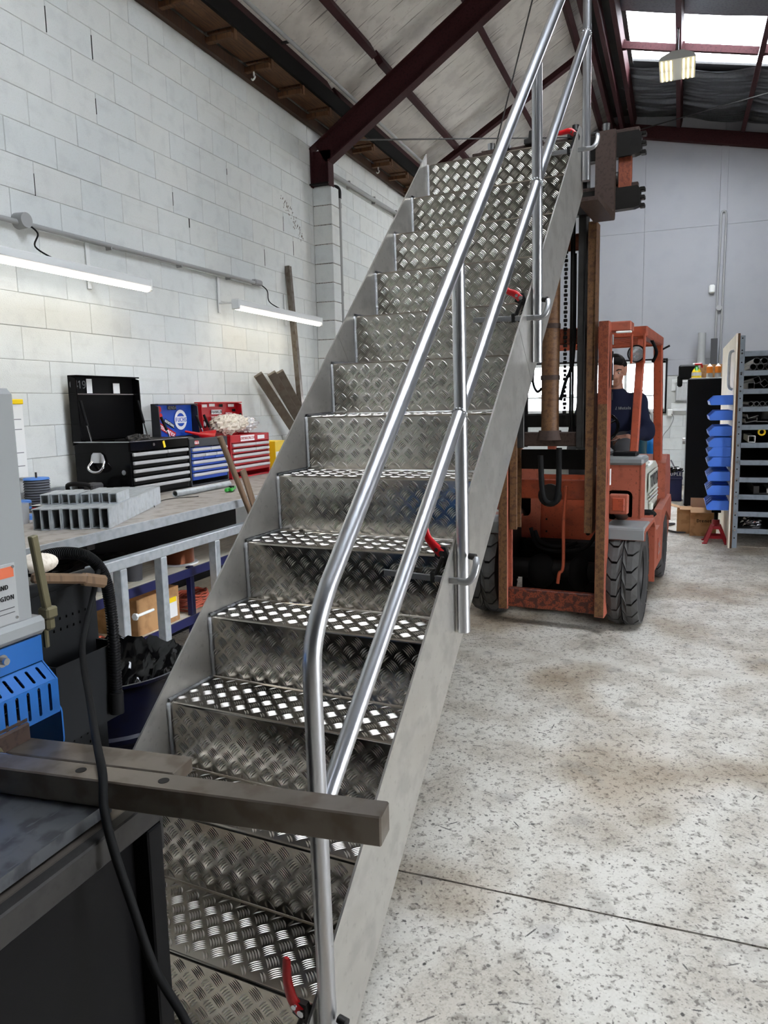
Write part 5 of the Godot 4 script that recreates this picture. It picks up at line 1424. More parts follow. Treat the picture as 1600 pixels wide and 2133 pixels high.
func workbench() -> void:
	var wb := thing("workbench", "long galvanised steel workbench along the block wall", "workbench", V(-3.09, 0, -4.6))
	var z0 := 2.7; var z1 := -2.85
	part(wb, "top_plate", mb().box(V(0.0, BY - 0.007, (z0 + z1) / 2), V(1.25, 0.014, z0 - z1), 0.002), M.bench_plate)
	part(wb, "edge_angle", mb().box(V(0.627, BY - 0.024, (z0 + z1) / 2), V(0.008, 0.05, z0 - z1), 0.002), M.galvanised)
	one("bench_upstand", mb().box(V(0, 0.035, 0), V(0.01, 0.07, z0 - z1), 0.002), M.galvanised, "low galvanised strip along the wall behind the workbench", "upstand", V(-3.705, BY, -4.6 + (z0 + z1) / 2))
	part(wb, "front_rail", mb().box(V(0.67, 0.79, -0.1), V(0.05, 0.05, 4.2), 0.004), M.galvanised)
	for z in [1.8, 1.5, 1.02, 0.2, -0.8]:
		part(wb, "leg", mb().box(V(0.67, 0.383, z), V(0.05, 0.764, 0.045), 0.004), M.galvanised)
	for z in [1.9, -0.5, -2.4]:
		part(wb, "leg", mb().box(V(-0.55, 0.46, z), V(0.05, 0.93, 0.05), 0.004), M.dark_steel)
		part(wb, "bearer", mb().box(V(0.03, 0.9, z), V(1.15, 0.06, 0.05), 0.004), M.dark_steel)
	var e := 0.16
	# tool chests
	var bk := tool_chest("black tool chest with its lid open, largest of the three", -3.2, -3.64, -3.87, -4.49, 0.35, 0.43, M.black_gloss, M.black_paint, [[0.055, [0.6, 0.4]], [0.052, [1.0]], [0.052, [1.0]], [0.052, [1.0]], [0.065, [1.0]]], M.handle_strip, M.black_paint)
	part(bk, "lid_lip", mb().box(V(-0.20, 0.66, 0), V(0.012, 0.012, 0.6), 0.003), M.bright_steel)
	part(bk, "rim", mb().box(V(-0.0, 0.352, 0.306), V(0.44, 0.006, 0.014)), M.bright_steel)
	part(bk, "rim", mb().box(V(0.212, 0.352, 0), V(0.014, 0.006, 0.62)), M.bright_steel)
	var hd := part(bk, "carry_handle", mb().tube(curve([V(-0.075, 0.23, 0.315), V(-0.085, 0.19, 0.345), V(-0.05, 0.165, 0.35), V(-0.0, 0.165, 0.35), V(0.03, 0.19, 0.345), V(0.02, 0.23, 0.315)]), 0.009, 10), M.chrome)
	part(hd, "handle_plate", mb().prism([Vector2(-0.09, 0.22), Vector2(0.035, 0.22), Vector2(0.02, 0.27), Vector2(-0.0, 0.285), Vector2(-0.06, 0.285), Vector2(-0.075, 0.27)], 0.31, 0.322), M.chrome)
	part(bk, "lock", mb().cyl(V(0.17, 0.16, 0.31), V(0.17, 0.16, 0.32), 0.016, -1, 14), M.bright_steel)
	part(bk, "lock", mb().cyl(V(0.22, 0.325, 0.08), V(0.228, 0.325, 0.08), 0.01, -1, 12), M.bright_steel)
	part(bk, "tag", mb().box(V(0.224, 0.32, -0.03), V(0.003, 0.045, 0.02), 0, Basis(V(1, 0, 0), 0.3)), M.yellow)
	var fx := Transform3D(Basis(Vector3.UP, PI / 2), Vector3.ZERO)
	for q in [[V(-0.213, 0.71, 0.14), 0.05, 0.1], [V(-0.213, 0.70, -0.12), 0.065, 0.07]]:
		sticker(bk, Transform3D(fx.basis, q[0]), q[1], q[2], M.paper)
	text(bk, "lettering", "6419", 0.05, M.ink_grey, Transform3D(fx.basis, V(-0.212, 0.72, 0.245)), false)
	part(bk, "tools_heap", mb().blob(V(0.08, 0.33, 0.03), V(0.07, 0.06, 0.12), 0.4, 3, 12), M.dark_steel)
	part(bk, "inner_tray", mb().box(V(0.05, 0.335, -0.1), V(0.3, 0.05, 0.35), 0.01), M.black_plastic)
	var bl := tool_chest("blue tool chest between the black and the red one", -3.2, -3.5, -4.5, -4.985, 0.34, 0.25, M.truck_grey_dark, M.blue_box, [[0.042, [0.5, 0.5]], [0.048, [0.33, 0.33, 0.34]], [0.045, [1.0]], [0.045, [1.0]], [0.055, [1.0]]], M.handle_strip, M.blue_box)
	sticker(bl, Transform3D(fx.basis, V(0.152, 0.31, 0.16)), 0.045, 0.03, M.red_paint, "K&N", M.ink_white, 0.02)
	var L := -0.147
	var cr := mb(Transform3D(fx.basis, V(L, 0.47, -0.08)))
	part(bl, "sticker", cr.prism(circ(0, 0, 0.075, 24), 0, 0.001), M.ink_white)
	part(bl, "sticker", mb(Transform3D(fx.basis, V(L + 0.0012, 0.47, -0.08))).prism(circ(0, 0, 0.05, 24), 0, 0.001), M.blue_box)
	sticker(bl, Transform3D(fx.basis, V(L + 0.003, 0.47, -0.08)), 0.14, 0.05, M.ink_white, "FUCHS", M.blue_box, 0.033)
	sticker(bl, Transform3D(fx.basis * Basis(V(0, 0, 1), -0.42), V(L + 0.002, 0.395, 0.09)), 0.2, 0.045, M.red_paint, "motorex", M.ink_white, 0.034)
	sticker(bl, Transform3D(fx.basis * Basis(V(0, 0, 1), -0.42), V(L + 0.002, 0.445, 0.06)), 0.12, 0.03, M.ink, "RENTHAL", M.ink_white, 0.02)
	sticker(bl, Transform3D(fx.basis, V(L + 0.002, 0.56, 0.02)), 0.1, 0.03, M.ink, "KENDA", M.ink_grey, 0.024)
	for q in [[0.55, 0.17], [0.5, 0.16]]: part(bl, "sticker", mb(Transform3D(fx.basis, V(L + 0.001, q[0], q[1]))).prism(circ(0, 0, 0.025, 10), 0, 0.001), M.red_paint)
	var rd := tool_chest("red tool chest at the far end of the row", -3.2, -3.5, -5.03, -5.62, 0.34, 0.26, M.red_box, M.red_box, [[0.042, [0.6, 0.4]], [0.042, [0.6, 0.4]], [0.045, [1.0]], [0.045, [1.0]], [0.055, [1.0]]], M.handle_strip, M.red_box)
	sticker(rd, Transform3D(fx.basis, V(0.152, 0.31, 0.05)), 0.21, 0.045, M.ink_white, "ADRENALIN.COM", M.red_box, 0.022)
	sticker(rd, Transform3D(fx.basis, V(0.152, 0.31, -0.16)), 0.11, 0.03, M.ink_white)
	for q in [["FRANKLIN", 0.52, 0.02, 0.145, 0.035, M.ink_white, M.ink], ["TICON", 0.5, -0.16, 0.1, 0.035, M.red_box, M.ink_white], ["W", 0.43, 0.2, 0.06, 0.06, M.ink, M.ink_white], ["RACEHUB", 0.47, 0.04, 0.12, 0.03, M.ink_white, M.red_box], ["MAXXIS", 0.43, 0.06, 0.1, 0.025, M.yellow, M.ink]]:
		sticker(rd, Transform3D(fx.basis, V(L + 0.002, q[1], q[2])), q[3], q[4], q[5], q[0], q[6], q[4] * 0.7)
	for q in [[0.57, 0.2, 0.1], [0.575, 0.08, 0.08], [0.57, -0.05, 0.05], [0.57, -0.2, 0.09], [0.53, -0.24, 0.05], [0.47, -0.24, 0.03], [0.46, -0.12, 0.05]]: sticker(rd, Transform3D(fx.basis, V(L + 0.002, q[0], q[1])), q[2], 0.022, M.ink_white if q[2] > 0.06 else M.ink)
	# things lying on and in the chests
	var fn := thing("funnel", "red plastic funnel lying in the open blue tool chest", "funnel", V(-3.3, 1.235, -4.86), 0.6)
	part(fn, "cone", mb(Transform3D(Basis(V(0, 0, 1), PI / 2 - 0.25), V(0, 0.06, 0))).lathe([Vector2(0.008, 0.16), Vector2(0.014, 0.05), Vector2(0.06, -0.06), Vector2(0.063, -0.06), Vector2(0.018, 0.055)], 20), M.red_paint)
	one("glove", mb().blob(V(0, 0.05, 0), V(0.07, 0.05, 0.11), 0.35, 12, 12), M.trousers, "crumpled dark glove in the open blue tool chest", "glove", V(-3.36, 1.2, -4.66))
	var bag := thing("rag_bag", "clear bag of white rags on top of the red tool chest", "bag", V(-3.34, 1.31, -5.3))
	part(bag, "rags", mb().blob(V(0, 0.06, 0.12), V(0.1, 0.075, 0.13), 0.35, 4, 18).blob(V(0.0, 0.07, -0.02), V(0.1, 0.065, 0.12), 0.35, 9, 18), M.cotton)
	part(bag, "film", mb().blob(V(0.0, 0.055, -0.16), V(0.1, 0.06, 0.15), 0.3, 5, 18), M.clear_film)
	# rectangular tubes in a row, and short square ones on top
	var turn := 0.405
	var dirz := V(0, 0, 1).rotated(Vector3.UP, turn)
	var dirx := V(1, 0, 0).rotated(Vector3.UP, turn)
	var p0 := V(-2.475, BY, -2.815)
	var rhs := func(w: float, h: float, l: float) -> ArrayMesh:
		var b := mb()
		b.box(V(0, 0.0025, -l / 2), V(w, 0.005, l), 0.001).box(V(0, h - 0.0025, -l / 2), V(w, 0.005, l), 0.001)
		b.box(V(-w / 2 + 0.0025, h / 2, -l / 2), V(0.005, h - 0.01, l)).box(V(w / 2 - 0.0025, h / 2, -l / 2), V(0.005, h - 0.01, l))
		return b.mesh()
	var ord := ["first", "second", "third", "fourth", "fifth", "sixth", "seventh", "eighth"]
	var big: ArrayMesh = rhs.call(0.0445, 0.1, 0.95); var small: ArrayMesh = rhs.call(0.042, 0.05, 0.2)
	for i in 8:
		var t := thing("steel_tube", "upright rectangular galvanised tube lying on the bench, %s from the bench edge" % ord[i], "steel tube", p0 - dirx * (0.022 + i * 0.0455) - dirz * (0.012 * ((i * 5) % 3)), turn, "rectangular tubes on the workbench")
		inst(t, "tube_wall", big, M.galvanised)
	for i in 8:
		var t := thing("steel_offcut", "short square galvanised offcut on top of the tube row, %s from the bench edge" % ord[i], "steel tube", p0 + V(0, 0.1, 0) - dirx * (0.03 + i * 0.046 + (0.012 if i > 3 else 0.0)) - dirz * (0.17 + 0.012 * ((i * 3) % 4)), turn, "square offcuts on the tube row")
		inst(t, "tube_wall", small, M.galvanised)
	var gp := thing("galvanised_pipe", "round galvanised pipe lying on the bench before the black tool chest", "pipe", V(-2.94, BY + 0.022, -3.95))
	part(gp, "pipe_wall", mb().ring(V(0, 0, 0), V(0.0, 0, -0.62), 0.021, 0.017, 16), M.galvanised)
	# grinding discs on spindles
	var d1 := thing("disc_stack", "tall stack of grinding discs on a spindle", "discs", V(-3.52, BY, -3.42))
	part(d1, "spindle", mb().cyl(V(0, 0, 0), V(0, 0.2, 0), 0.006, -1, 8), M.dark_steel)
	for i in 11: part(d1, "disc", mb().cyl(V(0, 0.008 + i * 0.015, 0), V(0, 0.018 + i * 0.015, 0), 0.075, 0.07, 20), M.disc_grit if i < 10 else M.disc_blue)
	var d2 := thing("disc_stack", "short stack of blue flap discs with a tall spindle", "discs", V(-3.4, BY, -3.16))
	part(d2, "spindle", mb().cyl(V(0, 0, 0), V(0, 0.17, 0), 0.006, -1, 8), M.dark_steel)
	for i in 4: part(d2, "disc", mb().cyl(V(0, 0.006 + i * 0.016, 0), V(0, 0.018 + i * 0.016, 0), 0.07, 0.066, 20), M.disc_blue if i % 2 else M.disc_grit)
	one("flap_disc", mb().cyl(V(0, 0, 0), V(0, 0.02, 0), 0.062, 0.055, 20), M.disc_blue, "single blue flap disc lying by the disc carton", "disc", V(-3.16, BY, -2.98))
	var bx := thing("disc_carton", "small black and red carton of discs beside the tube row", "carton", V(-2.93, BY, -2.93), 0.1)
	part(bx, "carton_body", mb().box(V(0, 0.045, 0), V(0.12, 0.09, 0.14), 0.002), M.ink)
	part(bx, "carton_top", mb().box(V(0, 0.091, 0), V(0.122, 0.003, 0.142)), M.paper)
	sticker(bx, Transform3D(Basis(), V(-0.035, 0.07, 0.071)), 0.045, 0.025, M.red_paint, "weldclass", M.ink_white, 0.009)
	text(bx, "lettering", "High-P", 0.02, M.ink_white, Transform3D(Basis(), V(0.03, 0.07, 0.071)))
	sticker(bx, Transform3D(Basis(), V(-0.035, 0.025, 0.071)), 0.045, 0.032, M.paper)
	for i in 8: part(bx, "bar_code", mb().box(V(-0.052 + i * 0.0048, 0.025, 0.0722), V(0.002 + 0.001 * (i % 2), 0.024, 0.001)), M.ink)
	part(bx, "hand_hole", mb().cyl(V(0.02, 0.0925, 0), V(0.02, 0.0935, 0), 0.028, -1, 16), M.ink)
	one("plastic_tub", mb().lathe([Vector2(0.0, 0.0), Vector2(0.04, 0.0), Vector2(0.046, 0.1), Vector2(0.043, 0.1), Vector2(0.037, 0.004), Vector2(0, 0.004)], 16), M.clear_film, "small clear plastic tub at the end of the bench", "tub", V(-3.06, BY, -2.85))
	var dc := thing("power_tool", "black power tool case lying in front of the black tool chest", "tool", V(-3.42, BY, -3.74))
	part(dc, "body", mb().box(V(0, 0.035, 0), V(0.3, 0.05, 0.13), 0.015), M.black_plastic)
	part(dc, "handle", mb().tube(curve([V(-0.12, 0.05, 0.05), V(-0.1, 0.1, 0.07), V(0.05, 0.1, 0.07), V(0.08, 0.05, 0.05)]), 0.014, 8), M.black_plastic)
	part(dc, "battery", mb().box(V(0.06, 0.085, 0.03), V(0.09, 0.05, 0.09), 0.012), M.trousers)
	var gc := thing("spring_clamp", "green plastic spring clamp lying on the bench", "clamp", V(-2.78, BY + 0.015, -4.33), 0.3)
	part(gc, "jaw", mb().bar(V(0.0, 0, 0.09), V(0, 0, -0.09), 0.025, 0.025, 0.006), M.green_paint)
	part(gc, "jaw", mb().bar(V(0.03, 0, 0.08), V(0.01, 0, -0.09), 0.02, 0.022, 0.006), M.green_paint)
	part(gc, "spring", mb().cyl(V(0.012, -0.012, 0), V(0.012, 0.02, 0), 0.018, -1, 12), M.black_plastic)
	one("wire", mb().tube(curve([V(0, 0, 0), V(-0.1, 0.002, 0.16), V(-0.05, 0.002, 0.36), V(0.05, 0.001, 0.5)]), 0.0025, 6), M.black_rubber, "thin black wire lying across the bench top", "wire", V(-2.8, BY + 0.003, -4.0))
	var yb := thing("parts_carton", "yellow and white carton beyond the red tool chest", "carton", V(-3.3, BY, -5.82))
	part(yb, "carton_body", mb().box(V(0, 0.13, 0), V(0.2, 0.26, 0.2), 0.003), M.yellow)
	sticker(yb, Transform3D(fx.basis, V(0.101, 0.1, 0)), 0.19, 0.14, M.paper)
	# handles leaning on the bench edge
	var br := thing("broom", "worn wooden broom handle leaning on the front edge of the bench", "broom", V(-2.255, 0.02, -4.2))
	part(br, "handle", mb().cyl(V(0, 0.08, 0), V(-0.19, 1.32, 0.47), 0.016, 0.017, 12), M.pale_timber)
	part(br, "head", mb().box(V(0.0, 0.06, 0), V(0.06, 0.05, 0.3), 0.01), M.old_timber)
	var br2 := mb()
	br2.box(V(0, 0.015, 0), V(0.06, 0.045, 0.28), 0.005)
	part(br, "bristles", br2, M.black_rubber)
	one("timber_lath", mb().bar(V(0, 0, 0), V(-0.15, 1.11, 0.3), 0.055, 0.012, 0.002, V(1, 0.1, 0)), M.pale_timber, "flat wooden lath leaning beside the broom handle", "lath", V(-2.29, 0.02, -4.25))

func under_bench() -> void:
	# shelves with blue edges
	var sh := Node3D.new(); sh.name = "low_shelves"; get_node("workbench").add_child(sh); sh.position = V(0.24, 0, 1.0)
	for y in [0.3, 0.58]:
		part(sh, "shelf_board", mb().box(V(0.0, y, 0), V(0.5, 0.02, 2.6), 0.003), M.plywood)
		part(sh, "shelf_edge", mb().box(V(0.255, y - 0.012, 0), V(0.012, 0.05, 2.6), 0.003), M.navy)
	for x in [-0.24, 0.24]:
		for z in [-1.28, 0.0, 1.28]: part(sh, "upright", mb().box(V(x, 0.3, z), V(0.035, 0.6, 0.035), 0.003), M.navy)
	part(sh, "back_sheet", mb().box(V(-0.26, 0.45, 0), V(0.01, 0.9, 2.6)), M.black_paint)
	var sp := thing("wire_spool", "spool of copper welding wire on the shelf under the bench", "spool", V(-2.75, 0.591, -3.69))
	for y in [0.005, 0.105]: part(sp, "flange", mb().cyl(V(0, y - 0.004, 0), V(0, y + 0.004, 0), 0.115, -1, 28), M.clear_film if y > 0.1 else M.paper)
	var wd := mb()
	for i in 16: wd.cyl(V(0, 0.01 + i * 0.0056, 0), V(0, 0.0156 + i * 0.0056, 0), 0.093, 0.09, 28)
	part(sp, "copper_wire", wd, M.copper_wire)
	for c in [[-3.02, "grey plastic cup on the shelf under the bench, left of the wire spool"], [-3.25, "dark plastic cup beside the wire spool under the bench"]]:
		one("cup", mb().lathe([Vector2(0, 0), Vector2(0.045, 0), Vector2(0.05, 0.09), Vector2(0.046, 0.09), Vector2(0.04, 0.005), Vector2(0, 0.005)], 18), M.conduit_grey if c[0] > -3.1 else M.trousers, c[1], "cup", V(-2.72, 0.591, c[0]))
	var ca := thing("carton", "brown cardboard carton with a yellow label on the low shelf", "carton", V(-2.76, 0.311, -3.32))
	part(ca, "carton_body", mb().box(V(0, 0.1, 0), V(0.28, 0.2, 0.36), 0.003), M.cardboard)
	part(ca, "flap", mb().box(V(0.06, 0.215, 0.03), V(0.2, 0.005, 0.36), 0.001, Basis(V(0, 0, 1), 0.22)), M.cardboard_inner)
	part(ca, "label", mb().box(V(0.141, 0.085, -0.09), V(0.002, 0.11, 0.13)), M.paper)
	part(ca, "label_band", mb().box(V(0.142, 0.13, -0.09), V(0.002, 0.028, 0.12)), M.yellow)
	var hs := mb()
	for i in 6:
		var pts := []
		for k in 33: pts.append(V(0.1 * cos(TAU * k / 32) * (1.0 - 0.04 * i), 0.012 + i * 0.013 + 0.006 * sin(k * 1.3 + i), 0.17 * sin(TAU * k / 32) * (1.0 - 0.03 * i)))
		hs.tube(pts, 0.007, 6, false)
	one("air_hose", hs, M.hose_orange, "coil of orange hose on the low shelf beyond the carton", "hose", V(-2.74, 0.311, -3.76))
	one("bolt", mb().cyl(V(0, 0, 0), V(0, 0.0, -0.13), 0.007, -1, 10).cyl(V(0, 0, 0.012), V(0, 0, 0.0), 0.018, -1, 6), M.white_plastic, "pale bolt hung on the bench frame before the carton", "bolt", V(-2.395, 0.52, -2.86))
	one("cable_loop", mb().tube(curve([V(0, 0, 0), V(0.02, 0.04, -0.04), V(0, 0.06, -0.1), V(0.0, 0.03, -0.14), V(0.01, 0.0, -0.1), V(0, -0.01, 0.0), V(0, -0.1, 0.03)]), 0.006, 8), M.hose_orange, "small pink cable loop hanging by the bench leg", "cable", V(-2.55, 0.37, -2.68))
	one("plastic_bag", mb().blob(V(0, 0.0, 0), V(0.12, 0.06, 0.35), 0.35, 21, 16), M.black_bag, "crumpled black plastic wrap stuffed below the bench top", "bag", V(-2.93, 0.66, -3.15))
	# drum with a bin liner
	var dr := thing("steel_drum", "dark blue steel drum used as a rubbish bin", "drum", V(-1.83, 0, -2.04))
	part(dr, "drum_shell", mb().lathe([Vector2(0, 0), Vector2(0.26, 0), Vector2(0.265, 0.01), Vector2(0.26, 0.02), Vector2(0.26, 0.2), Vector2(0.268, 0.21), Vector2(0.268, 0.225), Vector2(0.26, 0.235), Vector2(0.26, 0.42), Vector2(0.268, 0.43), Vector2(0.268, 0.445), Vector2(0.26, 0.455), Vector2(0.26, 0.61), Vector2(0.267, 0.615), Vector2(0.267, 0.625), Vector2(0.258, 0.625), Vector2(0.256, 0.61), Vector2(0.256, 0.02), Vector2(0, 0.02)], 36), M.navy_drum)
	var lin := thing("bin_liner", "shiny black plastic liner bunched in the blue drum", "bin liner", V(-1.83, 0.3, -2.04))
	var ns := FastNoiseLite.new(); ns.seed = 8; ns.frequency = 1.6; ns.fractal_octaves = 3
	var pts := []
	var nx := 90; var nr := 26
	for j in nr:
		for i in nx + 1:
			var an := TAU * i / nx; var f := j / float(nr - 1)
			var x := cos(an); var zz := sin(an)
			var q := ns.get_noise_3d(x * 1.2, f * 2.5, zz * 1.2)
			var q2 := ns.get_noise_3d(x * 3.5 + 5.0, f * 5.0, zz * 3.5)
			var rr := 0.05 + 0.198 * f + 0.02 * q * f
			var fold := clampf(0.5 - 0.9 * zz - 0.5 * x, 0.0, 1.0)
			pts.append(V(rr * x, 0.07 + 0.1 * f * f + 0.17 * fold * f + 0.06 * q * (1.0 - 0.6 * f) + 0.03 * q2 + 0.012 * ns.get_noise_3d(x * 9.0, f * 9.0, zz * 9.0), rr * zz))
	part(lin, "liner", mb().grid(pts, nx + 1, nr, Vector3.UP), M.black_bag)

func foreground() -> void:
	# saw table, frame and cabinet below
	var tb := thing("saw_table", "dark steel machine table on a black frame and cabinet", "table", V(-1.33, 0, -0.7))
	var top := mb(Transform3D(Basis(V(1, 0, 0), -PI / 2), V(0, 0.808, 0)))
	top.holed(rrect(-0.45, -0.2, 0.43, 0.285, 0.012), [circ(0.315, 0.245, 0.008, 12)], 0.0, 0.022)
	part(tb, "top_plate", top, M.table_steel)
	part(tb, "frame_rail", mb().box(V(0.452, 0.778, -0.05), V(0.03, 0.05, 0.62), 0.003), M.dark_steel)
	part(tb, "frame_rail", mb().box(V(0.0, 0.778, -0.345), V(0.93, 0.05, 0.03), 0.003), M.dark_steel)
	part(tb, "frame_angle", mb().box(V(0.415, 0.80, -0.05), V(0.06, 0.006, 0.62), 0.001), M.mill_steel)
	for p in [V(0.448, 0.376, -0.34), V(-0.44, 0.376, -0.34), V(0.448, 0.376, 0.24), V(-0.44, 0.376, 0.24)]:
		part(tb, "leg", mb().box(p, V(0.04, 0.752, 0.04), 0.003), M.black_paint)
	part(tb, "side_panel", mb().box(V(0.43, 0.38, -0.05), V(0.006, 0.72, 0.56)), M.black_paint)
	part(tb, "rear_panel", mb().box(V(0.0, 0.38, -0.335), V(0.86, 0.72, 0.006)), M.black_paint)
	part(tb, "gusset", mb(Transform3D(Basis(), V(0, 0, -0.36))).prism([Vector2(0.30, 0.80), Vector2(0.467, 0.80), Vector2(0.467, 0.70)], -0.004, 0.004), M.dark_steel)
	# backing flat behind the bar
	one("steel_flat", mb().box(V(0, 0, 0), V(0.52, 0.03, 0.07), 0.002), M.mill_steel, "flat grey steel strip behind the long square bar", "steel bar", V(-1.115, 0.818, -1.10), 0.09)
	# the long square bar across the view
	var a := V(-1.42, 0.8555, -0.925); var b := V(-0.405, 0.8555, -1.02)
	var br := thing("steel_bar", "long square steel bar reaching from the machine across the stair", "steel bar", a)
	var d := (b - a)
	part(br, "bar_body", mb().bar(Vector3.ZERO, d, 0.05, 0.05, 0.0025), M.mill_steel)
	for t in [0.46, 0.62]: part(br, "bolt_hole", mb().cyl(d * t + V(0, 0.0245, 0), d * t + V(0, 0.0256, 0), 0.0095, -1, 16), M.grease_black)
	# the machine: grey column, blue guard with slots
	var mc := thing("machine", "grey and blue metalworking machine standing at the table", "machine", V(-1.45, 0.83, -0.95))
	var col := mb(Transform3D(Basis(V(1, 0, 0), PI / 2), V(0, 0.2, 0)))
	part(mc, "column", mb().box(V(0, 0.46, 0.03), V(0.34, 0.52, 0.58), 0.012), M.machine_grey)
	part(mc, "column_foot", mb().box(V(0.005, 0.215, 0.02), V(0.355, 0.04, 0.60), 0.01), M.machine_grey)
	var fx := Basis(Vector3.UP, PI / 2)
	part(mc, "data_plate", mb().box(V(0.1705, 0.30, -0.13), V(0.002, 0.125, 0.17), 0.0005), M.conduit_grey)
	part(mc, "plate_header", mb().box(V(0.172, 0.345, -0.13), V(0.001, 0.022, 0.16)), M.label_orange)
	text(mc, "plate_words", "SAFETY AND", 0.010, M.ink, Transform3D(fx, V(0.1725, 0.315, -0.155)), true)
	text(mc, "plate_words", "HAND REGION", 0.010, M.ink, Transform3D(fx, V(0.1725, 0.292, -0.16)), true)
	for y in [0.27, 0.26]: part(mc, "plate_line", mb().box(V(0.172, y, -0.13), V(0.001, 0.001, 0.15)), M.ink)
	for q in [[0.355, -0.208], [0.247, -0.208]]: part(mc, "rivet", mb().cyl(V(0.171, q[0], q[1]), V(0.1745, q[0], q[1]), 0.003, -1, 10), M.bright_steel)
	# blue guard: three bent faces pulled along z
	var g := part(mc, "guard", mb(Transform3D(fx, V(0.182, 0, 0))).holed(rect(-0.22, 0.14, 0.255, 0.195), [circ(0.15, 0.172, 0.006)], -0.0015, 0.0015), M.machine_blue)
	var holes := []; var holes2 := []
	for i in 11:
		holes.append(slot(0.232 - i * 0.0285, 0.027, 0.0075, 0.034)); holes2.append(slot(0.232 - i * 0.0285, 0.0685, 0.0078, 0.062))
	var tilt := Transform3D(fx * Basis(V(1, 0, 0), -0.80), V(0.217, 0.100, 0))
	part(g, "guard_slope", mb(tilt).holed(rect(-0.22, 0.0, 0.255, 0.052), holes, -0.0015, 0.0015), M.machine_blue)
	part(g, "guard_face", mb(Transform3D(fx, V(0.218, 0.0, 0))).holed(rect(-0.22, 0.028, 0.255, 0.103), holes2, -0.0015, 0.0015), M.machine_blue)
	part(g, "guard_end", mb().prism([Vector2(-0.15, 0.03), Vector2(0.219, 0.03), Vector2(0.219, 0.102), Vector2(0.183, 0.138), Vector2(0.183, 0.195), Vector2(-0.15, 0.195)], -0.257, -0.2535), M.machine_blue)
	part(g, "guard_skirt", mb().prism(rrect(0.1, -0.06, 0.212, 0.04, 0.02), -0.27, -0.266), M.machine_blue)
	part(mc, "fan_blades", mb().box(V(0.14, 0.09, 0.0), V(0.08, 0.1, 0.46)), M.black_paint)
	for i in 5: part(mc, "fan_wire", mb().cyl(V(0.19, 0.045 + i * 0.018, -0.25), V(0.19, 0.05 + i * 0.018, 0.2), 0.0015, -1, 6), M.bright_steel)
	var bo := part(mc, "guard_bolt", mb().cyl(V(0.184, 0.172, -0.15), V(0.188, 0.172, -0.15), 0.013, -1, 18), M.bright_steel)
	part(bo, "bolt_head", mb().cyl(V(0.188, 0.172, -0.15), V(0.199, 0.172, -0.15), 0.0075, -1, 12), M.bright_steel)
	part(mc, "vise_jaw", mb().box(V(0.16, 0.02, -0.07), V(0.13, 0.04, 0.2), 0.004).box(V(0.16, 0.045, -0.07), V(0.12, 0.012, 0.2), 0.003), M.rusty_steel)
	var sc := part(mc, "vise_screw", mb().cyl(V(0.22, 0.022, -0.065), V(0.28, 0.016, -0.07), 0.006, -1, 10), M.bright_steel)
	part(sc, "nut", mb().cyl(V(0.232, 0.021, -0.066), V(0.248, 0.019, -0.067), 0.013, -1, 6), M.brass)
	var rod := part(mc, "valve_rod", mb().bar(V(0.175, 0.41, -0.265), V(0.172, 0.245, -0.29), 0.014, 0.018, 0.002, V(0, 0, 1)), M.brass)
	part(rod, "valve_nut", mb().box(V(0.172, 0.235, -0.292), V(0.03, 0.025, 0.032), 0.004).box(V(0.172, 0.21, -0.292), V(0.022, 0.03, 0.024), 0.006).box(V(0.165, 0.18, -0.287), V(0.012, 0.05, 0.012), 0.003), M.brass)
	# black tool trolley with perforated panels and a tray
	var tr := thing("tool_trolley", "black steel tool trolley with perforated panels and a tray", "trolley", V(-1.78, 0, -1.56))
	var hs := []
	for i in 9:
		for j in 2: hs.append(rect(-0.1 + i * 0.024, 0.935 - j * 0.03, -0.094 + i * 0.024, 0.943 - j * 0.03))
	part(tr, "upper_panel", mb(Transform3D(fx, V(0.215, 0, 0))).holed(rect(-0.13, 0.60, 0.14, 1.02), hs, -0.001, 0.001), M.trolley_black)
	hs = []
	for i in 8:
		for j in 3: hs.append(rect(-0.1 + i * 0.026 + 0.008 * (j % 2), 0.58 - j * 0.03, -0.094 + i * 0.026 + 0.008 * (j % 2), 0.589 - j * 0.03))
	part(tr, "lower_panel", mb(Transform3D(fx, V(0.222, 0, 0))).holed(rect(-0.13, 0.1, 0.14, 0.62), hs, -0.001, 0.001), M.trolley_black)
	part(tr, "top_rail", mb().cyl(V(0.225, 1.04, 0.13), V(0.225, 1.04, -0.15), 0.018, -1, 14), M.trolley_black)
	var ty := mb(Transform3D(fx, V(0, 0, 0)))
	ty.prism(rect(-0.11, 0.63, 0.125, 0.635), 0.22, 0.30)
	ty.prism([Vector2(-0.11, 0.635), Vector2(0.125, 0.635), Vector2(0.125, 0.845), Vector2(-0.11, 0.845)], 0.298, 0.300)
	ty.prism(rect(-0.112, 0.635, -0.108, 0.845), 0.22, 0.30)
	ty.prism(rect(0.123, 0.635, 0.127, 0.845), 0.22, 0.30)
	part(tr, "tray", ty, M.trolley_black)
	part(tr, "cabinet", mb().box(V(0.0, 0.56, -0.005), V(0.42, 0.9, 0.27), 0.004), M.black_paint)
	for p in [[-0.17, 0.11], [0.17, 0.11], [-0.17, -0.12], [0.17, -0.12]]: part(tr, "caster", mb().cyl(V(p[0] - 0.015, 0.055, p[1]), V(p[0] + 0.015, 0.055, p[1]), 0.055, -1, 16), M.black_rubber)
	# corrugated hose hung over the trolley
	var hp := curve([V(-1.5, 1.07, -1.30), V(-1.49, 1.13, -1.41), V(-1.48, 1.137, -1.5), V(-1.475, 1.11, -1.585), V(-1.47, 1.05, -1.635), V(-1.468, 0.95, -1.65), V(-1.462, 0.82, -1.645), V(-1.462, 0.70, -1.64)], 16)
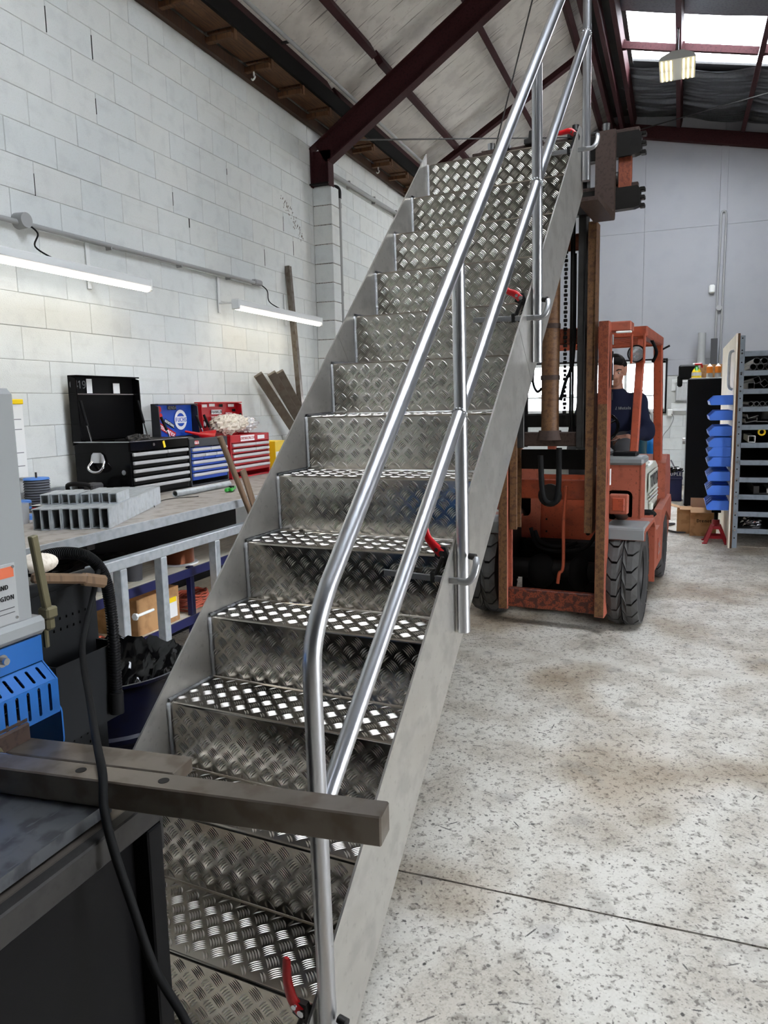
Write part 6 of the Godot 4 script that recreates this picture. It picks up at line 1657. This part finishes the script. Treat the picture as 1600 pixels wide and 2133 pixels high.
	var ho := thing("corrugated_hose", "black corrugated hose arching over the tool trolley", "hose")
	part(ho, "hose_core", mb().tube(hp, 0.0125, 12), M.black_plastic)
	var hb := mb()
	for i in hp.size() - 1: hb.cyl(hp[i].lerp(hp[i + 1], 0.15), hp[i].lerp(hp[i + 1], 0.62), 0.0165, -1, 14)
	part(ho, "rib", hb, M.black_plastic).set_meta("kind", "stuff")
	part(ho, "cuff", mb().cyl(V(-1.462, 0.71, -1.64), V(-1.462, 0.65, -1.638), 0.02, -1, 14), M.black_rubber)
	# mallet and a roll of leather on the trolley rail
	var ml := thing("mallet", "wooden mallet handle lying across the trolley", "mallet", V(-1.44, 1.075, -1.48))
	part(ml, "handle", mb().bar(V(0, 0.03, 0.12), V(0.0, -0.012, -0.06), 0.022, 0.026, 0.006).bar(V(0, -0.008, -0.04), V(0.0, -0.035, -0.125), 0.028, 0.034, 0.008), M.pale_timber)
	part(ml, "head", mb().blob(V(-0.05, 0.05, 0.05), V(0.045, 0.026, 0.05), 0, 1, 12), M.cotton)
	# black cable draped over the bar
	one("power_cable", mb().tube(curve([V(-1.47, 1.08, -1.62), V(-1.44, 1.0, -1.55), V(-1.36, 0.92, -1.42), V(-1.14, 0.885, -1.2), V(-0.975, 0.892, -1.035), V(-0.893, 0.889, -0.955), V(-0.86, 0.852, -0.917), V(-0.835, 0.79, -0.905), V(-0.8, 0.70, -0.90), V(-0.765, 0.6, -0.9), V(-0.70, 0.5, -0.9), V(-0.6, 0.3, -0.88), V(-0.5, 0.05, -0.8), V(-0.4, 0.01, -0.6), V(-0.2, 0.01, -0.3)], 8), 0.0075, 10), M.black_rubber, "black power cable hanging over the square bar to the floor", "cable")

func right_side() -> void:
	var zr := -8.22
	# rack of steel lengths
	var rk := thing("storage_rack", "grey slotted steel rack holding steel tubes", "rack", V(1.1, 0, -9.3))
	for x in [-0.54, 0.75]:
		for z in [1.08, -0.9]:
			var po := mb()
			po.box(V(x, 1.04, z), V(0.05, 2.08, 0.004), 0.001).box(V(x - signf(x) * -0.024, 1.04, z - 0.022), V(0.004, 2.08, 0.045), 0.001)
			var u := part(rk, "upright", po, M.rack_grey)
			if x < 0 and z > 0:
				for i in 18: part(u, "slot_hole", mb().cyl(V(x, 0.1 + i * 0.115, z + 0.002), V(x, 0.1 + i * 0.115, z + 0.003), 0.007, -1, 10), M.grease_black)
	var ys := [1.93, 1.745, 1.57, 1.40, 1.225, 1.05, 0.88, 0.71, 0.54, 0.37, 0.2]
	for i in ys.size():
		var y: float = ys[i]
		var sb := part(rk, "shelf_rail", mb().box(V(0.11, y - 0.025, 1.085), V(1.26, 0.05, 0.01), 0.002), M.rack_grey)
		part(sb, "rail_bolt", mb().cyl(V(-0.54, y - 0.02, 1.085), V(-0.54, y - 0.02, 1.095), 0.009, -1, 6), M.bright_steel)
		if i > 0: part(rk, "shelf_plate", mb().box(V(0.11, y - 0.004, 0.1), V(1.25, 0.006, 1.97)), M.black_paint)
	part(rk, "back_panel", mb().box(V(0.11, 1.0, -0.92), V(1.3, 2.0, 0.01)), M.black_paint)
	# plywood partition
	var pw := thing("plywood_partition", "tall pale plywood sheet forming the side of the steel rack", "partition", V(0.5, 0, -9.4))
	part(pw, "sheet", mb().box(V(0.012, 1.05, 0.0), V(0.018, 2.1, 2.44), 0.002), M.plywood)
	part(pw, "edge_strip", mb().box(V(0.028, 1.05, 1.215), V(0.02, 2.1, 0.02), 0.002), M.old_timber)
	for y in [1.3, 1.12, 0.94, 0.76, 0.58, 0.4]: part(pw, "louvre_rail", mb().box(V(0.0, y, 0.55), V(0.006, 0.02, 1.1), 0.001), M.galvanised)
	part(pw, "pull_handle", mb().tube(curve([V(0.0, 1.95, 1.0), V(-0.035, 1.92, 1.0), V(-0.04, 1.75, 1.0), V(-0.035, 1.6, 1.0), V(0.0, 1.57, 1.0)]), 0.014, 10), M.galvanised, "bent metal handle")
	# stock on the rack
	var ordn := ["first", "second", "third", "fourth", "fifth", "sixth", "seventh", "eighth"]
	var pipe: ArrayMesh = mb().ring(V(0, 0, 0), V(0, 0, -1.7), 0.031, 0.027, 18).mesh()
	var pos := [[0.66, 0], [0.725, 0], [0.80, 0], [0.866, 0], [0.69, 1], [0.758, 1]]
	for i in 6:
		var t := thing("round_tube", "large round tube on the rack's top shelf, %s in its %s row" % [["first", "second", "third", "fourth", "first", "second"][i], "lower" if pos[i][1] == 0 else "upper"], "steel tube", V(pos[i][0], 1.745 + 0.032 + 0.055 * pos[i][1], zr + 0.03 - 0.01 * (i % 3)), 0, "round tubes on the top shelf")
		inst(t, "tube_wall", pipe, M.bright_steel)
	var sq := func(w: float, l: float) -> ArrayMesh:
		var b := mb()
		for q in [[0.0, -w / 2, w, 0.004], [0.0, w / 2, w, 0.004], [-w / 2, 0.0, 0.004, w], [w / 2, 0.0, 0.004, w]]: b.box(V(q[0], q[1], -l / 2), V(q[2], q[3], l))
		return b.mesh()
	var s40: ArrayMesh = sq.call(0.055, 1.4)
	var sp := [[0.65, 0.031, 0.0], [0.70, 0.082, 0.4], [0.765, 0.05, 0.75], [0.83, 0.11, 1.1], [0.90, 0.04, 0.0], [0.90, 0.1, 0.1]]
	for i in 6:
		var t := thing("square_tube", "square steel tube end in the jumble on the second shelf, %s along" % ordn[i], "steel tube", V(sp[i][0], 1.57 + sp[i][1], zr + 0.02), 0, "square tubes on the second shelf")
		t.rotation.z = sp[i][2]
		inst(t, "tube_wall", s40, M.bright_steel)
	var p25: ArrayMesh = mb().ring(V(0, 0, 0), V(0, 0, -1.6), 0.024, 0.019, 16).mesh()
	for i in 6:
		var t := thing("round_tube", "small bright tube end in the row on the third shelf, %s along" % ordn[i], "steel tube", V(0.655 + i * 0.05, 1.40 + 0.026, zr + 0.03), 0, "small tubes on the third shelf")
		inst(t, "tube_wall", p25, M.bright_steel)
	for i in 4:
		var q := [[0.66, 0.02, 0.25], [0.68, 0.065, 0.3], [0.85, 0.06, 1.5], [0.76, 0.02, 0.0]][i] as Array
		var t := one("angle_bar", mb().box(V(0, 0, -0.5), V(0.1, 0.008, 1.0)).box(V(-0.046, 0.02, -0.5), V(0.008, 0.04, 1.0)), M.bright_steel, "bright angle section lying on the fourth shelf, %s along" % ordn[i], "angle bar", V(q[0], 1.235 + q[1], zr + 0.03), 0, "angle bars on the fourth shelf")
		t.rotation.z = q[2]
	for i in 4:
		var q := [[0.77, 0.1], [0.88, 0.09], [0.93, 0.06], [0.955, 0.12]][i] as Array
		one("strap_roll", mb().ring(V(0, 0, 0), V(0, 0, -0.06), 0.035, 0.022, 18), M.yellow, "roll of yellow tape on the fifth shelf, %s along" % ordn[i], "roll", V(q[0], 1.05 + q[1], zr - 0.05), 0, "yellow rolls on the fifth shelf")
	one("square_tube", mb(Transform3D(Basis(), V(0, 0.035, 0))).box(V(0, 0.03, -.3), V(.06, .004, .6)).box(V(0, -0.03, -.3), V(.06, .004, .6)).box(V(.03, 0, -.3), V(.004, .06, .6)).box(V(-.03, 0, -.3), V(.004, .06, .6)), M.white_plastic, "pale square tube end on the fifth shelf beside the yellow rolls", "tube", V(0.68, 1.05, zr))
	one("steel_offcut", mb().box(V(0, 0.04, -0.4), V(0.05, 0.08, 0.8), 0.002).box(V(0.05, 0.008, -0.4), V(0.12, 0.012, 0.8), 0.002), M.dark_steel, "dark channel section on the eighth shelf of the rack", "steel bar", V(0.74, 0.545, zr))
	one("steel_offcut", mb().box(V(0, 0.03, -0.2), V(0.04, 0.06, 0.4), 0.002).box(V(0.07, 0.02, -0.2), V(0.03, 0.04, 0.4), 0.002), M.bright_steel, "small bright offcut on the low shelf of the rack", "steel bar", V(0.85, 0.545, zr))
	one("scrap_heap", mb().blob(V(0, 0.03, -0.1), V(0.09, 0.05, 0.1), 0.5, 14, 12), M.bright_steel, "heap of small bright scrap on the bottom shelf", "scrap", V(0.72, 0.2, zr - 0.1))
	# blue parts bins on the partition
	var bin := thing("parts_bin", "", "parts bin", Vector3.ZERO, 0, "blue parts bins on the plywood partition")
	var wl := 0.20; var ww := 0.15; var hh := 0.092
	var shell := mb()
	for s in [-1.0, 1.0]: shell.prism([Vector2(-wl, 0.0), Vector2(0.0, 0.0), Vector2(0.0, hh), Vector2(-wl * 0.8, hh), Vector2(-wl - 0.012, 0.042)], s * ww / 2 - 0.002, s * ww / 2 + 0.002)
	shell.box(V(-wl / 2, 0.002, 0), V(wl, 0.004, ww)).box(V(-0.002, hh / 2, 0), V(0.004, hh, ww)).box(V(-wl - 0.006, 0.022, 0), V(0.004, 0.042, ww), 0, Basis(V(0, 0, 1), 0.25))
	part(bin, "shell", shell, M.blue_bin)
	for s in [-1.0, 1.0]: part(bin, "rim", mb().box(V(-wl * 0.4, hh, s * ww / 2), V(wl * 0.8, 0.006, 0.008), 0.002), M.blue_bin)
	var by := [1.42, 1.27, 1.115, 1.005, 0.91, 0.81, 0.665, 0.525, 0.37]
	for r in 9:
		for c in 4:
			var n: Node3D = bin if r == 0 and c == 0 else again(bin)
			n.position = V(0.502, by[r], -8.34 - c * 0.165)
			n.set_meta("label", "blue parts bin on the plywood, %s row down, %s from the front" % [["first", "second", "third", "fourth", "fifth", "sixth", "seventh", "eighth", "ninth"][r], ordn[c]])
	# black cabinet with things on top
	var cb := thing("cabinet", "tall black steel cabinet behind the blue parts bins", "cabinet", V(0.33, 0, -11.7))
	part(cb, "case", mb().box(V(0, 0.88, 0), V(0.44, 1.74, 0.8), 0.006), M.cabinet_black)
	part(cb, "edge_trim", mb().box(V(-0.222, 0.88, 0.395), V(0.012, 1.7, 0.012), 0.002), M.galvanised)
	part(cb, "hasp", mb().box(V(-0.24, 0.88, 0.3), V(0.05, 0.04, 0.05), 0.006).cyl(V(-0.26, 0.93, 0.32), V(-0.22, 0.93, 0.32), 0.02, -1, 10), M.chrome)
	for p in [[-0.19, 0.37], [0.19, 0.37], [-0.19, -0.37], [0.19, -0.37]]: part(cb, "foot", mb().box(V(p[0], 0.01, p[1]), V(0.04, 0.02, 0.04)), M.black_plastic)
	var ct := 1.752
	one("paper_sheets", mb().box(V(0, 0.006, 0), V(0.4, 0.01, 0.3), 0.002), M.paper, "white papers on top of the black cabinet", "papers", V(0.34, ct, -11.48))
	var sb := thing("spray_bottle", "yellow spray bottle with a red trigger on the black cabinet", "bottle", V(0.22, ct + 0.012, -11.42))
	part(sb, "bottle_body", mb(Transform3D(Basis.from_scale(V(1, 1, 0.6)), Vector3.ZERO)).lathe([Vector2(0, 0), Vector2(0.062, 0), Vector2(0.065, 0.01), Vector2(0.06, 0.08), Vector2(0.045, 0.11), Vector2(0.02, 0.145)], 18, true), M.yellow)
	part(sb, "bottle_label", mb(Transform3D(Basis.from_scale(V(1, 1, 0.62)), Vector3.ZERO)).lathe([Vector2(0.064, 0.03), Vector2(0.063, 0.075)], 18), M.paper)
	part(sb, "neck", mb(Transform3D(Basis.from_scale(V(1, 1, 0.7)), Vector3.ZERO)).lathe([Vector2(0.045, 0.1), Vector2(0.03, 0.13), Vector2(0.018, 0.15), Vector2(0.018, 0.17)], 16), M.green_paint)
	part(sb, "trigger", mb().box(V(0.02, 0.185, 0), V(0.1, 0.03, 0.03), 0.008).bar(V(0.065, 0.18, 0), V(0.07, 0.135, 0), 0.012, 0.02, 0.003), M.red_paint)
	part(sb, "nozzle", mb().box(V(-0.035, 0.19, 0), V(0.03, 0.022, 0.026), 0.005), M.white_plastic)
	for i in 2:
		var cn := thing("spray_can", "orange and grey spray can on the cabinet, %s the spray bottle" % ["next to", "second from"][i], "can", V(0.385 + i * 0.105, ct + 0.012, -11.42), 0, "orange spray cans on the cabinet")
		part(cn, "can_body", mb().lathe([Vector2(0, 0), Vector2(0.04, 0), Vector2(0.04, 0.1)], 18), M.conduit_grey)
		part(cn, "can_label", mb().lathe([Vector2(0.0405, 0.06), Vector2(0.0405, 0.14), Vector2(0.036, 0.15)], 18), M.orange_label)
		part(cn, "can_cap", mb().lathe([Vector2(0.036, 0.15), Vector2(0.02, 0.165), Vector2(0.008, 0.185), Vector2(0, 0.187)], 14), M.white_plastic)
	var tb := thing("tool_bag", "black tool case hanging over the corner of the cabinet top", "case", V(0.11, ct, -11.75))
	part(tb, "case_body", mb().box(V(0.0, 0.1, 0), V(0.24, 0.2, 0.34), 0.02), M.black_plastic)
	part(tb, "case_pocket", mb().box(V(-0.1, -0.02, 0.05), V(0.07, 0.16, 0.22), 0.02), M.black_plastic)
	one("carton", mb().box(V(0, 0.1, 0), V(0.3, 0.2, 0.3), 0.003), M.cardboard, "brown carton at the back of the cabinet top", "carton", V(0.42, ct, -11.9))
	# jack stand
	var js := thing("jack_stand", "red steel axle stand on the floor by the partition", "axle stand", V(0.4, 0, -8.5))
	for s in [[-1, -1], [1, -1], [1, 1], [-1, 1]]:
		part(js, "leg", mb().bar(V(s[0] * 0.1, 0.005, s[1] * 0.1), V(s[0] * 0.03, 0.19, s[1] * 0.03), 0.05, 0.006, 0.001, V(s[0], 0.5, s[1])), M.jack_red)
		part(js, "foot", mb().box(V(s[0] * 0.105, 0.005, s[1] * 0.105), V(0.05, 0.01, 0.05), 0.003), M.jack_red)
	part(js, "collar", mb().cyl(V(0, 0.17, 0), V(0, 0.24, 0), 0.042, 0.036, 16), M.jack_red)
	for s in [-1.0, 1.0]: part(js, "web", mb().prism([Vector2(-0.08, 0.05), Vector2(0.08, 0.05), Vector2(0.035, 0.18), Vector2(-0.035, 0.18), Vector2(-0.03, 0.15), Vector2(0.03, 0.15), Vector2(0.05, 0.08), Vector2(-0.05, 0.08)], s * 0.08 - 0.002, s * 0.08 + 0.002), M.jack_red)
	part(js, "post", mb().cyl(V(0, 0.2, 0), V(0, 0.32, 0), 0.02, -1, 12), M.grease_black)
	part(js, "saddle", mb().box(V(0, 0.325, 0), V(0.09, 0.025, 0.05), 0.005), M.grease_black)
	# cartons on the floor
	var cd := func(label: String, at: Vector3, w: float, h: float, dd: float, words: String, flaps: Array) -> void:
		var c := thing("carton", label, "carton", at, 0)
		var b := mb()
		for s in [-1.0, 1.0]: b.box(V(s * w / 2, h / 2, 0), V(0.005, h, dd)).box(V(0, h / 2, s * dd / 2), V(w, h, 0.005))
		b.box(V(0, 0.003, 0), V(w, 0.006, dd))
		part(c, "carton_body", b, M.cardboard)
		for f in flaps: part(c, "flap", mb().box(f[0], f[1], 0, Basis(V(0, 0, 1), f[2]) * Basis(V(1, 0, 0), f[3])), M.cardboard_inner)
		if words: text(c, "lettering", words, 0.034, M.ink, Transform3D(Basis(), V(0.03, h * 0.62, dd / 2 + 0.004)))
	cd.call("open cardboard carton with printed words beside the red axle stand", V(0.29, 0, -8.97), 0.26, 0.27, 0.24, "Drenette", [[V(0, 0.29, 0.16), V(0.26, 0.004, 0.1), 0.0, 0.5], [V(0, 0.33, -0.12), V(0.26, 0.12, 0.004), 0.0, 0.0], [V(0.16, 0.29, 0), V(0.1, 0.004, 0.22), 0.5, 0.0]])
	cd.call("smaller cardboard carton with a raised flap, left of the printed one", V(0.09, 0, -9.08), 0.13, 0.28, 0.2, "", [[V(-0.1, 0.30, 0), V(0.12, 0.004, 0.2), -0.25, 0.0], [V(0.02, 0.29, 0.12), V(0.12, 0.004, 0.08), 0.0, 0.4]])
	one("floor_cable", mb().tube(curve([V(0.18, 0.012, -9.0), V(0.0, 0.012, -9.0), V(-0.12, 0.012, -9.3), V(0.0, 0.012, -9.6), V(-0.2, 0.012, -9.5), V(-0.4, 0.012, -9.2), V(-0.9, 0.012, -9.4)]), 0.01, 8), M.trousers, "grey cable lying in loops on the floor by the cartons", "cable")

func back_of_shop() -> void:
	# gas bottles with hoses by the window
	var gb := thing("gas_bottle", "dark teal gas bottle with brass valve behind the forklift", "gas bottle", V(-0.45, 0, -9.6))
	part(gb, "bottle", mb().lathe([Vector2(0, 0), Vector2(0.11, 0), Vector2(0.115, 0.02), Vector2(0.115, 1.1), Vector2(0.1, 1.2), Vector2(0.05, 1.27), Vector2(0.03, 1.29), Vector2(0.03, 1.33)], 24, true), M.teal_bottle)
	part(gb, "valve", mb().cyl(V(0, 1.33, 0), V(0, 1.42, 0), 0.02, 0.016, 12).cyl(V(0, 1.38, 0), V(0.07, 1.38, 0.02), 0.014, -1, 10), M.brass)
	part(gb, "gauge", mb().cyl(V(0.07, 1.43, 0.02), V(0.075, 1.43, 0.045), 0.03, -1, 18).cyl(V(0.09, 1.36, 0.03), V(0.09, 1.36, 0.05), 0.022, -1, 16), M.brass)
	part(gb, "hose", mb().tube(curve([V(0.08, 1.4, 0.03), V(0.17, 1.3, 0.03), V(0.1, 1.1, 0.05), V(-0.02, 1.25, 0.08), V(-0.05, 1.5, 0.06), V(0.05, 1.6, 0.02)]), 0.014, 8), M.white_plastic)
	part(gb, "collar_label", mb().lathe([Vector2(0.116, 1.02), Vector2(0.116, 1.1)], 24), M.conduit_grey)
	var gc := thing("gas_bottle", "bright blue gas bottle standing beside the teal one", "gas bottle", V(-0.28, 0, -9.75))
	part(gc, "bottle", mb().lathe([Vector2(0, 0), Vector2(0.08, 0), Vector2(0.08, 0.95), Vector2(0.06, 1.02), Vector2(0.02, 1.05), Vector2(0.02, 1.1)], 20, true), M.cyan_bottle)
	part(gc, "valve", mb().cyl(V(0, 1.08, 0), V(0, 1.16, 0), 0.016, -1, 10), M.white_plastic)
	# navy bin
	var nb := thing("rubbish_bin", "navy blue square bin with white lettering at the back", "bin", V(-0.045, 0, -11.95))
	part(nb, "bin_body", mb().box(V(0, 0.22, 0), V(0.26, 0.44, 0.3), 0.01), M.navy)
	part(nb, "bin_band", mb().box(V(0, 0.33, 0), V(0.275, 0.015, 0.31), 0.004), M.navy)
	part(nb, "lining", mb().blob(V(0, 0.44, 0), V(0.14, 0.06, 0.16), 0.3, 3, 12), M.black_bag)
	text(nb, "lettering", "RTUPLE", 0.05, M.ink_white, Transform3D(Basis(), V(0.0, 0.40, 0.152)))
	one("metal_offcut", mb().bar(V(0, 0, 0), V(-0.1, 0.2, 0.0), 0.03, 0.02, 0.002), M.bright_steel, "bright strip of metal poking out of the navy bin", "metal strip", V(0.02, 0.4, -11.9))
	# wall things
	var lv := thing("louvre_vent", "small grey louvre vent on the back wall beside the window", "vent", V(0.06, 1.44, ZB + 0.01))
	part(lv, "frame", mb().box(V(0, 0.16, 0.01), V(0.22, 0.32, 0.02), 0.004), M.conduit_grey)
	for i in 9: part(lv, "blade", mb().box(V(-0.085 + i * 0.021, 0.16, 0.024), V(0.012, 0.28, 0.012), 0.002), M.white_enamel)
	var so := thing("power_outlet", "white power outlet with a grey lead under the window edge", "outlet", V(-0.13, 1.2, ZB + 0.02))
	part(so, "box", mb().box(V(0, 0.05, 0), V(0.09, 0.12, 0.05), 0.01), M.white_plastic)
	part(so, "lead", mb().tube(curve([V(0.03, 0.03, 0.04), V(0.06, -0.05, 0.06), V(0.0, -0.2, 0.05), V(-0.1, -0.35, 0.05), V(-0.12, -0.6, 0.05)]), 0.008, 8), M.conduit_grey)
	one("wall_trunking", mb().box(V(0, 0, 0), V(0.9, 0.05, 0.05), 0.006), M.white_enamel, "white cable trunking along the blocks of the back wall", "trunking", V(0.36, 1.3, ZB + 0.028))
	var ec := thing("conduit", "thin pipes running up the back wall beside the cover strip", "pipe", V(0, 0, ZB))
	part(ec, "pipe", mb().cyl(V(0.535, 1.9, 0.04), V(0.56, 4.4, 0.04), 0.016, -1, 8), M.conduit_grey)
	part(ec, "pipe", mb().cyl(V(0.62, 1.9, 0.04), V(0.635, 4.4, 0.04), 0.016, -1, 8), M.conduit_grey)
	part(ec, "bend", mb().tube(curve([V(0.56, 4.38, 0.04), V(0.57, 4.46, 0.04), V(0.62, 4.46, 0.04), V(0.635, 4.38, 0.04)]), 0.016, 8), M.conduit_grey)
	part(ec, "junction", mb().cyl(V(0.575, 2.95, 0.02), V(0.575, 2.95, 0.07), 0.045, -1, 14), M.conduit_grey)
	one("siren_box", mb().box(V(0, 0, 0), V(0.09, 0.14, 0.06), 0.02), M.white_plastic, "small white alarm box on the back wall left of the pipes", "alarm box", V(0.46, 3.26, ZB + 0.032))
	one("plastic_pipe", mb().cyl(V(0, 0, 0), V(0, 2.55, -0.12), 0.06, -1, 20), M.conduit_grey, "tall grey plastic pipe standing against the back wall", "pipe", V(0.33, 0, -13.7))
	one("timber_post", mb().bar(V(0, 0, 0), V(0, 2.45, -0.1), 0.1, 0.06, 0.004, V(0, 0, 1)), M.trousers, "dark square post standing beside the grey plastic pipe", "post", V(0.52, 0, -13.75))
	var fr := thing("tube_hoop", "thin pale tube frame leaning above the rack", "tube hoop", V(0.9, 1.95, -9.2))
	part(fr, "tube", mb().tube([V(0.0, 0.0, 0), V(0.12, 0.62, -0.2), V(0.5, 0.62, -0.2)], 0.015, 8), M.conduit_grey)
	var wt := thing("white_crate", "white plastic tub on the floor behind the forklift's wheel", "tub", V(-1.52, 0, -7.3))
	part(wt, "tub_body", mb().prism([Vector2(-0.2, 0.0), Vector2(0.2, 0.0), Vector2(0.24, 0.5), Vector2(-0.24, 0.5)], -0.2, 0.2), M.white_plastic)
	part(wt, "lid", mb().box(V(0, 0.52, 0), V(0.52, 0.04, 0.44), 0.012), M.white_plastic)
	# high bay lamp
	var hb := thing("bay_lamp", "lit square bay lamp hanging under the roof strip", "lamp", V(-0.13, 5.36, -10.3))
	part(hb, "housing", mb().prism([Vector2(-0.2, 0.0), Vector2(0.2, 0.0), Vector2(0.18, 0.04), Vector2(0.06, 0.09), Vector2(-0.06, 0.09), Vector2(-0.18, 0.04)], -0.32, 0.32), M.white_enamel)
	for i in 6:
		for j in 2: part(hb, "led_strip", mb().box(V([-0.17, -0.12, -0.07, 0.07, 0.12, 0.17][i], -0.006, -0.155 + j * 0.31), V(0.019, 0.012, 0.27), 0.003), M.led_warm, "glowing warm white strip")
	part(hb, "hanger", mb().cyl(V(0, 0.08, 0), V(0, 0.48, 0), 0.01, -1, 8), M.dark_steel)
	area(V(-0.13, 5.33, -10.3), Vector2(0.4, 0.6), BAY, Color(1.0, 0.9, 0.68), FACE_DOWN, "bay_lamp_light")

const BAY := 2.0
